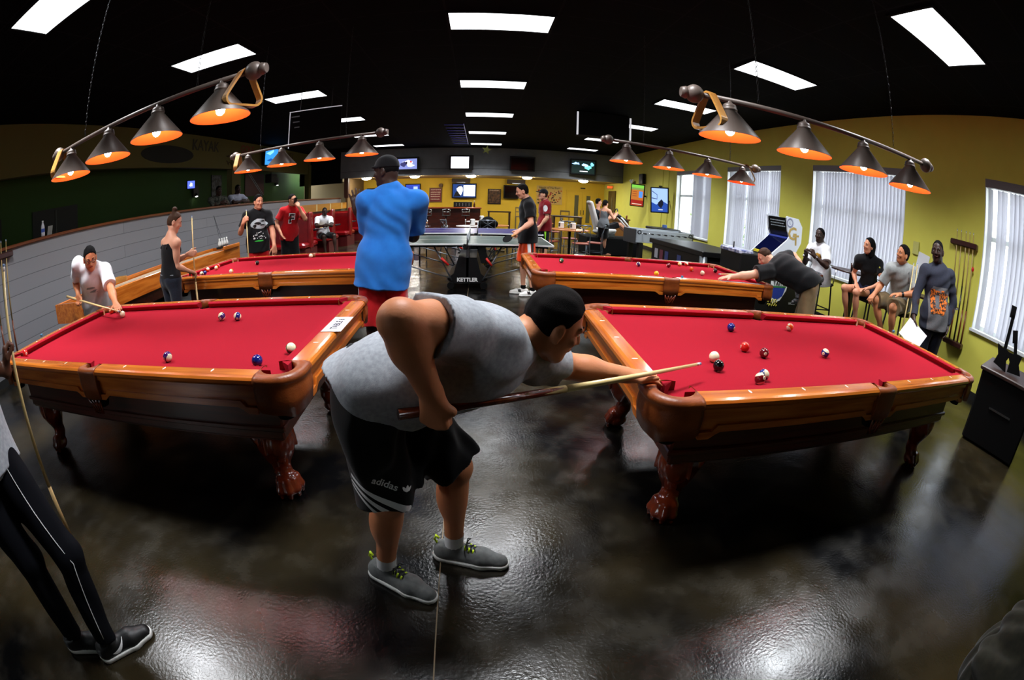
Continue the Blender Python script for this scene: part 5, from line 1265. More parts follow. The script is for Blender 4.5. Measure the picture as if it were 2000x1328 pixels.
# ------------------------------------------------------------------ games and furniture
# shuffleboard
maple_p = mat('pale playfield', S(206, 200, 176), .25, coat=.5, wood=(S(196, 188, 160), 3, 1)); gutter = mat('green gray felt', S(96, 98, 66), .9)
t = thing('shuffleboard_table', 'long oak shuffleboard table standing against the gray block wall', 'shuffleboard table', (-4.70, 5.25, 0), .072)
b = MB(); L = 4.35; w = .33
b.box((-w+.022, 0, .72), (.045, L, .22), bev=.008); b.box((w-.022, 0, .72), (.045, L, .22), bev=.008); b.box((0, -L/2+.02, .72), (2*w-.09, .04, .22)); b.box((0, L/2-.02, .72), (2*w-.09, .04, .22))
b.build('cradle', oak_y, t)
MB().box((0, .1, .76), (.40, L-.5, .05), bev=.004).build('playfield', maple_p, t); MB().box((0, 0, .655), (2*w-.09, L-.08, .03)).build('gutter', gutter, t)
MB().box((0, .3, .53), (.5, L-.5, .16), bev=.01).build('lower_frame', mahog, t)
for yy in (-1.5, 0, 1.5): MB().box((0, yy, .23), (.46, .3, .46), bev=.01).build('leg', black_matte, t)
MB().box((w-.0, L/2-.35, .86), (.05, .62, .07), bev=.006).build('end_board', oak_y, t)
o = rk.copy(); C.objects.link(o); o.location = (-4.40, 4.12, .883); o.rotation_euler = (0, PI/2*.98, .4); tag(o, 'wooden triangle rack lying on the edge of the shuffleboard table', 'ball rack')
t = thing('bowling_pin_rack', 'row of white pins with thin rods at the far end of the shuffleboard table', 'game accessory', (-4.78, 7.22, .831), .07)
MB().box((0, 0, .02), (.08, .42, .035)).build('base', black, t)
pin0 = None
for k in range(4):
    if pin0 is None: pin0 = MB().lathe([(.02, 0), (.032, .04), (.03, .08), (.014, .12), (.018, .14), (.012, .155)], 14).build('pin', white_plastic, t); o = pin0
    else: o = pin0.copy(); C.objects.link(o)
    o.location = (0, -.15+.1*k, .035)
for k in (0, 1): MB().tube((0, -.05+.1*k, .03), (-.55, .6, .62), .004).build('rod', dark_metal, t)

# table tennis tables
tt_green = mat('green table top', S(52, 70, 66), .35); tt_blue = mat('blue table top', S(44, 40, 104), .3)
net_m = mat('white net band', S(215, 218, 222), .7)
def tennis_table(loc, rz, topm, label, brand):
    t = thing('table_tennis_table', label, 'table tennis table', loc, rz, 'folding table tennis tables')
    for s in (-1, 1):
        o = MB().box((s*.69, 0, .75), (1.365, 1.525, .022)).build('table_top', topm, t)
        e = MB(); 
        for a in (-1, 1): e.box((s*.69, a*.7545, .7505), (1.365, .018, .0245))
        e.box((s*1.365, 0, .7505), (.018, 1.525, .0245)); e.box((s*.69, 0, .7615), (1.33, .004, .001)); e.build('edge_lines', white_paint, o)
        MB().box((s*.69, 0, .715), (1.2, 1.35, .03)).build('apron_frame', black_matte, t)
    nt = MB(); nt.box((0, 0, .905), (.006, 1.72, .018)); nt.box((0, 0, .78), (.004, 1.72, .012)); n_ = nt.build('net', net_m, t)
    g = MB()
    for k in range(58): g.box((0, -.86+.03*k, .84), (.002, .0016, .13))
    for k in range(6): g.box((0, 0, .79+.02*k), (.002, 1.72, .0016))
    g.build('net_mesh', net_m, n_)
    for s in (-1, 1):
        MB().tube((0, s*.86, .73), (0, s*.86, .915), .012).build('net_post', steel, t); MB().box((-.03, s*.80, .72), (.07, .07, .09), bev=.01).build('net_clamp', black, t)
    b = MB(); R = []
    for y0, k in ((-.62, 1), (.62, 1)): R.append([(-.27, y0, .10), (.27, y0, .10), (.33, y0, .17), (.22, y0, .26), (.15, y0, .52), (-.15, y0, .52), (-.22, y0, .26), (-.33, y0, .17)])
    b.rings(R[::-1]); b.build('base', black, t)
    MB().box((0, -.60, .45), (.04, .04, .56)).build('center_post', steel, t); MB().box((0, .60, .45), (.04, .04, .56)).build('center_post', steel, t)
    for sx in (-1, 1):
        for sy in (-1, 1):
            MB().lathe([(.055, -.025), (.06, -.02), (.06, .02), (.055, .025)], 18, Matrix.Translation((sx*.27, sy*.62, .06)) @ Matrix.Rotation(PI/2, 4, 'X')).build('wheel', black_matte, t)
            MB().tube((sx*.28, sy*.64, .19), (sx*1.2, sy*.66, .46), .011).build('strut', steel, t)
            MB().tube((sx*.25, sy*.64, .15), (sx*.55, sy*.60, .71), .013).build('strut', steel, t)
            MB().tube((sx*1.22, sy*.62, .71), (sx*1.22, sy*.62, .02), .016).build('leg', black, t)
    for sx in (-1, 1):
        MB().tube((sx*.30, -.67, .52), (sx*.39, -.67, .40), .022, .018, 8).build('lock_handle', mat('red plastic', S(210, 36, 28), .4), t) if sx > 0 else MB().tube((sx*.42, -.67, .52), (sx*.30, -.67, .40), .022, .018, 8).build('lock_handle', mat('red plastic', S(210, 36, 28), .4), t)
    if brand: text('KETTLER', .085, white_plastic, basis((0, -.624, .155), (1, 0, 0), (0, 0, 1)), t, 'lettering', .002, bold=.004)
    return t
tennis_table((-.19, 7.76, 0), 0, tt_green, 'green table tennis table with a black KETTLER base, nearer of the two', True)
tennis_table((-.05, 9.98, 0), 0, tt_blue, 'blue table tennis table behind the green one', False)

# round dining tables, chairs, counter
wood_top = mat('orange wood table top', S(196, 120, 56), .3, coat=.4, wood=(S(170, 96, 40), 4, 0)); pale_top = mat('pale table top', S(206, 196, 190), .25, coat=.5)
chair_m = mat('silver chair frame', S(120, 128, 138), .3, .8); seat_m = mat('red brown seat', S(130, 52, 30), .5)
def round_table(loc, m, r, label, h=.75):
    t = thing('round_table', label, 'table', loc, 0, 'round dining tables')
    MB().lathe([(r-.01, h-.03), (r, h-.025), (r, h-.005), (r-.008, h)], 30).build('table_top', m, t)
    MB().tube((0, 0, .03), (0, 0, h-.03), .035).build('pedestal', black, t)
    MB().box((0, 0, .02), (.6, .06, .03)).box((0, 0, .02), (.06, .6, .03)).build('base', black, t)
    return t
round_table((2.35, 11.55, 0), wood_top, .52, 'round orange wood table with chairs, behind the man in the maroon shirt', .76)
round_table((.40, 12.4, 0), wood_top, .40, 'round orange wood table just behind the blue table tennis table')
round_table((-.28, 11.95, 0), pale_top, .36, 'pale round table behind the net of the blue table tennis table')
round_table((.0, 14.4, 0), pale_top, .45, 'second pale round table, in front of the bar end')
round_table((-2.05, 13.6, 0), wood_top, .45, 'round wooden table partly hidden behind the tall man in blue')
round_table((1.9, 14.6, 0), wood_top, .5, 'round wooden table farther back, left of the double doors')
chn = None
def chair_proto():
    t = thing('dining_chair', '', 'chair', (0, 0, 0), 0, 'silver framed dining chairs')
    MB().box((0, 0, .45), (.40, .40, .035), bev=.012).build('seat', seat_m, t)
    for sx in (-1, 1):
        MB().path([(sx*.19, -.19, 0), (sx*.18, -.18, .43)], .012, 8).build('leg', chair_m, t)
        MB().path([(sx*.20, .24, 0), (sx*.185, .19, .45), (sx*.19, .21, .70), (sx*.185, .26, .92)], .013, 8).build('back_leg', chair_m, t)
    b = MB(); b.path([(-.185, .26, .92), (0, .285, .925), (.185, .26, .92)], .016, 8); b.path([(-.185, .215, .72), (.185, .215, .72)], .009, 6)
    b.path([(-.15, .22, .72), (.15, .265, .91)], .009, 6); b.path([(.15, .22, .72), (-.15, .265, .91)], .009, 6); b.path([(0, .22, .72), (0, .27, .91)], .009, 6)
    b.build('backrest', chair_m, t)
    b = MB(); b.path([(-.18, -.18, .22), (.18, -.18, .22), (.19, .21, .22), (-.19, .21, .22)], .008, 6, closed=True); b.build('stretcher', chair_m, t)
    return t
CH = [((2.52, 10.95), PI, 'silver chair in front of the orange table by the maroon shirted man, back towards us'), ((2.98, 11.35), -PI/2-.35, 'silver chair at the right side of the orange table beside the racing game'),
      ((1.75, 11.25), PI/2+.9, 'silver chair at the left side of the orange table behind the maroon shirt'), ((2.5, 12.3), 0, 'silver chair on the far side of the orange table, below the double doors'), ((-.72, 11.55), PI/2+.5, 'silver chair left of the pale round table behind the table tennis net'),
      ((.95, 12.3), -PI/2, 'silver chair at the right of the small orange table behind the blue tennis table'), ((-2.2, 12.9), PI-.3, 'silver chair left of the bar stools near the tall man in blue'), ((1.05, 11.2), -PI/2-.3, 'silver chair tucked beside the hand of the man in orange shorts'), ((2.45, 14.8), -PI/2, 'silver chair farther back, below the hand print banner'), ((.2, 11.65), PI, 'dark backed chair with a black bag right behind the table tennis net')]
for i, ((x, y), a, lab) in enumerate(CH):
    if chn is None: chn = chair_proto(); o = chn; o.location = (x, y, 0); o.rotation_euler = (0, 0, a); o['label'] = lab
    else: dup(chn, (x, y, 0), a, lab)
o = tag(sobj('bag', [ell((0, 0, .12), (.27, .10, .15)), ell((0, 0, .2), (.16, .08, .12))], .012, black_matte), 'black bag slumped on the chair behind the table tennis net', 'bag'); o.location = (.2, 11.62, .70)
nd = None
for (x, y, z, lab) in ((-.2, 11.95, .75, 'white napkin dispenser on the pale round table'), (2.42, 11.5, .76, 'white napkin dispenser on the orange table by the chairs'), (2.15, 11.75, .76, 'second napkin dispenser, left on the orange table by the chairs'), (.05, 14.4, .75, 'white dispenser on the pale table before the bar')):
    if nd is None:
        nd = thing('napkin_dispenser', lab, 'dispenser', (x, y, z), .3, 'napkin dispensers'); MB().box((0, 0, .09), (.11, .14, .18), bev=.015).build('case', white_plastic, nd); MB().box((-.057, 0, .1), (.004, .08, .1)).build('slot', dark_metal, nd)
    else: dup(nd, (x, y, z), .3, lab)
t = thing('bar_counter', 'dark wooden bar counter with a red brown top along the yellow back wall', 'bar counter', (-1.6, 19.9, 0))
MB().box((0, 0, .52), (3.2, .5, 1.04)).build('body', mahog, t); MB().box((0, -.05, 1.07), (3.3, .75, .06), bev=.01).build('counter_top', mat('red wood counter', S(150, 64, 26), .3, coat=.4, wood=(S(120, 44, 16), 2, 0)), t)
MB().box((0, -.26, .1), (3.2, .04, .12)).build('foot_rail', mat('orange wood trim', S(150, 70, 26), .4), t)
bs = None
for i, (x, lab) in enumerate(((-2.25, 'chrome bar stool nearest the tall man in blue'), (-1.45, 'middle chrome bar stool in front of the bar counter'), (-.62, 'chrome bar stool near the right end of the bar counter'))):
    if bs is None:
        bs = thing('bar_stool', lab, 'bar stool', (x, 19.0, 0), 0, 'chrome bar stools')
        MB().lathe([(.17, .72), (.18, .74), (.17, .77)], 20).build('seat', black, bs); MB().tube((0, 0, .02), (0, 0, .72), .025).build('pole', chrome, bs); MB().lathe([(.2, 0), (.19, .02), (.03, .04)], 20).build('base', chrome, bs)
        bb = MB(); bb.path([(-.15, .1, .77), (-.16, .14, 1.0), (0, .17, 1.03), (.16, .14, 1.0), (.15, .1, .77)], .02, 8); bb.path([(-.15, .12, .9), (.15, .12, .9)], .016, 8); bb.build('backrest', chrome, bs)
        MB().path([(.17*math.cos(k*PI/6), .17*math.sin(k*PI/6), .3) for k in range(12)], .01, 6, closed=True).build('foot_ring', chrome, bs)
    else: dup(bs, (x, 19.0, 0), 0, lab)
t = thing('cup_dispenser', 'black five bay cup dispenser on the bar counter', 'dispenser', (-.78, 19.75, 1.10))
MB().box((0, 0, .12), (.80, .2, .24), bev=.01).build('case', black, t)
for k in range(5): MB().box((-.28+.14*k, -.102, .12), (.035, .006, .13), bev=.002).build('window', steel, t)
t = thing('bottle_group_item', 'small tap bottle beside the cup dispenser on the bar', 'bottle', (-.27, 19.72, 1.10)); t.name = 'bottle'; MB().lathe([(.04, 0), (.04, .14), (.015, .2), (.015, .26)], 12).build('body', mat('dark glass', S(60, 24, 16), .15), t); MB().tube((0, 0, .26), (0, 0, .29), .018).build('cap', white_plastic, t)
# high pub table and chairs in front of the yellow back wall
pubm = mat('dark brown pub wood', S(46, 24, 14), .4)
t = thing('high_table', 'dark high rectangular table against the yellow wall right of the bar', 'high table', (.85, 20.4, 0)); MB().box((0, 0, .90), (1.05, .6, .05), bev=.006).build('table_top', pubm, t)
for sx in (-1, 1): MB().box((sx*.47, 0, .44), (.07, .5, .88)).build('leg', pubm, t)
t = thing('high_table', 'dark high table behind the man in the maroon shirt', 'high table', (3.2, 16.5, 0)); MB().box((0, 0, .93), (1.1, .6, .05), bev=.006).build('table_top', pubm, t)
for sx in (-1, 1): MB().box((sx*.5, 0, .45), (.07, .5, .9)).build('leg', pubm, t)
hc = None
for (x, y, lab) in ((1.75, 20.0, 'wooden high chair behind the man in orange shorts, against the yellow wall'), (2.35, 20.1, 'second wooden high chair against the yellow wall, nearer the banner'), (3.3, 17.2, 'wooden high chair at the table below the hand print banner')):
    if hc is None:
        hc = thing('high_chair', lab, 'chair', (x, y, 0), 0, 'wooden high chairs'); wm = mat('gray brown chair wood', S(116, 94, 56), .5)
        MB().box((0, 0, .72), (.38, .38, .04)).build('seat', wm, hc)
        for sx in (-1, 1):
            for sy in (-1, 1): MB().box((sx*.17, sy*.17, .36), (.035, .035, .72) if sy < 0 else (.035, .035, .72)).build('leg', wm, hc)
        bb = MB(); bb.box((-.17, .17, .93), (.035, .03, .42)).box((.17, .17, .93), (.035, .03, .42)).box((0, .17, 1.11), (.38, .03, .06)).box((0, .17, .93), (.34, .02, .04)); bb.build('backrest', wm, hc)
    else: dup(hc, (x, y, 0), 0, lab)
# red booths
red_v = mat('red vinyl', S(150, 14, 20), .25, coat=.5, noise=(5, .3, S(122, 8, 14)))
bo = None
for i, (y, lab) in enumerate(((10.9, 'red vinyl double booth bench nearest the man in the red t-shirt'), (12.75, 'red vinyl booth bench just right of the seated man in white'), (14.6, 'red vinyl booth bench third along the left wall'), (16.5, 'farthest red vinyl booth bench by the left wall'))):
    if bo is None:
        bo = thing('booth_bench', lab, 'booth bench', (-5.1, y, 0), 0, 'red vinyl booth benches')
        MB().box((0, 0, .68), (1.5, .16, .90), bev=.03).build('backrest', red_v, bo)
        for s in (-1, 1): MB().box((0, s*.30, .42), (1.5, .42, .16), bev=.05).build('seat', red_v, bo)
        MB().box((0, 0, .17), (1.48, .86, .34)).build('base', mat('dark red base', S(90, 12, 14), .5), bo)
        MB().box((.72, 0, .80), (.10, .24, .95), bev=.03).build('end_roll', red_v, bo)
    else: dup(bo, (-5.1, y, 0), 0, lab)
bt = None
for i, (y, lab) in enumerate(((11.82, 'black booth table with food in front of the seated man'), (13.68, 'black booth table between the second and third red benches'), (15.55, 'black booth table at the far end of the red benches'))):
    if bt is None:
        bt = thing('booth_table', lab, 'table', (-5.2, y, 0), 0, 'black booth tables'); MB().box((0, 0, .75), (1.5, .5, .04), bev=.008).build('table_top', black, bt); MB().tube((0, 0, 0), (0, 0, .73), .05).build('pedestal', dark_metal, bt)
        bt.location = (-5.25, y, 0)
    else: dup(bt, (-5.25, y, 0), 0, lab)
t = thing('food_tray', 'paper tray of food in front of the seated man in white', 'food tray', (-4.35, 11.66, .79)); MB().box((0, 0, 0), (.3, .2, .02), bev=.005).build('tray', white_paper, t); MB().ball((0, 0, .03), (.11, .05, .03)).build('food', mat('fried food', S(220, 180, 90), .8), t)
t = thing('wall_shelf_box', 'long oak box shelf with pale dividers fixed to the wall above the booths', 'shelf', (-5.9, 15.8, 1.32)); MB().box((0, 0, 0), (.2, 6.2, .26)).build('body', mat('yellow oak', S(186, 130, 50), .4, wood=(S(160, 106, 36), 2, 1)), t)
for k in range(4): MB().box((.103, -2.2+1.5*k, 0), (.008, .1, .25)).build('divider', mat('cream strip', S(220, 200, 140), .5), t)
MB().box((0, 0, -.14), (.24, 6.24, .02)).build('lower_edge', black, t)

# pub tables and stools by the windows
def pub_table(x, y, r, label):
    t = thing('pub_table', label, 'high table', (x, y, 0), 0, 'small black pub tables')
    MB().lathe([(r, 1.035), (r, 1.06)], 28).build('table_top', pubm, t); MB().box((0, 0, .52), (.085, .085, 1.03)).build('pedestal', black, t)
    MB().box((0, 0, .015), (.55, .08, .03)).box((0, 0, .015), (.08, .55, .03)).build('base', black, t)
pub_table(5.38, 4.66, .38, 'black pub table with cups between the man in white and the woman in black')
pub_table(5.42, 2.98, .36, 'black pub table with a red can between the man in gray and the standing man')
st = None
for (x, y, lab) in ((5.16, 5.20, 'black high stool under the man in the white t-shirt by the blinds'), (5.18, 4.08, 'black high stool under the seated woman in the black polo shirt'), (5.18, 3.46, 'black high stool under the seated man in the gray shirt')):
    if st is None:
        st = thing('high_stool', lab, 'stool', (x, y, 0), 0, 'black high stools'); MB().box((0, 0, .755), (.36, .36, .05), bev=.02).build('seat', black, st)
        for sx in (-1, 1):
            for sy in (-1, 1): MB().tube((sx*.14, sy*.14, .74), (sx*.19, sy*.19, 0), .014).build('leg', black, st)
        MB().path([(-.17, -.17, .36), (.17, -.17, .36), (.17, .17, .36), (-.17, .17, .36)], .011, 6, closed=True).build('footrest', black, st)
        MB().path([(.16, -.16, .76), (.2, -.16, 1.05), (.2, .16, 1.05), (.16, .16, .76)], .012, 6).build('backrest', chrome, st)
    else: dup(st, (x, y, 0), 0, lab)
def cup(x, y, z, h, r, m, lab, nm='cup', cat='cup'):
    t = thing(nm, lab, cat, (x, y, z)); MB().lathe([(r*.8, 0), (r, h), (r*.9, h), (r*.75, .01)], 16).build('body', m, t); return t
cup(5.28, 4.6, 1.06, .12, .04, mat('dark cola', S(50, 24, 20), .2), 'dark drink cup on the pub table by the blinds'); cup(5.50, 4.42, 1.06, .07, .09, mat('clear plastic', S(190, 190, 196), .2), 'clear plastic food tub on the pub table by the blinds', 'food_tub', 'container')
t = thing('drink_can', 'red drink can on the pub table next to the standing man', 'can', (5.34, 3.12, 1.06)); MB().lathe([(.028, 0), (.033, .01), (.033, .11), (.027, .122)], 16).build('body', mat('red can', S(170, 20, 24), .25, .5), t); MB().lathe([(.026, .122), (.001, .123)], 16).build('lid', chrome, t)
o = tag(sobj('wallet', [ell((0, 0, .02), (.08, .05, .02))], .006, mat('pink red cloth', S(214, 40, 60), .6)), 'small pink red pouch on the pub table behind the man in gray', 'pouch'); o.location = (5.20, 3.20, 1.058)
cue((4.60, 2.98, .01), (4.93, 3.17, 1.43), 'left one of two pale cues leaning by the knee of the man in gray', .0145, .0065, .35, mat('pale cue butt', S(210, 176, 120), .3), group='two leaning cues')
cue((4.66, 2.92, .01), (4.97, 3.13, 1.44), 'right one of two pale cues leaning by the knee of the man in gray', .0145, .0065, .35, mat('pale cue butt', S(210, 176, 120), .3), group='two leaning cues')
def chalk(x, y, z, lab): o = tag(MB().box((0, 0, .011), (.022, .022, .022), bev=.003).build('chalk_cube', mat('blue chalk', S(70, 130, 170), .9)), lab, 'chalk', 'chalk cubes on the rails'); o.location = (x, y, z)
chalk(3.50, 2.36, RT, 'blue chalk cube on the right end rail of the near right table'); chalk(2.07, 4.16, RT+.002, 'gray blue chalk cube on the front rail of the far right table'); chalk(-3.60, 2.03, RT, 'dark chalk cube on the left end rail of the near left table')
t = thing('table_sign', 'white paper sheet reading TABLE 6 taped on the near left table rail', 'sign', (-.79, 2.31, RT+.002), .0287+PI/2)
MB().box((0, 0, 0), (.29, .115, .0012)).build('paper', mat('sheet paper', S(205, 205, 212), .8), t); text('TABLE 6', .056, mat('gray marker', S(40, 42, 50), .8), Matrix.Translation((0, 0, .0009)), t, 'lettering', .0003, bold=.001)

# cue racks
def cue_rack(x, y0, side, label, cues, zt, zb, w1):
    t = thing('cue_rack', label, 'cue rack', (x, y0, 0)); rm = mat('dark rack wood', S(58, 24, 20), .4, coat=.3)
    MB().box((side*.04, 0, zt), (.08, w1, .075), bev=.012).build('upper_bar', rm, t); MB().box((side*.055, -.08, zb), (.11, w1*.72, .07), bev=.012).build('lower_bar', rm, t)
    for dy, dark, lab in cues:
        cue((x+side*.06, y0+dy-.06, zb+.03), (x+side*.055, y0+dy, zb+.035+1.44), lab, .0145, .0065, .5 if dark else .3, mat('black cue butt', S(16, 14, 14), .3) if dark else mat('brown cue butt', S(120, 60, 30), .3), mat('dull maple shaft', S(190, 160, 100), .35), group='cues in the racks')
cue_rack(6.02, 2.90, -1, 'dark wooden cue rack on the yellow wall between the two windows', [(.14, 1, 'cue with black butt, first from the left in the wall rack by the window'), (.06, 0, 'pale cue, second from the left in the wall rack by the window'), (-.03, 1, 'cue with long black butt in the middle of the wall rack by the window'), (-.10, 0, 'thin pale cue, fourth in the wall rack by the window'), (-.17, 0, 'brown cue, last at the right of the wall rack by the window')], 1.87, .57, .50)
cue_rack(-6.0, 2.74, 1, 'dark cue rack on the gray block wall at the left edge', [(.13, 0, 'pale cue, right hand one in the rack at the left edge'), (.03, 1, 'dark cue in the middle of the rack at the left edge'), (-.1, 0, 'pale cue, farthest left in the rack at the left edge')], 1.56, .28, .50)
t = thing('keychain', 'red tag hanging from the cue rack by the window', 'tag', (5.97, 2.69, 1.58)); MB().tube((0, 0, .25), (0, 0, .03), .002).build('string', black, t); MB().ball((0, 0, 0), (.02, .025, .03)).build('tag_body', mat('red plastic', S(210, 36, 28), .4), t)

# arcade cabinet
ac_w = mat('white laminate', S(214, 220, 228), .35); ac_b = mat('navy laminate', S(14, 18, 46), .4)
t = thing('arcade_cabinet', 'tall arcade cabinet with white side panels behind the man in black', 'arcade machine', (4.9, 6.0, 0))
side_p = [(-.28, .985), (-.18, .95), (.31, 1.07), (.43, 1.28), (.425, 1.55), (.32, 1.68), (.05, 1.69), (.03, 1.67), (.08, 1.44), (.125, 1.35), (.10, 1.30)]
for yy in (0, .58):
    b = MB(); b.rings([[(p[0], yy, p[1]) for p in side_p], [(p[0], yy+.03, p[1]) for p in side_p]]); b.build('side_panel', ac_w, t)
b = MB(); cs = [(-.24, 1.0), (.30, 1.09), (.40, 1.28), (.40, 1.53), (.30, 1.65), (.06, 1.66), (.11, 1.42), (.15, 1.34), (.10, 1.27)]
b.rings([[(p[0], .03, p[1]) for p in cs], [(p[0], .58, p[1]) for p in cs]]); b.build('body', ac_b, t)
MB().rings([[(.048, .035, 1.65), (.085, .035, 1.43)], [(.048, .575, 1.65), (.085, .575, 1.43)]], None, False).rings([[(.052, .035, 1.65), (.089, .035, 1.43)], [(.052, .575, 1.65), (.089, .575, 1.43)]], None, False).build('marquee', black, t)
rgm = random.Random(2)
for j in range(3):
    b = MB(); y_ = .5
    while y_ > .1: w_ = rgm.uniform(.02, .05); b.box((.046+.013*j, y_-w_/2, 1.60-.045*j), (.004, w_, .018)); y_ -= w_+.012
    b.build('marquee_print', gr_p, t)['kind'] = 'stuff'
MB().rings([[(.10, .04, 1.32), (-.20, .04, 1.06)], [(.10, .57, 1.32), (-.20, .57, 1.06)]], None, False).rings([[(.105, .04, 1.315), (-.195, .04, 1.055)], [(.105, .57, 1.315), (-.195, .57, 1.055)]], None, False).build('screen', mat('dark blue screen', S(10, 14, 50), .1, emit=S(10, 16, 60), es=.25), t)
MB().box((.10, .3, 1.325), (.05, .5, .03)).build('light_strip', emis('blue yellow strip', S(60, 80, 190), .6), t)
MB().box((-.15, .3, .5), (1.5, .66, .96), bev=.02).build('base', black, t); MB().box((-.78, .3, .99), (.30, .62, .06), bev=.01).build('control_panel', mat('control panel art', S(70, 80, 130), .4, noise=(14, .1, S(200, 200, 214))), t)
MB().tube((-.78, .4, 1.0), (-.78, .4, 1.12), .012).build('joystick', black, t); MB().box((-.35, .3, 1.03), (.06, .12, .04)).build('yellow_button', mat('yellow plastic', S(230, 210, 40), .4), t)
gtm = mat('gold lettering', S(180, 150, 70), .5)
text('G', .30, gtm, basis((.20, -.001, 1.40), (1, 0, .1), (-.1, 0, 1)), t, 'side_lettering', .002, bold=.006); text('T', .24, gtm, basis((.29, -.003, 1.30), (1, 0, .1), (-.1, 0, 1)), t, 'side_lettering', .002, bold=.006)
b = MB(); 
for r_ in (.075, .058): b.path([(.12+r_*math.cos(k*PI/12), -.002, 1.585+r_*math.sin(k*PI/12)) for k in range(24)], .0035, 4, closed=True)
b.build('round_emblem', mat('violet blue print', S(90, 90, 150), .6), t); text('L', .07, mat('violet blue print', S(90, 90, 150), .6), basis((.12, -.002, 1.585), (1, 0, 0), (0, 0, 1)), t, 'side_lettering', .001)
M_ = basis((0, -.033, .47), (1, 0, 0), (0, 0, 1))
def plate(poly, m, dy, nm): MB().rings([[(p[0], -.031-dy, p[1]) for p in poly][::-1], [(p[0], -.033-dy, p[1]) for p in poly][::-1]]).build(nm, m, t)
plate([(-.20, .58), (.20, .60), (.18, .44), (.06, .26), (-.10, .20), (-.18, .34)], white_paint, 0, 'shield'); plate([(-.16, .47), (.15, .48), (.10, .34), (-.02, .27), (-.13, .30)], mat('shield blue', S(24, 50, 140), .5), .003, 'shield_field'); plate([(-.17, .50), (.16, .51), (.155, .485), (-.165, .475)], mat('shield green', S(30, 120, 60), .5), .006, 'shield_band')
text('TAITO', .10, black, basis((0, -.041, .545), (1, 0, .02), (0, 0, 1)), t, 'lettering', .001, bold=.002); yp = mat('yellow print', S(210, 200, 60), .6); MB().path([(-.26+.02*k, -.037, .25+.04*math.sin(k*1.9)) for k in range(14)], .007, 5).build('yellow_script', yp, t); MB().path([(-.22+.02*k, -.037, .18+.03*math.sin(k*2.3)) for k in range(12)], .007, 5).build('yellow_script', yp, t)
text('SINGLE', .05, white_paint, basis((.36, -.035, .22), (1, 0, 0), (0, 0, 1)), t, 'lettering', .001)

# air hockey table
t = thing('air_hockey_table', 'long black air hockey table with a glossy top behind the far right table', 'air hockey table', (4.35, 8.05, 0), .05)
MB().box((0, 0, .80), (1.26, 2.3, .10), bev=.01).build('rim', black, t); MB().box((0, 0, .845), (1.1, 2.14, .006)).build('playfield', mat('glossy blue gray top', S(70, 76, 92), .12), t); MB().box((0, 0, .42), (1.16, 2.2, .68), bev=.01).build('body', black, t)
MB().tube((-.56, -1.08, .02), (-.56, -1.08, .76), .075, None, 20).build('corner_column', steel, t)
text('GREAT AMERICAN', .075, gr_p, basis((.12, -1.104, .60), (1, 0, 0), (0, 0, 1)), t, 'lettering', .001)
for k, c_ in enumerate((S(190, 190, 200), S(120, 50, 70), S(60, 70, 130), S(60, 70, 130))): MB().box((-.584, .85-.25*k-(.3 if k == 3 else 0), .55), (.004, .16, .2)).build('side_print', mat('side print %d' % k, c_, .6), t)
# foosball table
fo = mat('gray laminate', S(176, 184, 194), .4)
t = thing('foosball_table', 'gray foosball table with black handled rods near the first window', 'foosball table', (4.72, 11.15, 0), .10)
b = MB(); b.box((0, -.36, .76), (1.75, .04, .34), bev=.006); b.box((0, .36, .76), (1.75, .04, .34), bev=.006); b.build('side_panel', fo, t)
MB().box((-.86, 0, .74), (.06, .76, .38), bev=.01).build('end_panel', mat('dark gray laminate', S(56, 58, 62), .5), t); MB().box((.86, 0, .74), (.06, .76, .38), bev=.01).build('end_panel', mat('dark gray laminate', S(56, 58, 62), .5), t)
MB().box((0, 0, .64), (1.66, .7, .04)).build('playfield', mat('green playfield', S(40, 90, 60), .5), t)
for sx in (-1, 1):
    for sy in (-1, 1): MB().box((sx*.7, sy*.3, .29), (.12, .12, .58)).build('leg', black, t)
rd = None
for k in range(8):
    if rd is None:
        rd = MB().tube((0, -.50, .84), (0, .50, .84), .008).build('rod', chrome, t); MB().tube((0, -.62, .84), (0, -.50, .84), .018).build('rod_handle', black, rd)
        MB().box((0, -.12, .80), (.022, .03, .11), bev=.004).build('player_figure', red_sh, rd); MB().box((0, .12, .80), (.022, .03, .11), bev=.004).build('player_figure', red_sh, rd)
        o = rd
    else:
        o = rd.copy(); C.objects.link(o)
        for c_ in kids(rd): q_ = c_.copy(); C.objects.link(q_); q_.parent = o
    o.location = (-.7+.2*k, 0, 0)
for sx in (-1, 1): MB().path([(sx*.78+.045*math.cos(a*PI/8), -.384, .86+.045*math.sin(a*PI/8)) for a in range(16)], .012, 6, closed=True).build('corner_ring', black, t)
tag(MB().box((0, 0, 0), (.12, .12, .1), bev=.01).build('small_box', mat('blue box', S(60, 90, 150), .5)), 'small blue box on the black ledge above the foosball table', 'box').location = (5.55, 12.7, .99)
t = thing('ledge_table', 'black ledge behind the foosball table against the yellow wall', 'table', (5.5, 12.7, 0)); MB().box((0, 0, .90), (.8, 1.0, .08), bev=.02).build('table_top', black, t); MB().box((0, 0, .43), (.1, .5, .86)).build('leg', black, t)

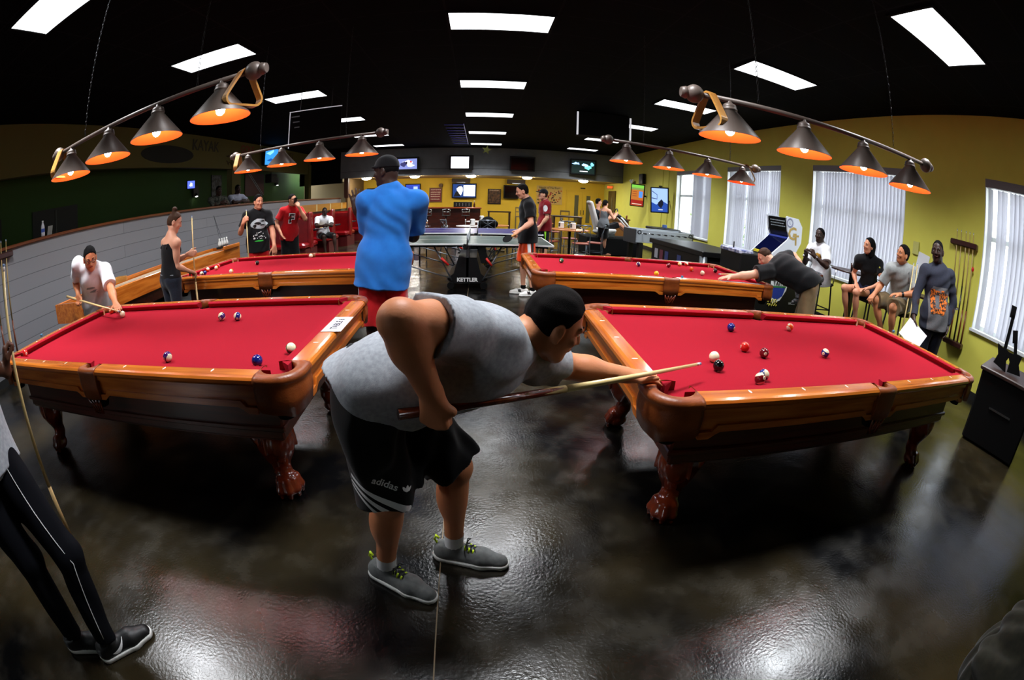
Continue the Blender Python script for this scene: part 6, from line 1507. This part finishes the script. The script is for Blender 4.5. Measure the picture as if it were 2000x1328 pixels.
# racing game
t = thing('racing_game', 'racing arcade game with a white bucket seat on a black platform', 'arcade machine', (3.85, 13.0, 0))
MB().box((0, 0, .26), (1.6, 1.1, .52), bev=.02).build('platform', black_matte, t)
sp_ = [cap((-.62, -.17, 1.50), (-.42, -.2, .86), .05, .06, .04), cap((-.62, .17, 1.50), (-.42, .2, .86), .05, .06, .04), cap((-.66, -.12, 1.52), (-.66, .12, 1.52), .05, .05, .04), cap((-.60, 0, 1.45), (-.45, 0, .8), .08, .11, .05, ((1, 0, 0), .4)),
      ell((-.15, 0, .66), (.36, .26, .10), None, .05), cap((-.35, -.22, .70), (.12, -.22, .72), .06, .05, .04), cap((-.35, .22, .70), (.12, .22, .72), .06, .05, .04)]
sobj('bucket_seat', sp_, .014, white_plastic, t); MB().box((-.1, 0, .57), (.5, .3, .1)).build('seat_mount', steel, t)
MB().path([(.18+.03*math.sin(a*PI/8), .17*math.cos(a*PI/8), 1.22+.165*math.sin(a*PI/8)) for a in range(16)], .018, 8, closed=True).build('steering_wheel', black, t)
MB().tube((.2, 0, 1.22), (.55, 0, 1.0), .05, .06).build('steering_column', black, t); MB().tube((.30, -.2, 1.14), (.74, -.2, .70), .025).build('frame_tube', white_paint, t); MB().tube((.30, .2, 1.14), (.74, .2, .70), .025).build('frame_tube', white_paint, t)
MB().box((.70, 0, .66), (.16, .4, .28), bev=.02).build('pedal_box', black, t)
t = thing('side_table', 'brown side table with small bottles behind the racing game', 'table', (4.95, 15.5, 0)); MB().box((0, 0, 1.0), (.7, .5, .05)).build('table_top', mat('brown table wood', S(140, 90, 40), .5), t); MB().box((0, 0, .49), (.62, .42, .98)).build('body', mat('brown table wood', S(140, 90, 40), .5), t)
for k, (dx, c_) in enumerate(((-.25, S(120, 40, 30)), (0, S(190, 190, 180)), (.25, S(120, 60, 20)))): cup(4.95+dx, 15.4, 1.03, .13, .035, mat('bottle colour %d' % k, c_, .3), ('red brown sauce bottle, left on the side table behind the racing game', 'white bottle in the middle of the side table behind the racing game', 'brown bottle, right on the side table behind the racing game')[k], 'sauce_bottle', 'bottle')

# dark stand with toy guitars at the right edge
t = thing('game_console_stand', 'black console stand at the right edge beside the window', 'stand', (4.95, 1.35, 0), .2)
MB().box((0, 0, .36), (.80, .75, .70), bev=.02).build('body', black_matte, t); MB().box((0, 0, .72), (.86, .80, .04), bev=.01).build('top', mat('dark brown stand top', S(48, 26, 16), .5), t)
MB().box((-.405, 0, .4), (.01, .3, .02)).build('handle', chrome, t)
for i, (x, y, tx, lab) in enumerate(((4.72, 1.50, .06, 'black toy guitar standing upright on the console stand, taller one'), (4.78, 1.30, -.25, 'black toy guitar leaning right on the console stand'))):
    g = thing('toy_guitar', lab, 'toy guitar', (x, y, .745)); g.rotation_euler = (tx, .05, .3)
    if i == 0: g.location.z = .745
    MB().rings([[(xx, yy*(1-.3*abs(xx)/.02*.2), zz) for xx, yy, zz in ((-.02, -.09, .0+dz), (-.02, .10, .03+dz), (-.02, .07, .12+dz), (-.02, .11, .22+dz), (-.02, .03, .20+dz), (-.02, -.03, .20+dz), (-.02, -.10, .18+dz), (-.02, -.06, .1+dz))] for dz in (0,)]+[[(xx+.04, yy, zz) for xx, yy, zz in ((-.02, -.09, .0), (-.02, .10, .03), (-.02, .07, .12), (-.02, .11, .22), (-.02, .03, .20), (-.02, -.03, .20), (-.02, -.10, .18), (-.02, -.06, .1))]]).build('body', black_matte, g)
    MB().box((0, 0, .36 if i == 0 else .26), (.02, .045, .34 if i == 0 else .14)).build('neck', black_matte, g); MB().box((0, .01, .56 if i == 0 else .36), (.02, .07, .12)).build('headstock', black_matte, g)
o = thing('trouser_knee', 'dark olive wrinkled cloth on the knee of a seated person in the bottom right corner', 'clothing', (1.72, -.24, 0))  # cloth lump shaped for the knee of someone seated out of view
sobj('cloth_body', [ell((0, 0, .36), (.14, .20, .10)), ell((.12, .03, .46), (.16, .16, .12)), ell((.18, 0, .24), (.2, .22, .24))], .01, cloth_mat('dark olive cloth', S(48, 46, 36), S(34, 33, 26), 30), o, [(nrm(V3(1, .4, .3)), 70, .008, 1.4)])
# ------------------------------------------------------------------ screens, posters, wall and ceiling items
def tv(loc, w, h, nrmv, label, screen, es, shapes=(), bez=.045, d=.10, mount='wall', roll=0, group='television sets', bm=None, lopsided=0):
    t = thing('television', label, 'television', loc, 0, group)
    n = Vector(nrmv).normalized(); up = Vector((0, 0, 1)); r = up.cross(n).normalized()
    r = (Matrix.Rotation(roll, 3, n) @ r); M = basis((0, 0, 0), r, n.cross(r))
    b = MB(); b.box((0, 0, -d/2), (w, h, d), M, bev=.015); b.build('case', bm or black, t)
    sm = emis('screen ' + label, screen, es) if es > 0 else mat('dead screen', S(8, 8, 9), .1)
    sw, sh_ = w-2*bez, h-2*bez
    s_ = MB().box((lopsided, 0, .001), (sw-2*abs(lopsided), sh_, .004), M).build('screen', sm, t)
    for k, (poly, col, e2) in enumerate(shapes):
        MB().rings([[tuple(M @ Vector((x*sw/2, y*sh_/2, z))) for x, y in poly] for z in (.0035, .0045+.0004*k)]).build('screen_image', emis('screen colour %s %d' % (label, k), col, e2), s_)
    if mount == 'ceiling': MB().tube((-.2*r[0], -.2*r[1], h*.4), (-.2*r[0], -.2*r[1]+.05, 3.66-loc[2]), .012).tube((.2*r[0], .2*r[1], h*.4), (.2*r[0], .2*r[1]+.05, 3.66-loc[2]), .012).build('ceiling_bracket', dark_metal, t)
    elif mount == 'arm': MB().tube(tuple(-n*.08), (6.03-loc[0], .20, 0), .03).build('wall_arm', black, t)
    elif mount == 'wall': MB().box((0, 0, -d-.045), (.2, .2, .10), M).build('wall_bracket', black, t)
    return t
R4 = lambda x0, y0, x1, y1: [(x0, y0), (x1, y0), (x1, y1), (x0, y1)]
def bl(cx, cy, rx, ry, n=10, j=.2, sd=1): return blob(cx, cy, rx, ry, n, j, sd)
tv((-3.05, 18.39, 2.97), .95, .60, (0, -1, -.1), 'television with a bright crowd picture behind the head of the tall man', S(120, 130, 190), 1.6,
   [(bl(.1, .3, .5, .4, 11, .3, 3), S(240, 240, 250), 2.5), (bl(-.4, -.1, .3, .5, 9, .3, 5), S(60, 60, 120), 1), (bl(.3, -.3, .4, .3, 9, .4, 6), S(200, 210, 255), 2.2), (bl(.35, .4, .15, .2, 8, .3, 7), S(200, 60, 60), 1.5), (bl(-.1, .2, .12, .3, 8, .3, 8), S(40, 30, 60), .6)], bez=.08)
tv((-.83, 18.39, 3.0), .98, .62, (0, -1, -.1), 'television with a white picture on the gray beam above the bar', S(240, 240, 255), 4.5, [(bl(-.35, -.05, .1, .07, 8, .4, 3), S(200, 90, 180), 1.5), (bl(-.6, -.25, .1, .05, 8, .4, 4), S(210, 150, 210), 2), (bl(-.55, .5, .05, .05, 6, .3, 4), S(230, 190, 240), 2.5)], bez=.07, lopsided=-.06)
tv((1.66, 18.39, 3.0), 1.04, .62, (0, -1, -.1), 'switched off black television on the gray beam', None, 0, bez=.05)
tv((4.19, 18.37, 3.02), 1.1, .68, (-.1, -1, -.12), 'television with a dark green game picture at the right of the gray beam', S(12, 44, 40), .8,
   [(bl(-.6, .55, .3, .2, 9, .5, 3), S(150, 190, 255), 2.5), (bl(.2, .3, .3, .25, 9, .5, 4), S(160, 220, 250), 2.5), (bl(.45, -.1, .25, .3, 9, .5, 5), S(110, 220, 200), 2), (bl(.75, .5, .15, .3, 8, .5, 6), S(120, 200, 240), 2), (R4(-.3, -.72, .4, -.6), S(240, 240, 250), 2)], bez=.07)
tv((-.79, 21.335, 1.865), 1.16, .72, (0, -1, -.05), 'television showing a man in a suit on the yellow wall over the bar', S(20, 60, 130), 1.2,
   [(R4(-.05, -.8, .95, .85), S(250, 250, 255), 4.5), ([(-.55, .6), (-.3, .72), (-.15, .5), (-.12, .1), (-.2, -.35), (-.3, -.7), (-.45, -.4), (-.62, .0), (-.68, .3)], S(235, 235, 245), 3.5), ([(-.72, -.1), (-.55, -.1), (-.3, -.85), (-.95, -.9)], S(8, 10, 24), .2), ([(-.62, .35), (-.6, .75), (-.35, .85), (-.2, .7), (-.5, .6)], S(14, 20, 50), .2)])
tv((1.43, 21.335, 1.85), .72, .66, (0, -1, -.05), 'black switched off television behind the man in orange shorts', None, 0)
tv((-3.25, 21.335, 1.95), .75, .55, (0, -1, -.05), 'television with a blue picture half hidden by the tall man', S(30, 60, 170), 1.5, [(R4(.1, -.2, .7, .6), S(150, 170, 255), 2)])
tv((5.62, 15.55, 1.94), .52, .84, (-.42, -.9, -.02), 'upright screen with a red and orange menu on the right wall', S(206, 120, 40), 1.0,
   [(R4(-1, .72, 1, 1), S(120, 200, 70), 1.3), (R4(-1, .52, 1, .72), S(150, 170, 90), .9), (R4(-1, -.98, 1, -.45), S(170, 30, 16), 1), (R4(.25, -.2, .85, .4), S(70, 130, 220), 1.6), (R4(-.8, .3, -.1, .34), S(150, 50, 30), .8), (R4(-.8, .1, -.1, .14), S(150, 50, 30), .8), (R4(-.8, -.1, -.1, -.06), S(150, 50, 30), .8), (R4(-.8, -.88, .8, -.8), S(230, 200, 180), 1.2)], bez=.035, mount='arm', roll=-.03, group='upright wall screens')
tv((5.60, 13.35, 1.80), .60, .84, (-.42, -.9, -.05), 'upright screen with a blue room picture nearest the open blinds', S(150, 180, 235), 1.5,
   [([(-1, -1), (1, -1), (1, -.3), (.3, -.05), (0, -.15), (-.4, -.4), (-1, -.2)], S(36, 80, 180), 1.0), (bl(.15, -.35, .3, .35, 9, .3, 5), S(10, 16, 50), .5), ([(-.98, .8), (-.35, .5), (-.35, .45), (-.98, .72)], S(50, 70, 120), .8), ([(-.98, .2), (-.3, .1), (-.3, .04), (-.98, .12)], S(50, 70, 120), .8), (R4(-.35, .05, -.3, .5), S(50, 70, 120), .8), (R4(-.15, -.85, .4, -.78), S(220, 230, 250), 1.4)], bez=.04, mount='arm', roll=.05, group='upright wall screens')
t = thing('webcam', 'small black camera on top of the blue upright screen', 'camera', (5.60, 13.33, 2.235)); MB().ball((0, 0, .01), (.07, .04, .025)).build('body', black, t); MB().tube((0, 0, -.02), (0, 0, .0), .02).build('stand', black, t)
tv((-7.17, 14.12, 3.25), .80, .62, (1, -.25, -.05), 'television with a bright blue picture high on the left gallery wall', S(50, 140, 220), 1.6, [([(-.9, .4), (.2, .9), (.2, .6), (-.3, .2)], S(120, 190, 250), 2), (bl(0, -.4, .6, .2, 9, .4, 3), S(30, 100, 190), 1)], bez=.03)
tv((-8.48, 11.0, 2.46), .34, .26, (1, -.25, 0), 'tiny lit screen on the green gallery wall', S(80, 100, 240), 2.0, [(bl(0, 0, .4, .6, 9, .4, 3), S(190, 200, 255), 3)], bez=.02)
# suspended frames
t = thing('hanging_menu_board', 'dark hanging board with a white lit edge above the far left lamp', 'hanging sign', (-2.88, 7.3, 2.85), -.02)
MB().box((0, 0, 0), (.98, .04, .62), bev=.004).build('board', black_matte, t)
b = MB(); b.box((0, -.025, .315), (1.0, .016, .012)); b.box((-.49, -.025, -.02), (.012, .016, .66)); b.build('white_edge', mat('self lit metal edge', S(230, 232, 240), .3, emit=(.9, .9, 1, 1), es=.35), t)  # edge emits faintly, the light on it put into the material
for s in (-1, 1): MB().tube((s*.3, 0, .31), (s*.3, 0, .80), .006).build('hanger', dark_metal, t)
for k in range(3): MB().box((-.38+.02*k, -.022, .22-.1*k), (.16-.03*k, .003, .02)).build('menu_line', gr_p, t)
t = thing('hanging_monitor', 'dark hanging monitor box with two bright vertical side strips', 'hanging monitor', (2.72, 10.0, 3.36), .05)
MB().box((0, .05, .0), (1.22, .3, .58), bev=.01).build('box', black_matte, t)
for s in (-1, 1): MB().box((s*.635, -.10, -.02), (.035, .03, .55)).build('side_strip', mat('self lit bezel strip', S(220, 222, 226), .3, emit=(.9, .9, .95, 1), es=.6), t)  # strips emit in place of light falling on the monitor sides
MB().tube((0, .05, .29), (0, .05, .34), .03).build('hanger', dark_metal, t)
# star
t = thing('hanging_star', 'green gold star decoration hanging from the ceiling over the bar television', 'decoration', (.15, 15.5, 3.22))
MB().rings([[((.17 if k % 2 == 0 else .07)*math.sin(k*PI/5+.2), y_, (.17 if k % 2 == 0 else .07)*math.cos(k*PI/5+.2)) for k in range(10)] for y_ in (.015, -.015)]).build('star', mat('gold green foil', S(130, 134, 60), .3, .4), t); MB().tube((0, 0, .15), (0, 0, .44), .003).build('string', dark_metal, t)
# posters, banner, clocks
def board(x0, z0, x1, z1, y, m, label, cat, nm, frame=None, lines=(), shp=()):
    t = thing(nm, label, cat, ((x0+x1)/2, y, (z0+z1)/2)); w, h_ = x1-x0, z1-z0
    if frame: MB().box((0, .012, 0), (w, .024, h_)).build('frame', frame, t); MB().box((0, -.002, 0), (w-.07, .01, h_-.07)).build('print', m, t)
    else: MB().box((0, .004, 0), (w, .008, h_)).build('sheet', m, t)
    for s_, sz, zz, mm, sx in lines:
      if s_[0] == '#':
        rg_ = random.Random(len(s_)+int(zz*100)); x_ = -w*.38; b_ = MB()
        while x_ < w*.34: q_ = rg_.uniform(.025, .05); b_.box((x_+q_/2, -.010, zz*h_/2+rg_.uniform(-.004, .004)), (q_, .002, sz*rg_.uniform(.35, .5))); x_ += q_+.012
        b_.build('lettering', mm, t)['kind'] = 'stuff'
      else: text(s_, sz, mm, basis((0, -.010, zz*h_/2), (1, 0, 0), (0, 0, 1)), t, 'lettering', .001, sx=sx)
    for poly, mm in shp: MB().rings([[(x*w/2, yy, z*h_/2) for x, z in poly] for yy in (-.004, -.012)]).build('picture', mm, t)
    return t
cream_p = mat('cream print', S(220, 190, 170), .7)
board(-2.47, 1.31, -1.86, 2.02, 21.5, mat('maroon poster', S(120, 20, 26), .5), 'red framed poster with cream writing left of the bar television', 'poster', 'framed_poster', mat('brown frame', S(110, 84, 40), .5), [('#1', .10, .72, cream_p, 1), ('#22', .10, .38, cream_p, 1), ('#333', .10, .08, cream_p, 1), ('#4', .10, -.22, cream_p, 1), ('#5', .09, -.58, cream_p, 1)])
board(.33, 1.24, .96, 1.98, 21.5, mat('dark poster print', S(36, 26, 18), .4, noise=(9, .15, S(110, 74, 40))), 'dark framed poster between the two wall televisions', 'poster', 'framed_poster', black, [('#1', .06, .82, cream_p, 1)])
board(-5.57, 1.30, -4.95, 2.08, 21.5, mat('dark green poster', S(24, 34, 30), .4, noise=(7, .12, S(70, 84, 70))), 'dark poster on the yellow wall behind the raised hand', 'poster', 'framed_poster', black)
rg = random.Random(11); hm_ = [mat('hand print %d' % k, c, .8) for k, c in enumerate((S(180, 40, 30), S(40, 40, 40), S(200, 110, 40), S(110, 80, 50), S(150, 60, 70)))]
shp = []
for k in range(60):
    cx, cz = rg.uniform(-.9, .9), rg.uniform(-.92, .5); s_ = rg.uniform(.035, .06)
    shp.append(([(cx+s_*(1+.5*(j % 2))*math.cos(j*PI/5+k), cz+1.3*s_*(1+.5*(j % 2))*math.sin(j*PI/5+k)) for j in range(10)], hm_[k % 5]))
t = board(2.66, 1.33, 3.92, 2.23, 21.5, mat('tan banner cloth', S(214, 178, 104), .8), 'tan banner reading Hands of Hurlburt over many colored hand prints', 'banner', 'hand_print_banner', None, [('Hands of Hurlburt', .17, .80, black_p, .82)])
for k in range(5):
    b = MB()
    for j, (poly, mm) in enumerate(shp):
        if j % 5 == k: b.rings([[(x*.63, yy, z*.45) for x, z in poly] for yy in (.002, -.003)])
    o = b.build('hand_prints', hm_[k], t); o['kind'] = 'stuff'
def clock(x, z, r, label, m):
    t = thing('wall_clock', label, 'clock', (x, 21.5, z)); M_ = Matrix.Rotation(PI/2, 4, 'X')
    MB().lathe([(r, -.0), (r, .03), (r*.85, .035), (r*.85, .02)], 24, M_).build('rim', m, t); MB().lathe([(r*.86, .018), (.001, .02)], 24, M_, False).build('dial', white_paper, t); MB().box((0, -.026, r*.3), (.01, .004, r*.6)).build('hour_hand', ink, t)
clock(-1.92, 2.13, .10, 'small brown wall clock above the red poster', mat('brown rim', S(110, 80, 40), .5)); clock(-2.93, 1.76, .13, 'black rimmed wall clock beside the red poster', black)
for (x, lab) in ((-.95, 'dark shelf with an electronic box over the bar television'), (1.65, 'dark shelf with a pale box over the switched off television')):
    t = thing('wall_shelf', lab, 'shelf', (x, 21.35, 2.36)); MB().box((0, 0, 0), (.85, .3, .2)).build('cabinet', mat('dark shelf brown', S(60, 42, 24), .6), t); MB().box((0, -.17, -.10), (.4, .1, .04)).build('receiver', steel, t)
t = thing('exit_sign', 'orange lit EXIT sign near the back right corner', 'exit sign', (5.86, 20.0, 2.32), 0); MB().box((0, 0, 0), (.30, .05, .17)).build('case', mat('sign cream', S(200, 170, 110), .5), t); text('EXIT', .12, emis('exit letters', S(255, 70, 20), 3), basis((0, -.027, 0), (1, 0, 0), (0, 0, 1)), t, 'lettering', .001, bold=.003)
t = thing('door_sign', 'small dark plate above the double doors', 'sign', (4.93, 21.50, 2.22)); MB().box((0, 0, 0), (.24, .02, .05)).build('plate', black, t)
t = thing('emergency_light', 'small twin emergency light high on the right wall', 'emergency light', (5.96, 17.1, 2.50)); MB().box((0, 0, 0), (.12, .28, .1), bev=.01).build('case', steel, t)
for s in (-1, 1): MB().ball((-.04, s*.14, .06), .055).build('lamp_head', white_plastic, t)
t = thing('wall_speaker', 'square black speaker high on the right wall', 'speaker', (5.95, 16.0, 2.60)); MB().box((0, 0, 0), (.14, .42, .40), bev=.02).build('case', black, t); MB().rings([[(-.074, .1*math.cos(k*PI/8), .1*math.sin(k*PI/8)) for k in range(16)], [(-.08, .1*math.cos(k*PI/8), .1*math.sin(k*PI/8)) for k in range(16)]][::-1]).build('cone', mat('dark gray cone', S(44, 44, 46), .6), t)
t = thing('wall_speaker', 'black speaker hung in the left gallery', 'speaker', (-8.1, 15.9, 2.62)); MB().box((0, 0, 0), (.3, .5, .34), bev=.02).build('case', black, t); MB().tube((0, 0, .15), (0, 0, 1.03), .015).build('hanger', black, t)
t = thing('switch_plate', 'cream switch plate on the yellow wall beside the standing man', 'switch', (6.015, 3.86, 1.64)); MB().box((0, 0, 0), (.02, .12, .19), bev=.004).build('plate', mat('cream plate', S(200, 196, 110), .5), t)
o = tag(MB().box((0, 0, 0), (.004, .24, .34)).build('wall_notice', white_paper), 'blank white notice sheet on the yellow wall behind the seated man in gray', 'notice'); o.location = (6.024, 3.70, 1.42); o.rotation_euler = (.15, 0, 0)
# gallery wall items on the left
lt = mat('dark brown letters', S(70, 40, 20), .7)
def gwall(s_, y, z, size, label, m=lt):
    t = thing('wall_lettering', label, 'wall lettering', (-7.418, y, z)); text(s_, size, m, basis((0, 0, 0), (0, 1, 0), (0, 0, 1)), t, 'letters', .004, bold=.004)
gwall('KAYAK', 10.3, 3.38, .42, 'dark painted word KAYAK on the olive gallery wall', mat('near black letters', S(40, 34, 16), .7)); gwall('GOLF', 12.75, 3.42, .36, 'red painted word GOLF on the olive gallery wall', mat('red letters', S(120, 30, 20), .7)); gwall('UTT', 16.3, 3.45, .3, 'dark painted letters at the right end of the olive gallery wall')
t = thing('wall_lettering', 'two rows of dark illegible painted script under the word GOLF', 'wall lettering', (-7.418, 12.0, 3.08)); rg = random.Random(4)
for j in (0, 1):
    b = MB(); P_ = [(0, -.55+.05*k, .12-.24*j+rg.uniform(-.07, .07)) for k in range(23)]; b.path(P_, .014, 5); b.build('painted_line', lt, t)
t = thing('wall_mural', 'black oval painted on the olive gallery wall', 'mural', (-7.42, 8.6, 3.10)); MB().rings([[(x_, 1.1*math.cos(k*PI/12), .22*math.sin(k*PI/12)) for k in range(24)] for x_ in (-.003, .004)]).build('oval', mat('mural black', S(18, 18, 14), .8), t)
t = thing('wall_poster', 'dark red poster with two diagonal white lines on the gallery wall', 'poster', (-8.53, 15.3, 2.42)); MB().box((0, 0, 0), (.02, 1.55, .86)).build('sheet', mat('dark maroon sheet', S(74, 20, 20), .6), t)
for k in (0, 1): MB().rings([[(.012+.004*j, -.55+.14*k, .40), (.012+.004*j, -.50+.14*k, .40), (.012+.004*j, .62+.14*k, -.40), (.012+.004*j, .57+.14*k, -.40)] for j in (0, 1)]).build('diagonal_line', gr_p, t)
t = thing('gallery_poster', 'black and white print on the gallery wall behind the man in white uniform', 'poster', (-8.53, 12.55, 2.3)); MB().box((0, 0, 0), (.02, .62, .9)).build('sheet', mat('black sheet', S(14, 14, 16), .6, noise=(9, .06, S(70, 74, 84))), t)
for i, (y, z, lab) in enumerate(((11.25, 2.10, 'small lit spot lamp near the tiny screen in the gallery'), (17.2, 2.40, 'small lit spot lamp at the far end of the gallery'))):
    t = thing('spot_lamp', lab, 'lamp', (-8.45, y, z)); MB().box((-.03, 0, .15), (.05, .3, .34)).build('housing', black, t); MB().lathe([(.07, 0), (.04, .07), (.01, .09)], 14).build('shade', black, t); MB().ball((0, 0, -.005), (.05, .05, .02)).build('bulb', emis('spot glow', (1, .97, .9, 1), 9), t)
for i, (y0, y1, lab) in enumerate(((2.9, 4.0, 'dark doorway panel in the green gallery wall, left one'), (4.9, 6.3, 'dark doorway panel in the green gallery wall, above the woman'))):
    t = thing('dark_panel', lab, 'panel', (-8.53, (y0+y1)/2, 1.35)); MB().box((0, 0, 0), (.03, y1-y0, 1.8)).build('panel', mat('very dark panel', S(14, 16, 14), .6), t); MB().box((.02, 0, 0), (.02, .04, 1.7)).build('edge', mat('dim edge', S(50, 54, 50), .5), t)
t = thing('water_bottle', 'clear water bottle standing on the wooden wall cap', 'bottle', (-6.10, 3.72, 1.663)); MB().lathe([(.032, 0), (.034, .02), (.034, .13), (.03, .15), (.014, .19), (.014, .205)], 16).build('body', mat('clear plastic', S(190, 190, 196), .2), t); MB().lathe([(.035, .06), (.035, .11)], 16, None, False).build('bottle_label', mat('blue label', S(50, 80, 160), .5), t); MB().tube((0, 0, .205), (0, 0, .222), .016).build('cap', white_plastic, t)
o = tag(MB().box((0, 0, .06), (.004, .12, .14)).build('small_card', mat('dim paper', S(130, 134, 130), .8)), 'folded card beside the water bottle on the wall cap', 'card'); o.location = (-6.10, 3.86, 1.663); o.rotation_euler = (0, .25, .2)
# purple lit slats in the ceiling by the middle row
t = thing('ceiling_vent', 'blue violet lit slatted ceiling vent left of the middle light row', 'ceiling vent', (-.82, 14.9, 3.645))
for k in range(9): MB().box((0, -2.2+.55*k, 0), (.55, .03, .02)).build('slat', mat('violet slats', S(40, 40, 110), .4, emit=S(30, 30, 140), es=.10), t)
MB().box((.28, 0, 0), (.02, 4.8, .02)).build('edge', mat('violet slats', S(40, 40, 110), .4), t)
# outside: shrub, pale pavement and a pale building beyond the first windows
G0 = mat('leaf green', S(96, 130, 80), .7, noise=(12, .2, S(150, 176, 130)))
rg = random.Random(3)
for i, (x, y, s_, lab) in enumerate(((7.6, 13.5, 1.0, 'green shrub outside the window with the half open blinds'), (7.9, 11.9, .8, 'smaller green shrub outside, behind the half open blinds'))):
    t = thing('shrub', lab, 'shrub', (x, y, 0)); b = MB()
    for k in range(420):
        a = rg.uniform(0, 2*PI); r_ = rg.uniform(.1, .8)*s_; z_ = rg.uniform(.3, 2.1)*s_; c_ = Vector((r_*math.cos(a)*(1.1-.3*z_/2), r_*math.sin(a)*(1.1-.3*z_/2), z_)); d_ = Vector((rg.uniform(-1, 1), rg.uniform(-1, 1), rg.uniform(-.3, 1))).normalized(); e_ = d_.cross(Vector((0, 0, 1))).normalized()*.035
        b.add([c_, c_+d_*.07+e_, c_+d_*.15, c_+d_*.07-e_], [(0, 1, 2, 3)])
    b.build('foliage', G0, t); MB().tube((0, 0, 0), (0, 0, 1.2*s_), .05).build('trunk', mat('bark', S(90, 70, 50), .9), t)
struct(MB().box((16, 8, -.1), (19.4, 40, .1)).build('ground', mat('pale pavement', S(200, 200, 196), .9)))
t = thing('far_building', 'pale gray building seen through the window with open blinds', 'building', (14, 22, 0)); MB().box((0, 0, 2.0), (2, 9, 4)).build('wall', mat('pale facade', S(206, 208, 210), .9), t)
for k in range(3): MB().box((-1.01, -3+3*k, 2.4), (.04, 1.6, 1.2)).build('window', mat('dim glass', S(120, 140, 150), .2), t)
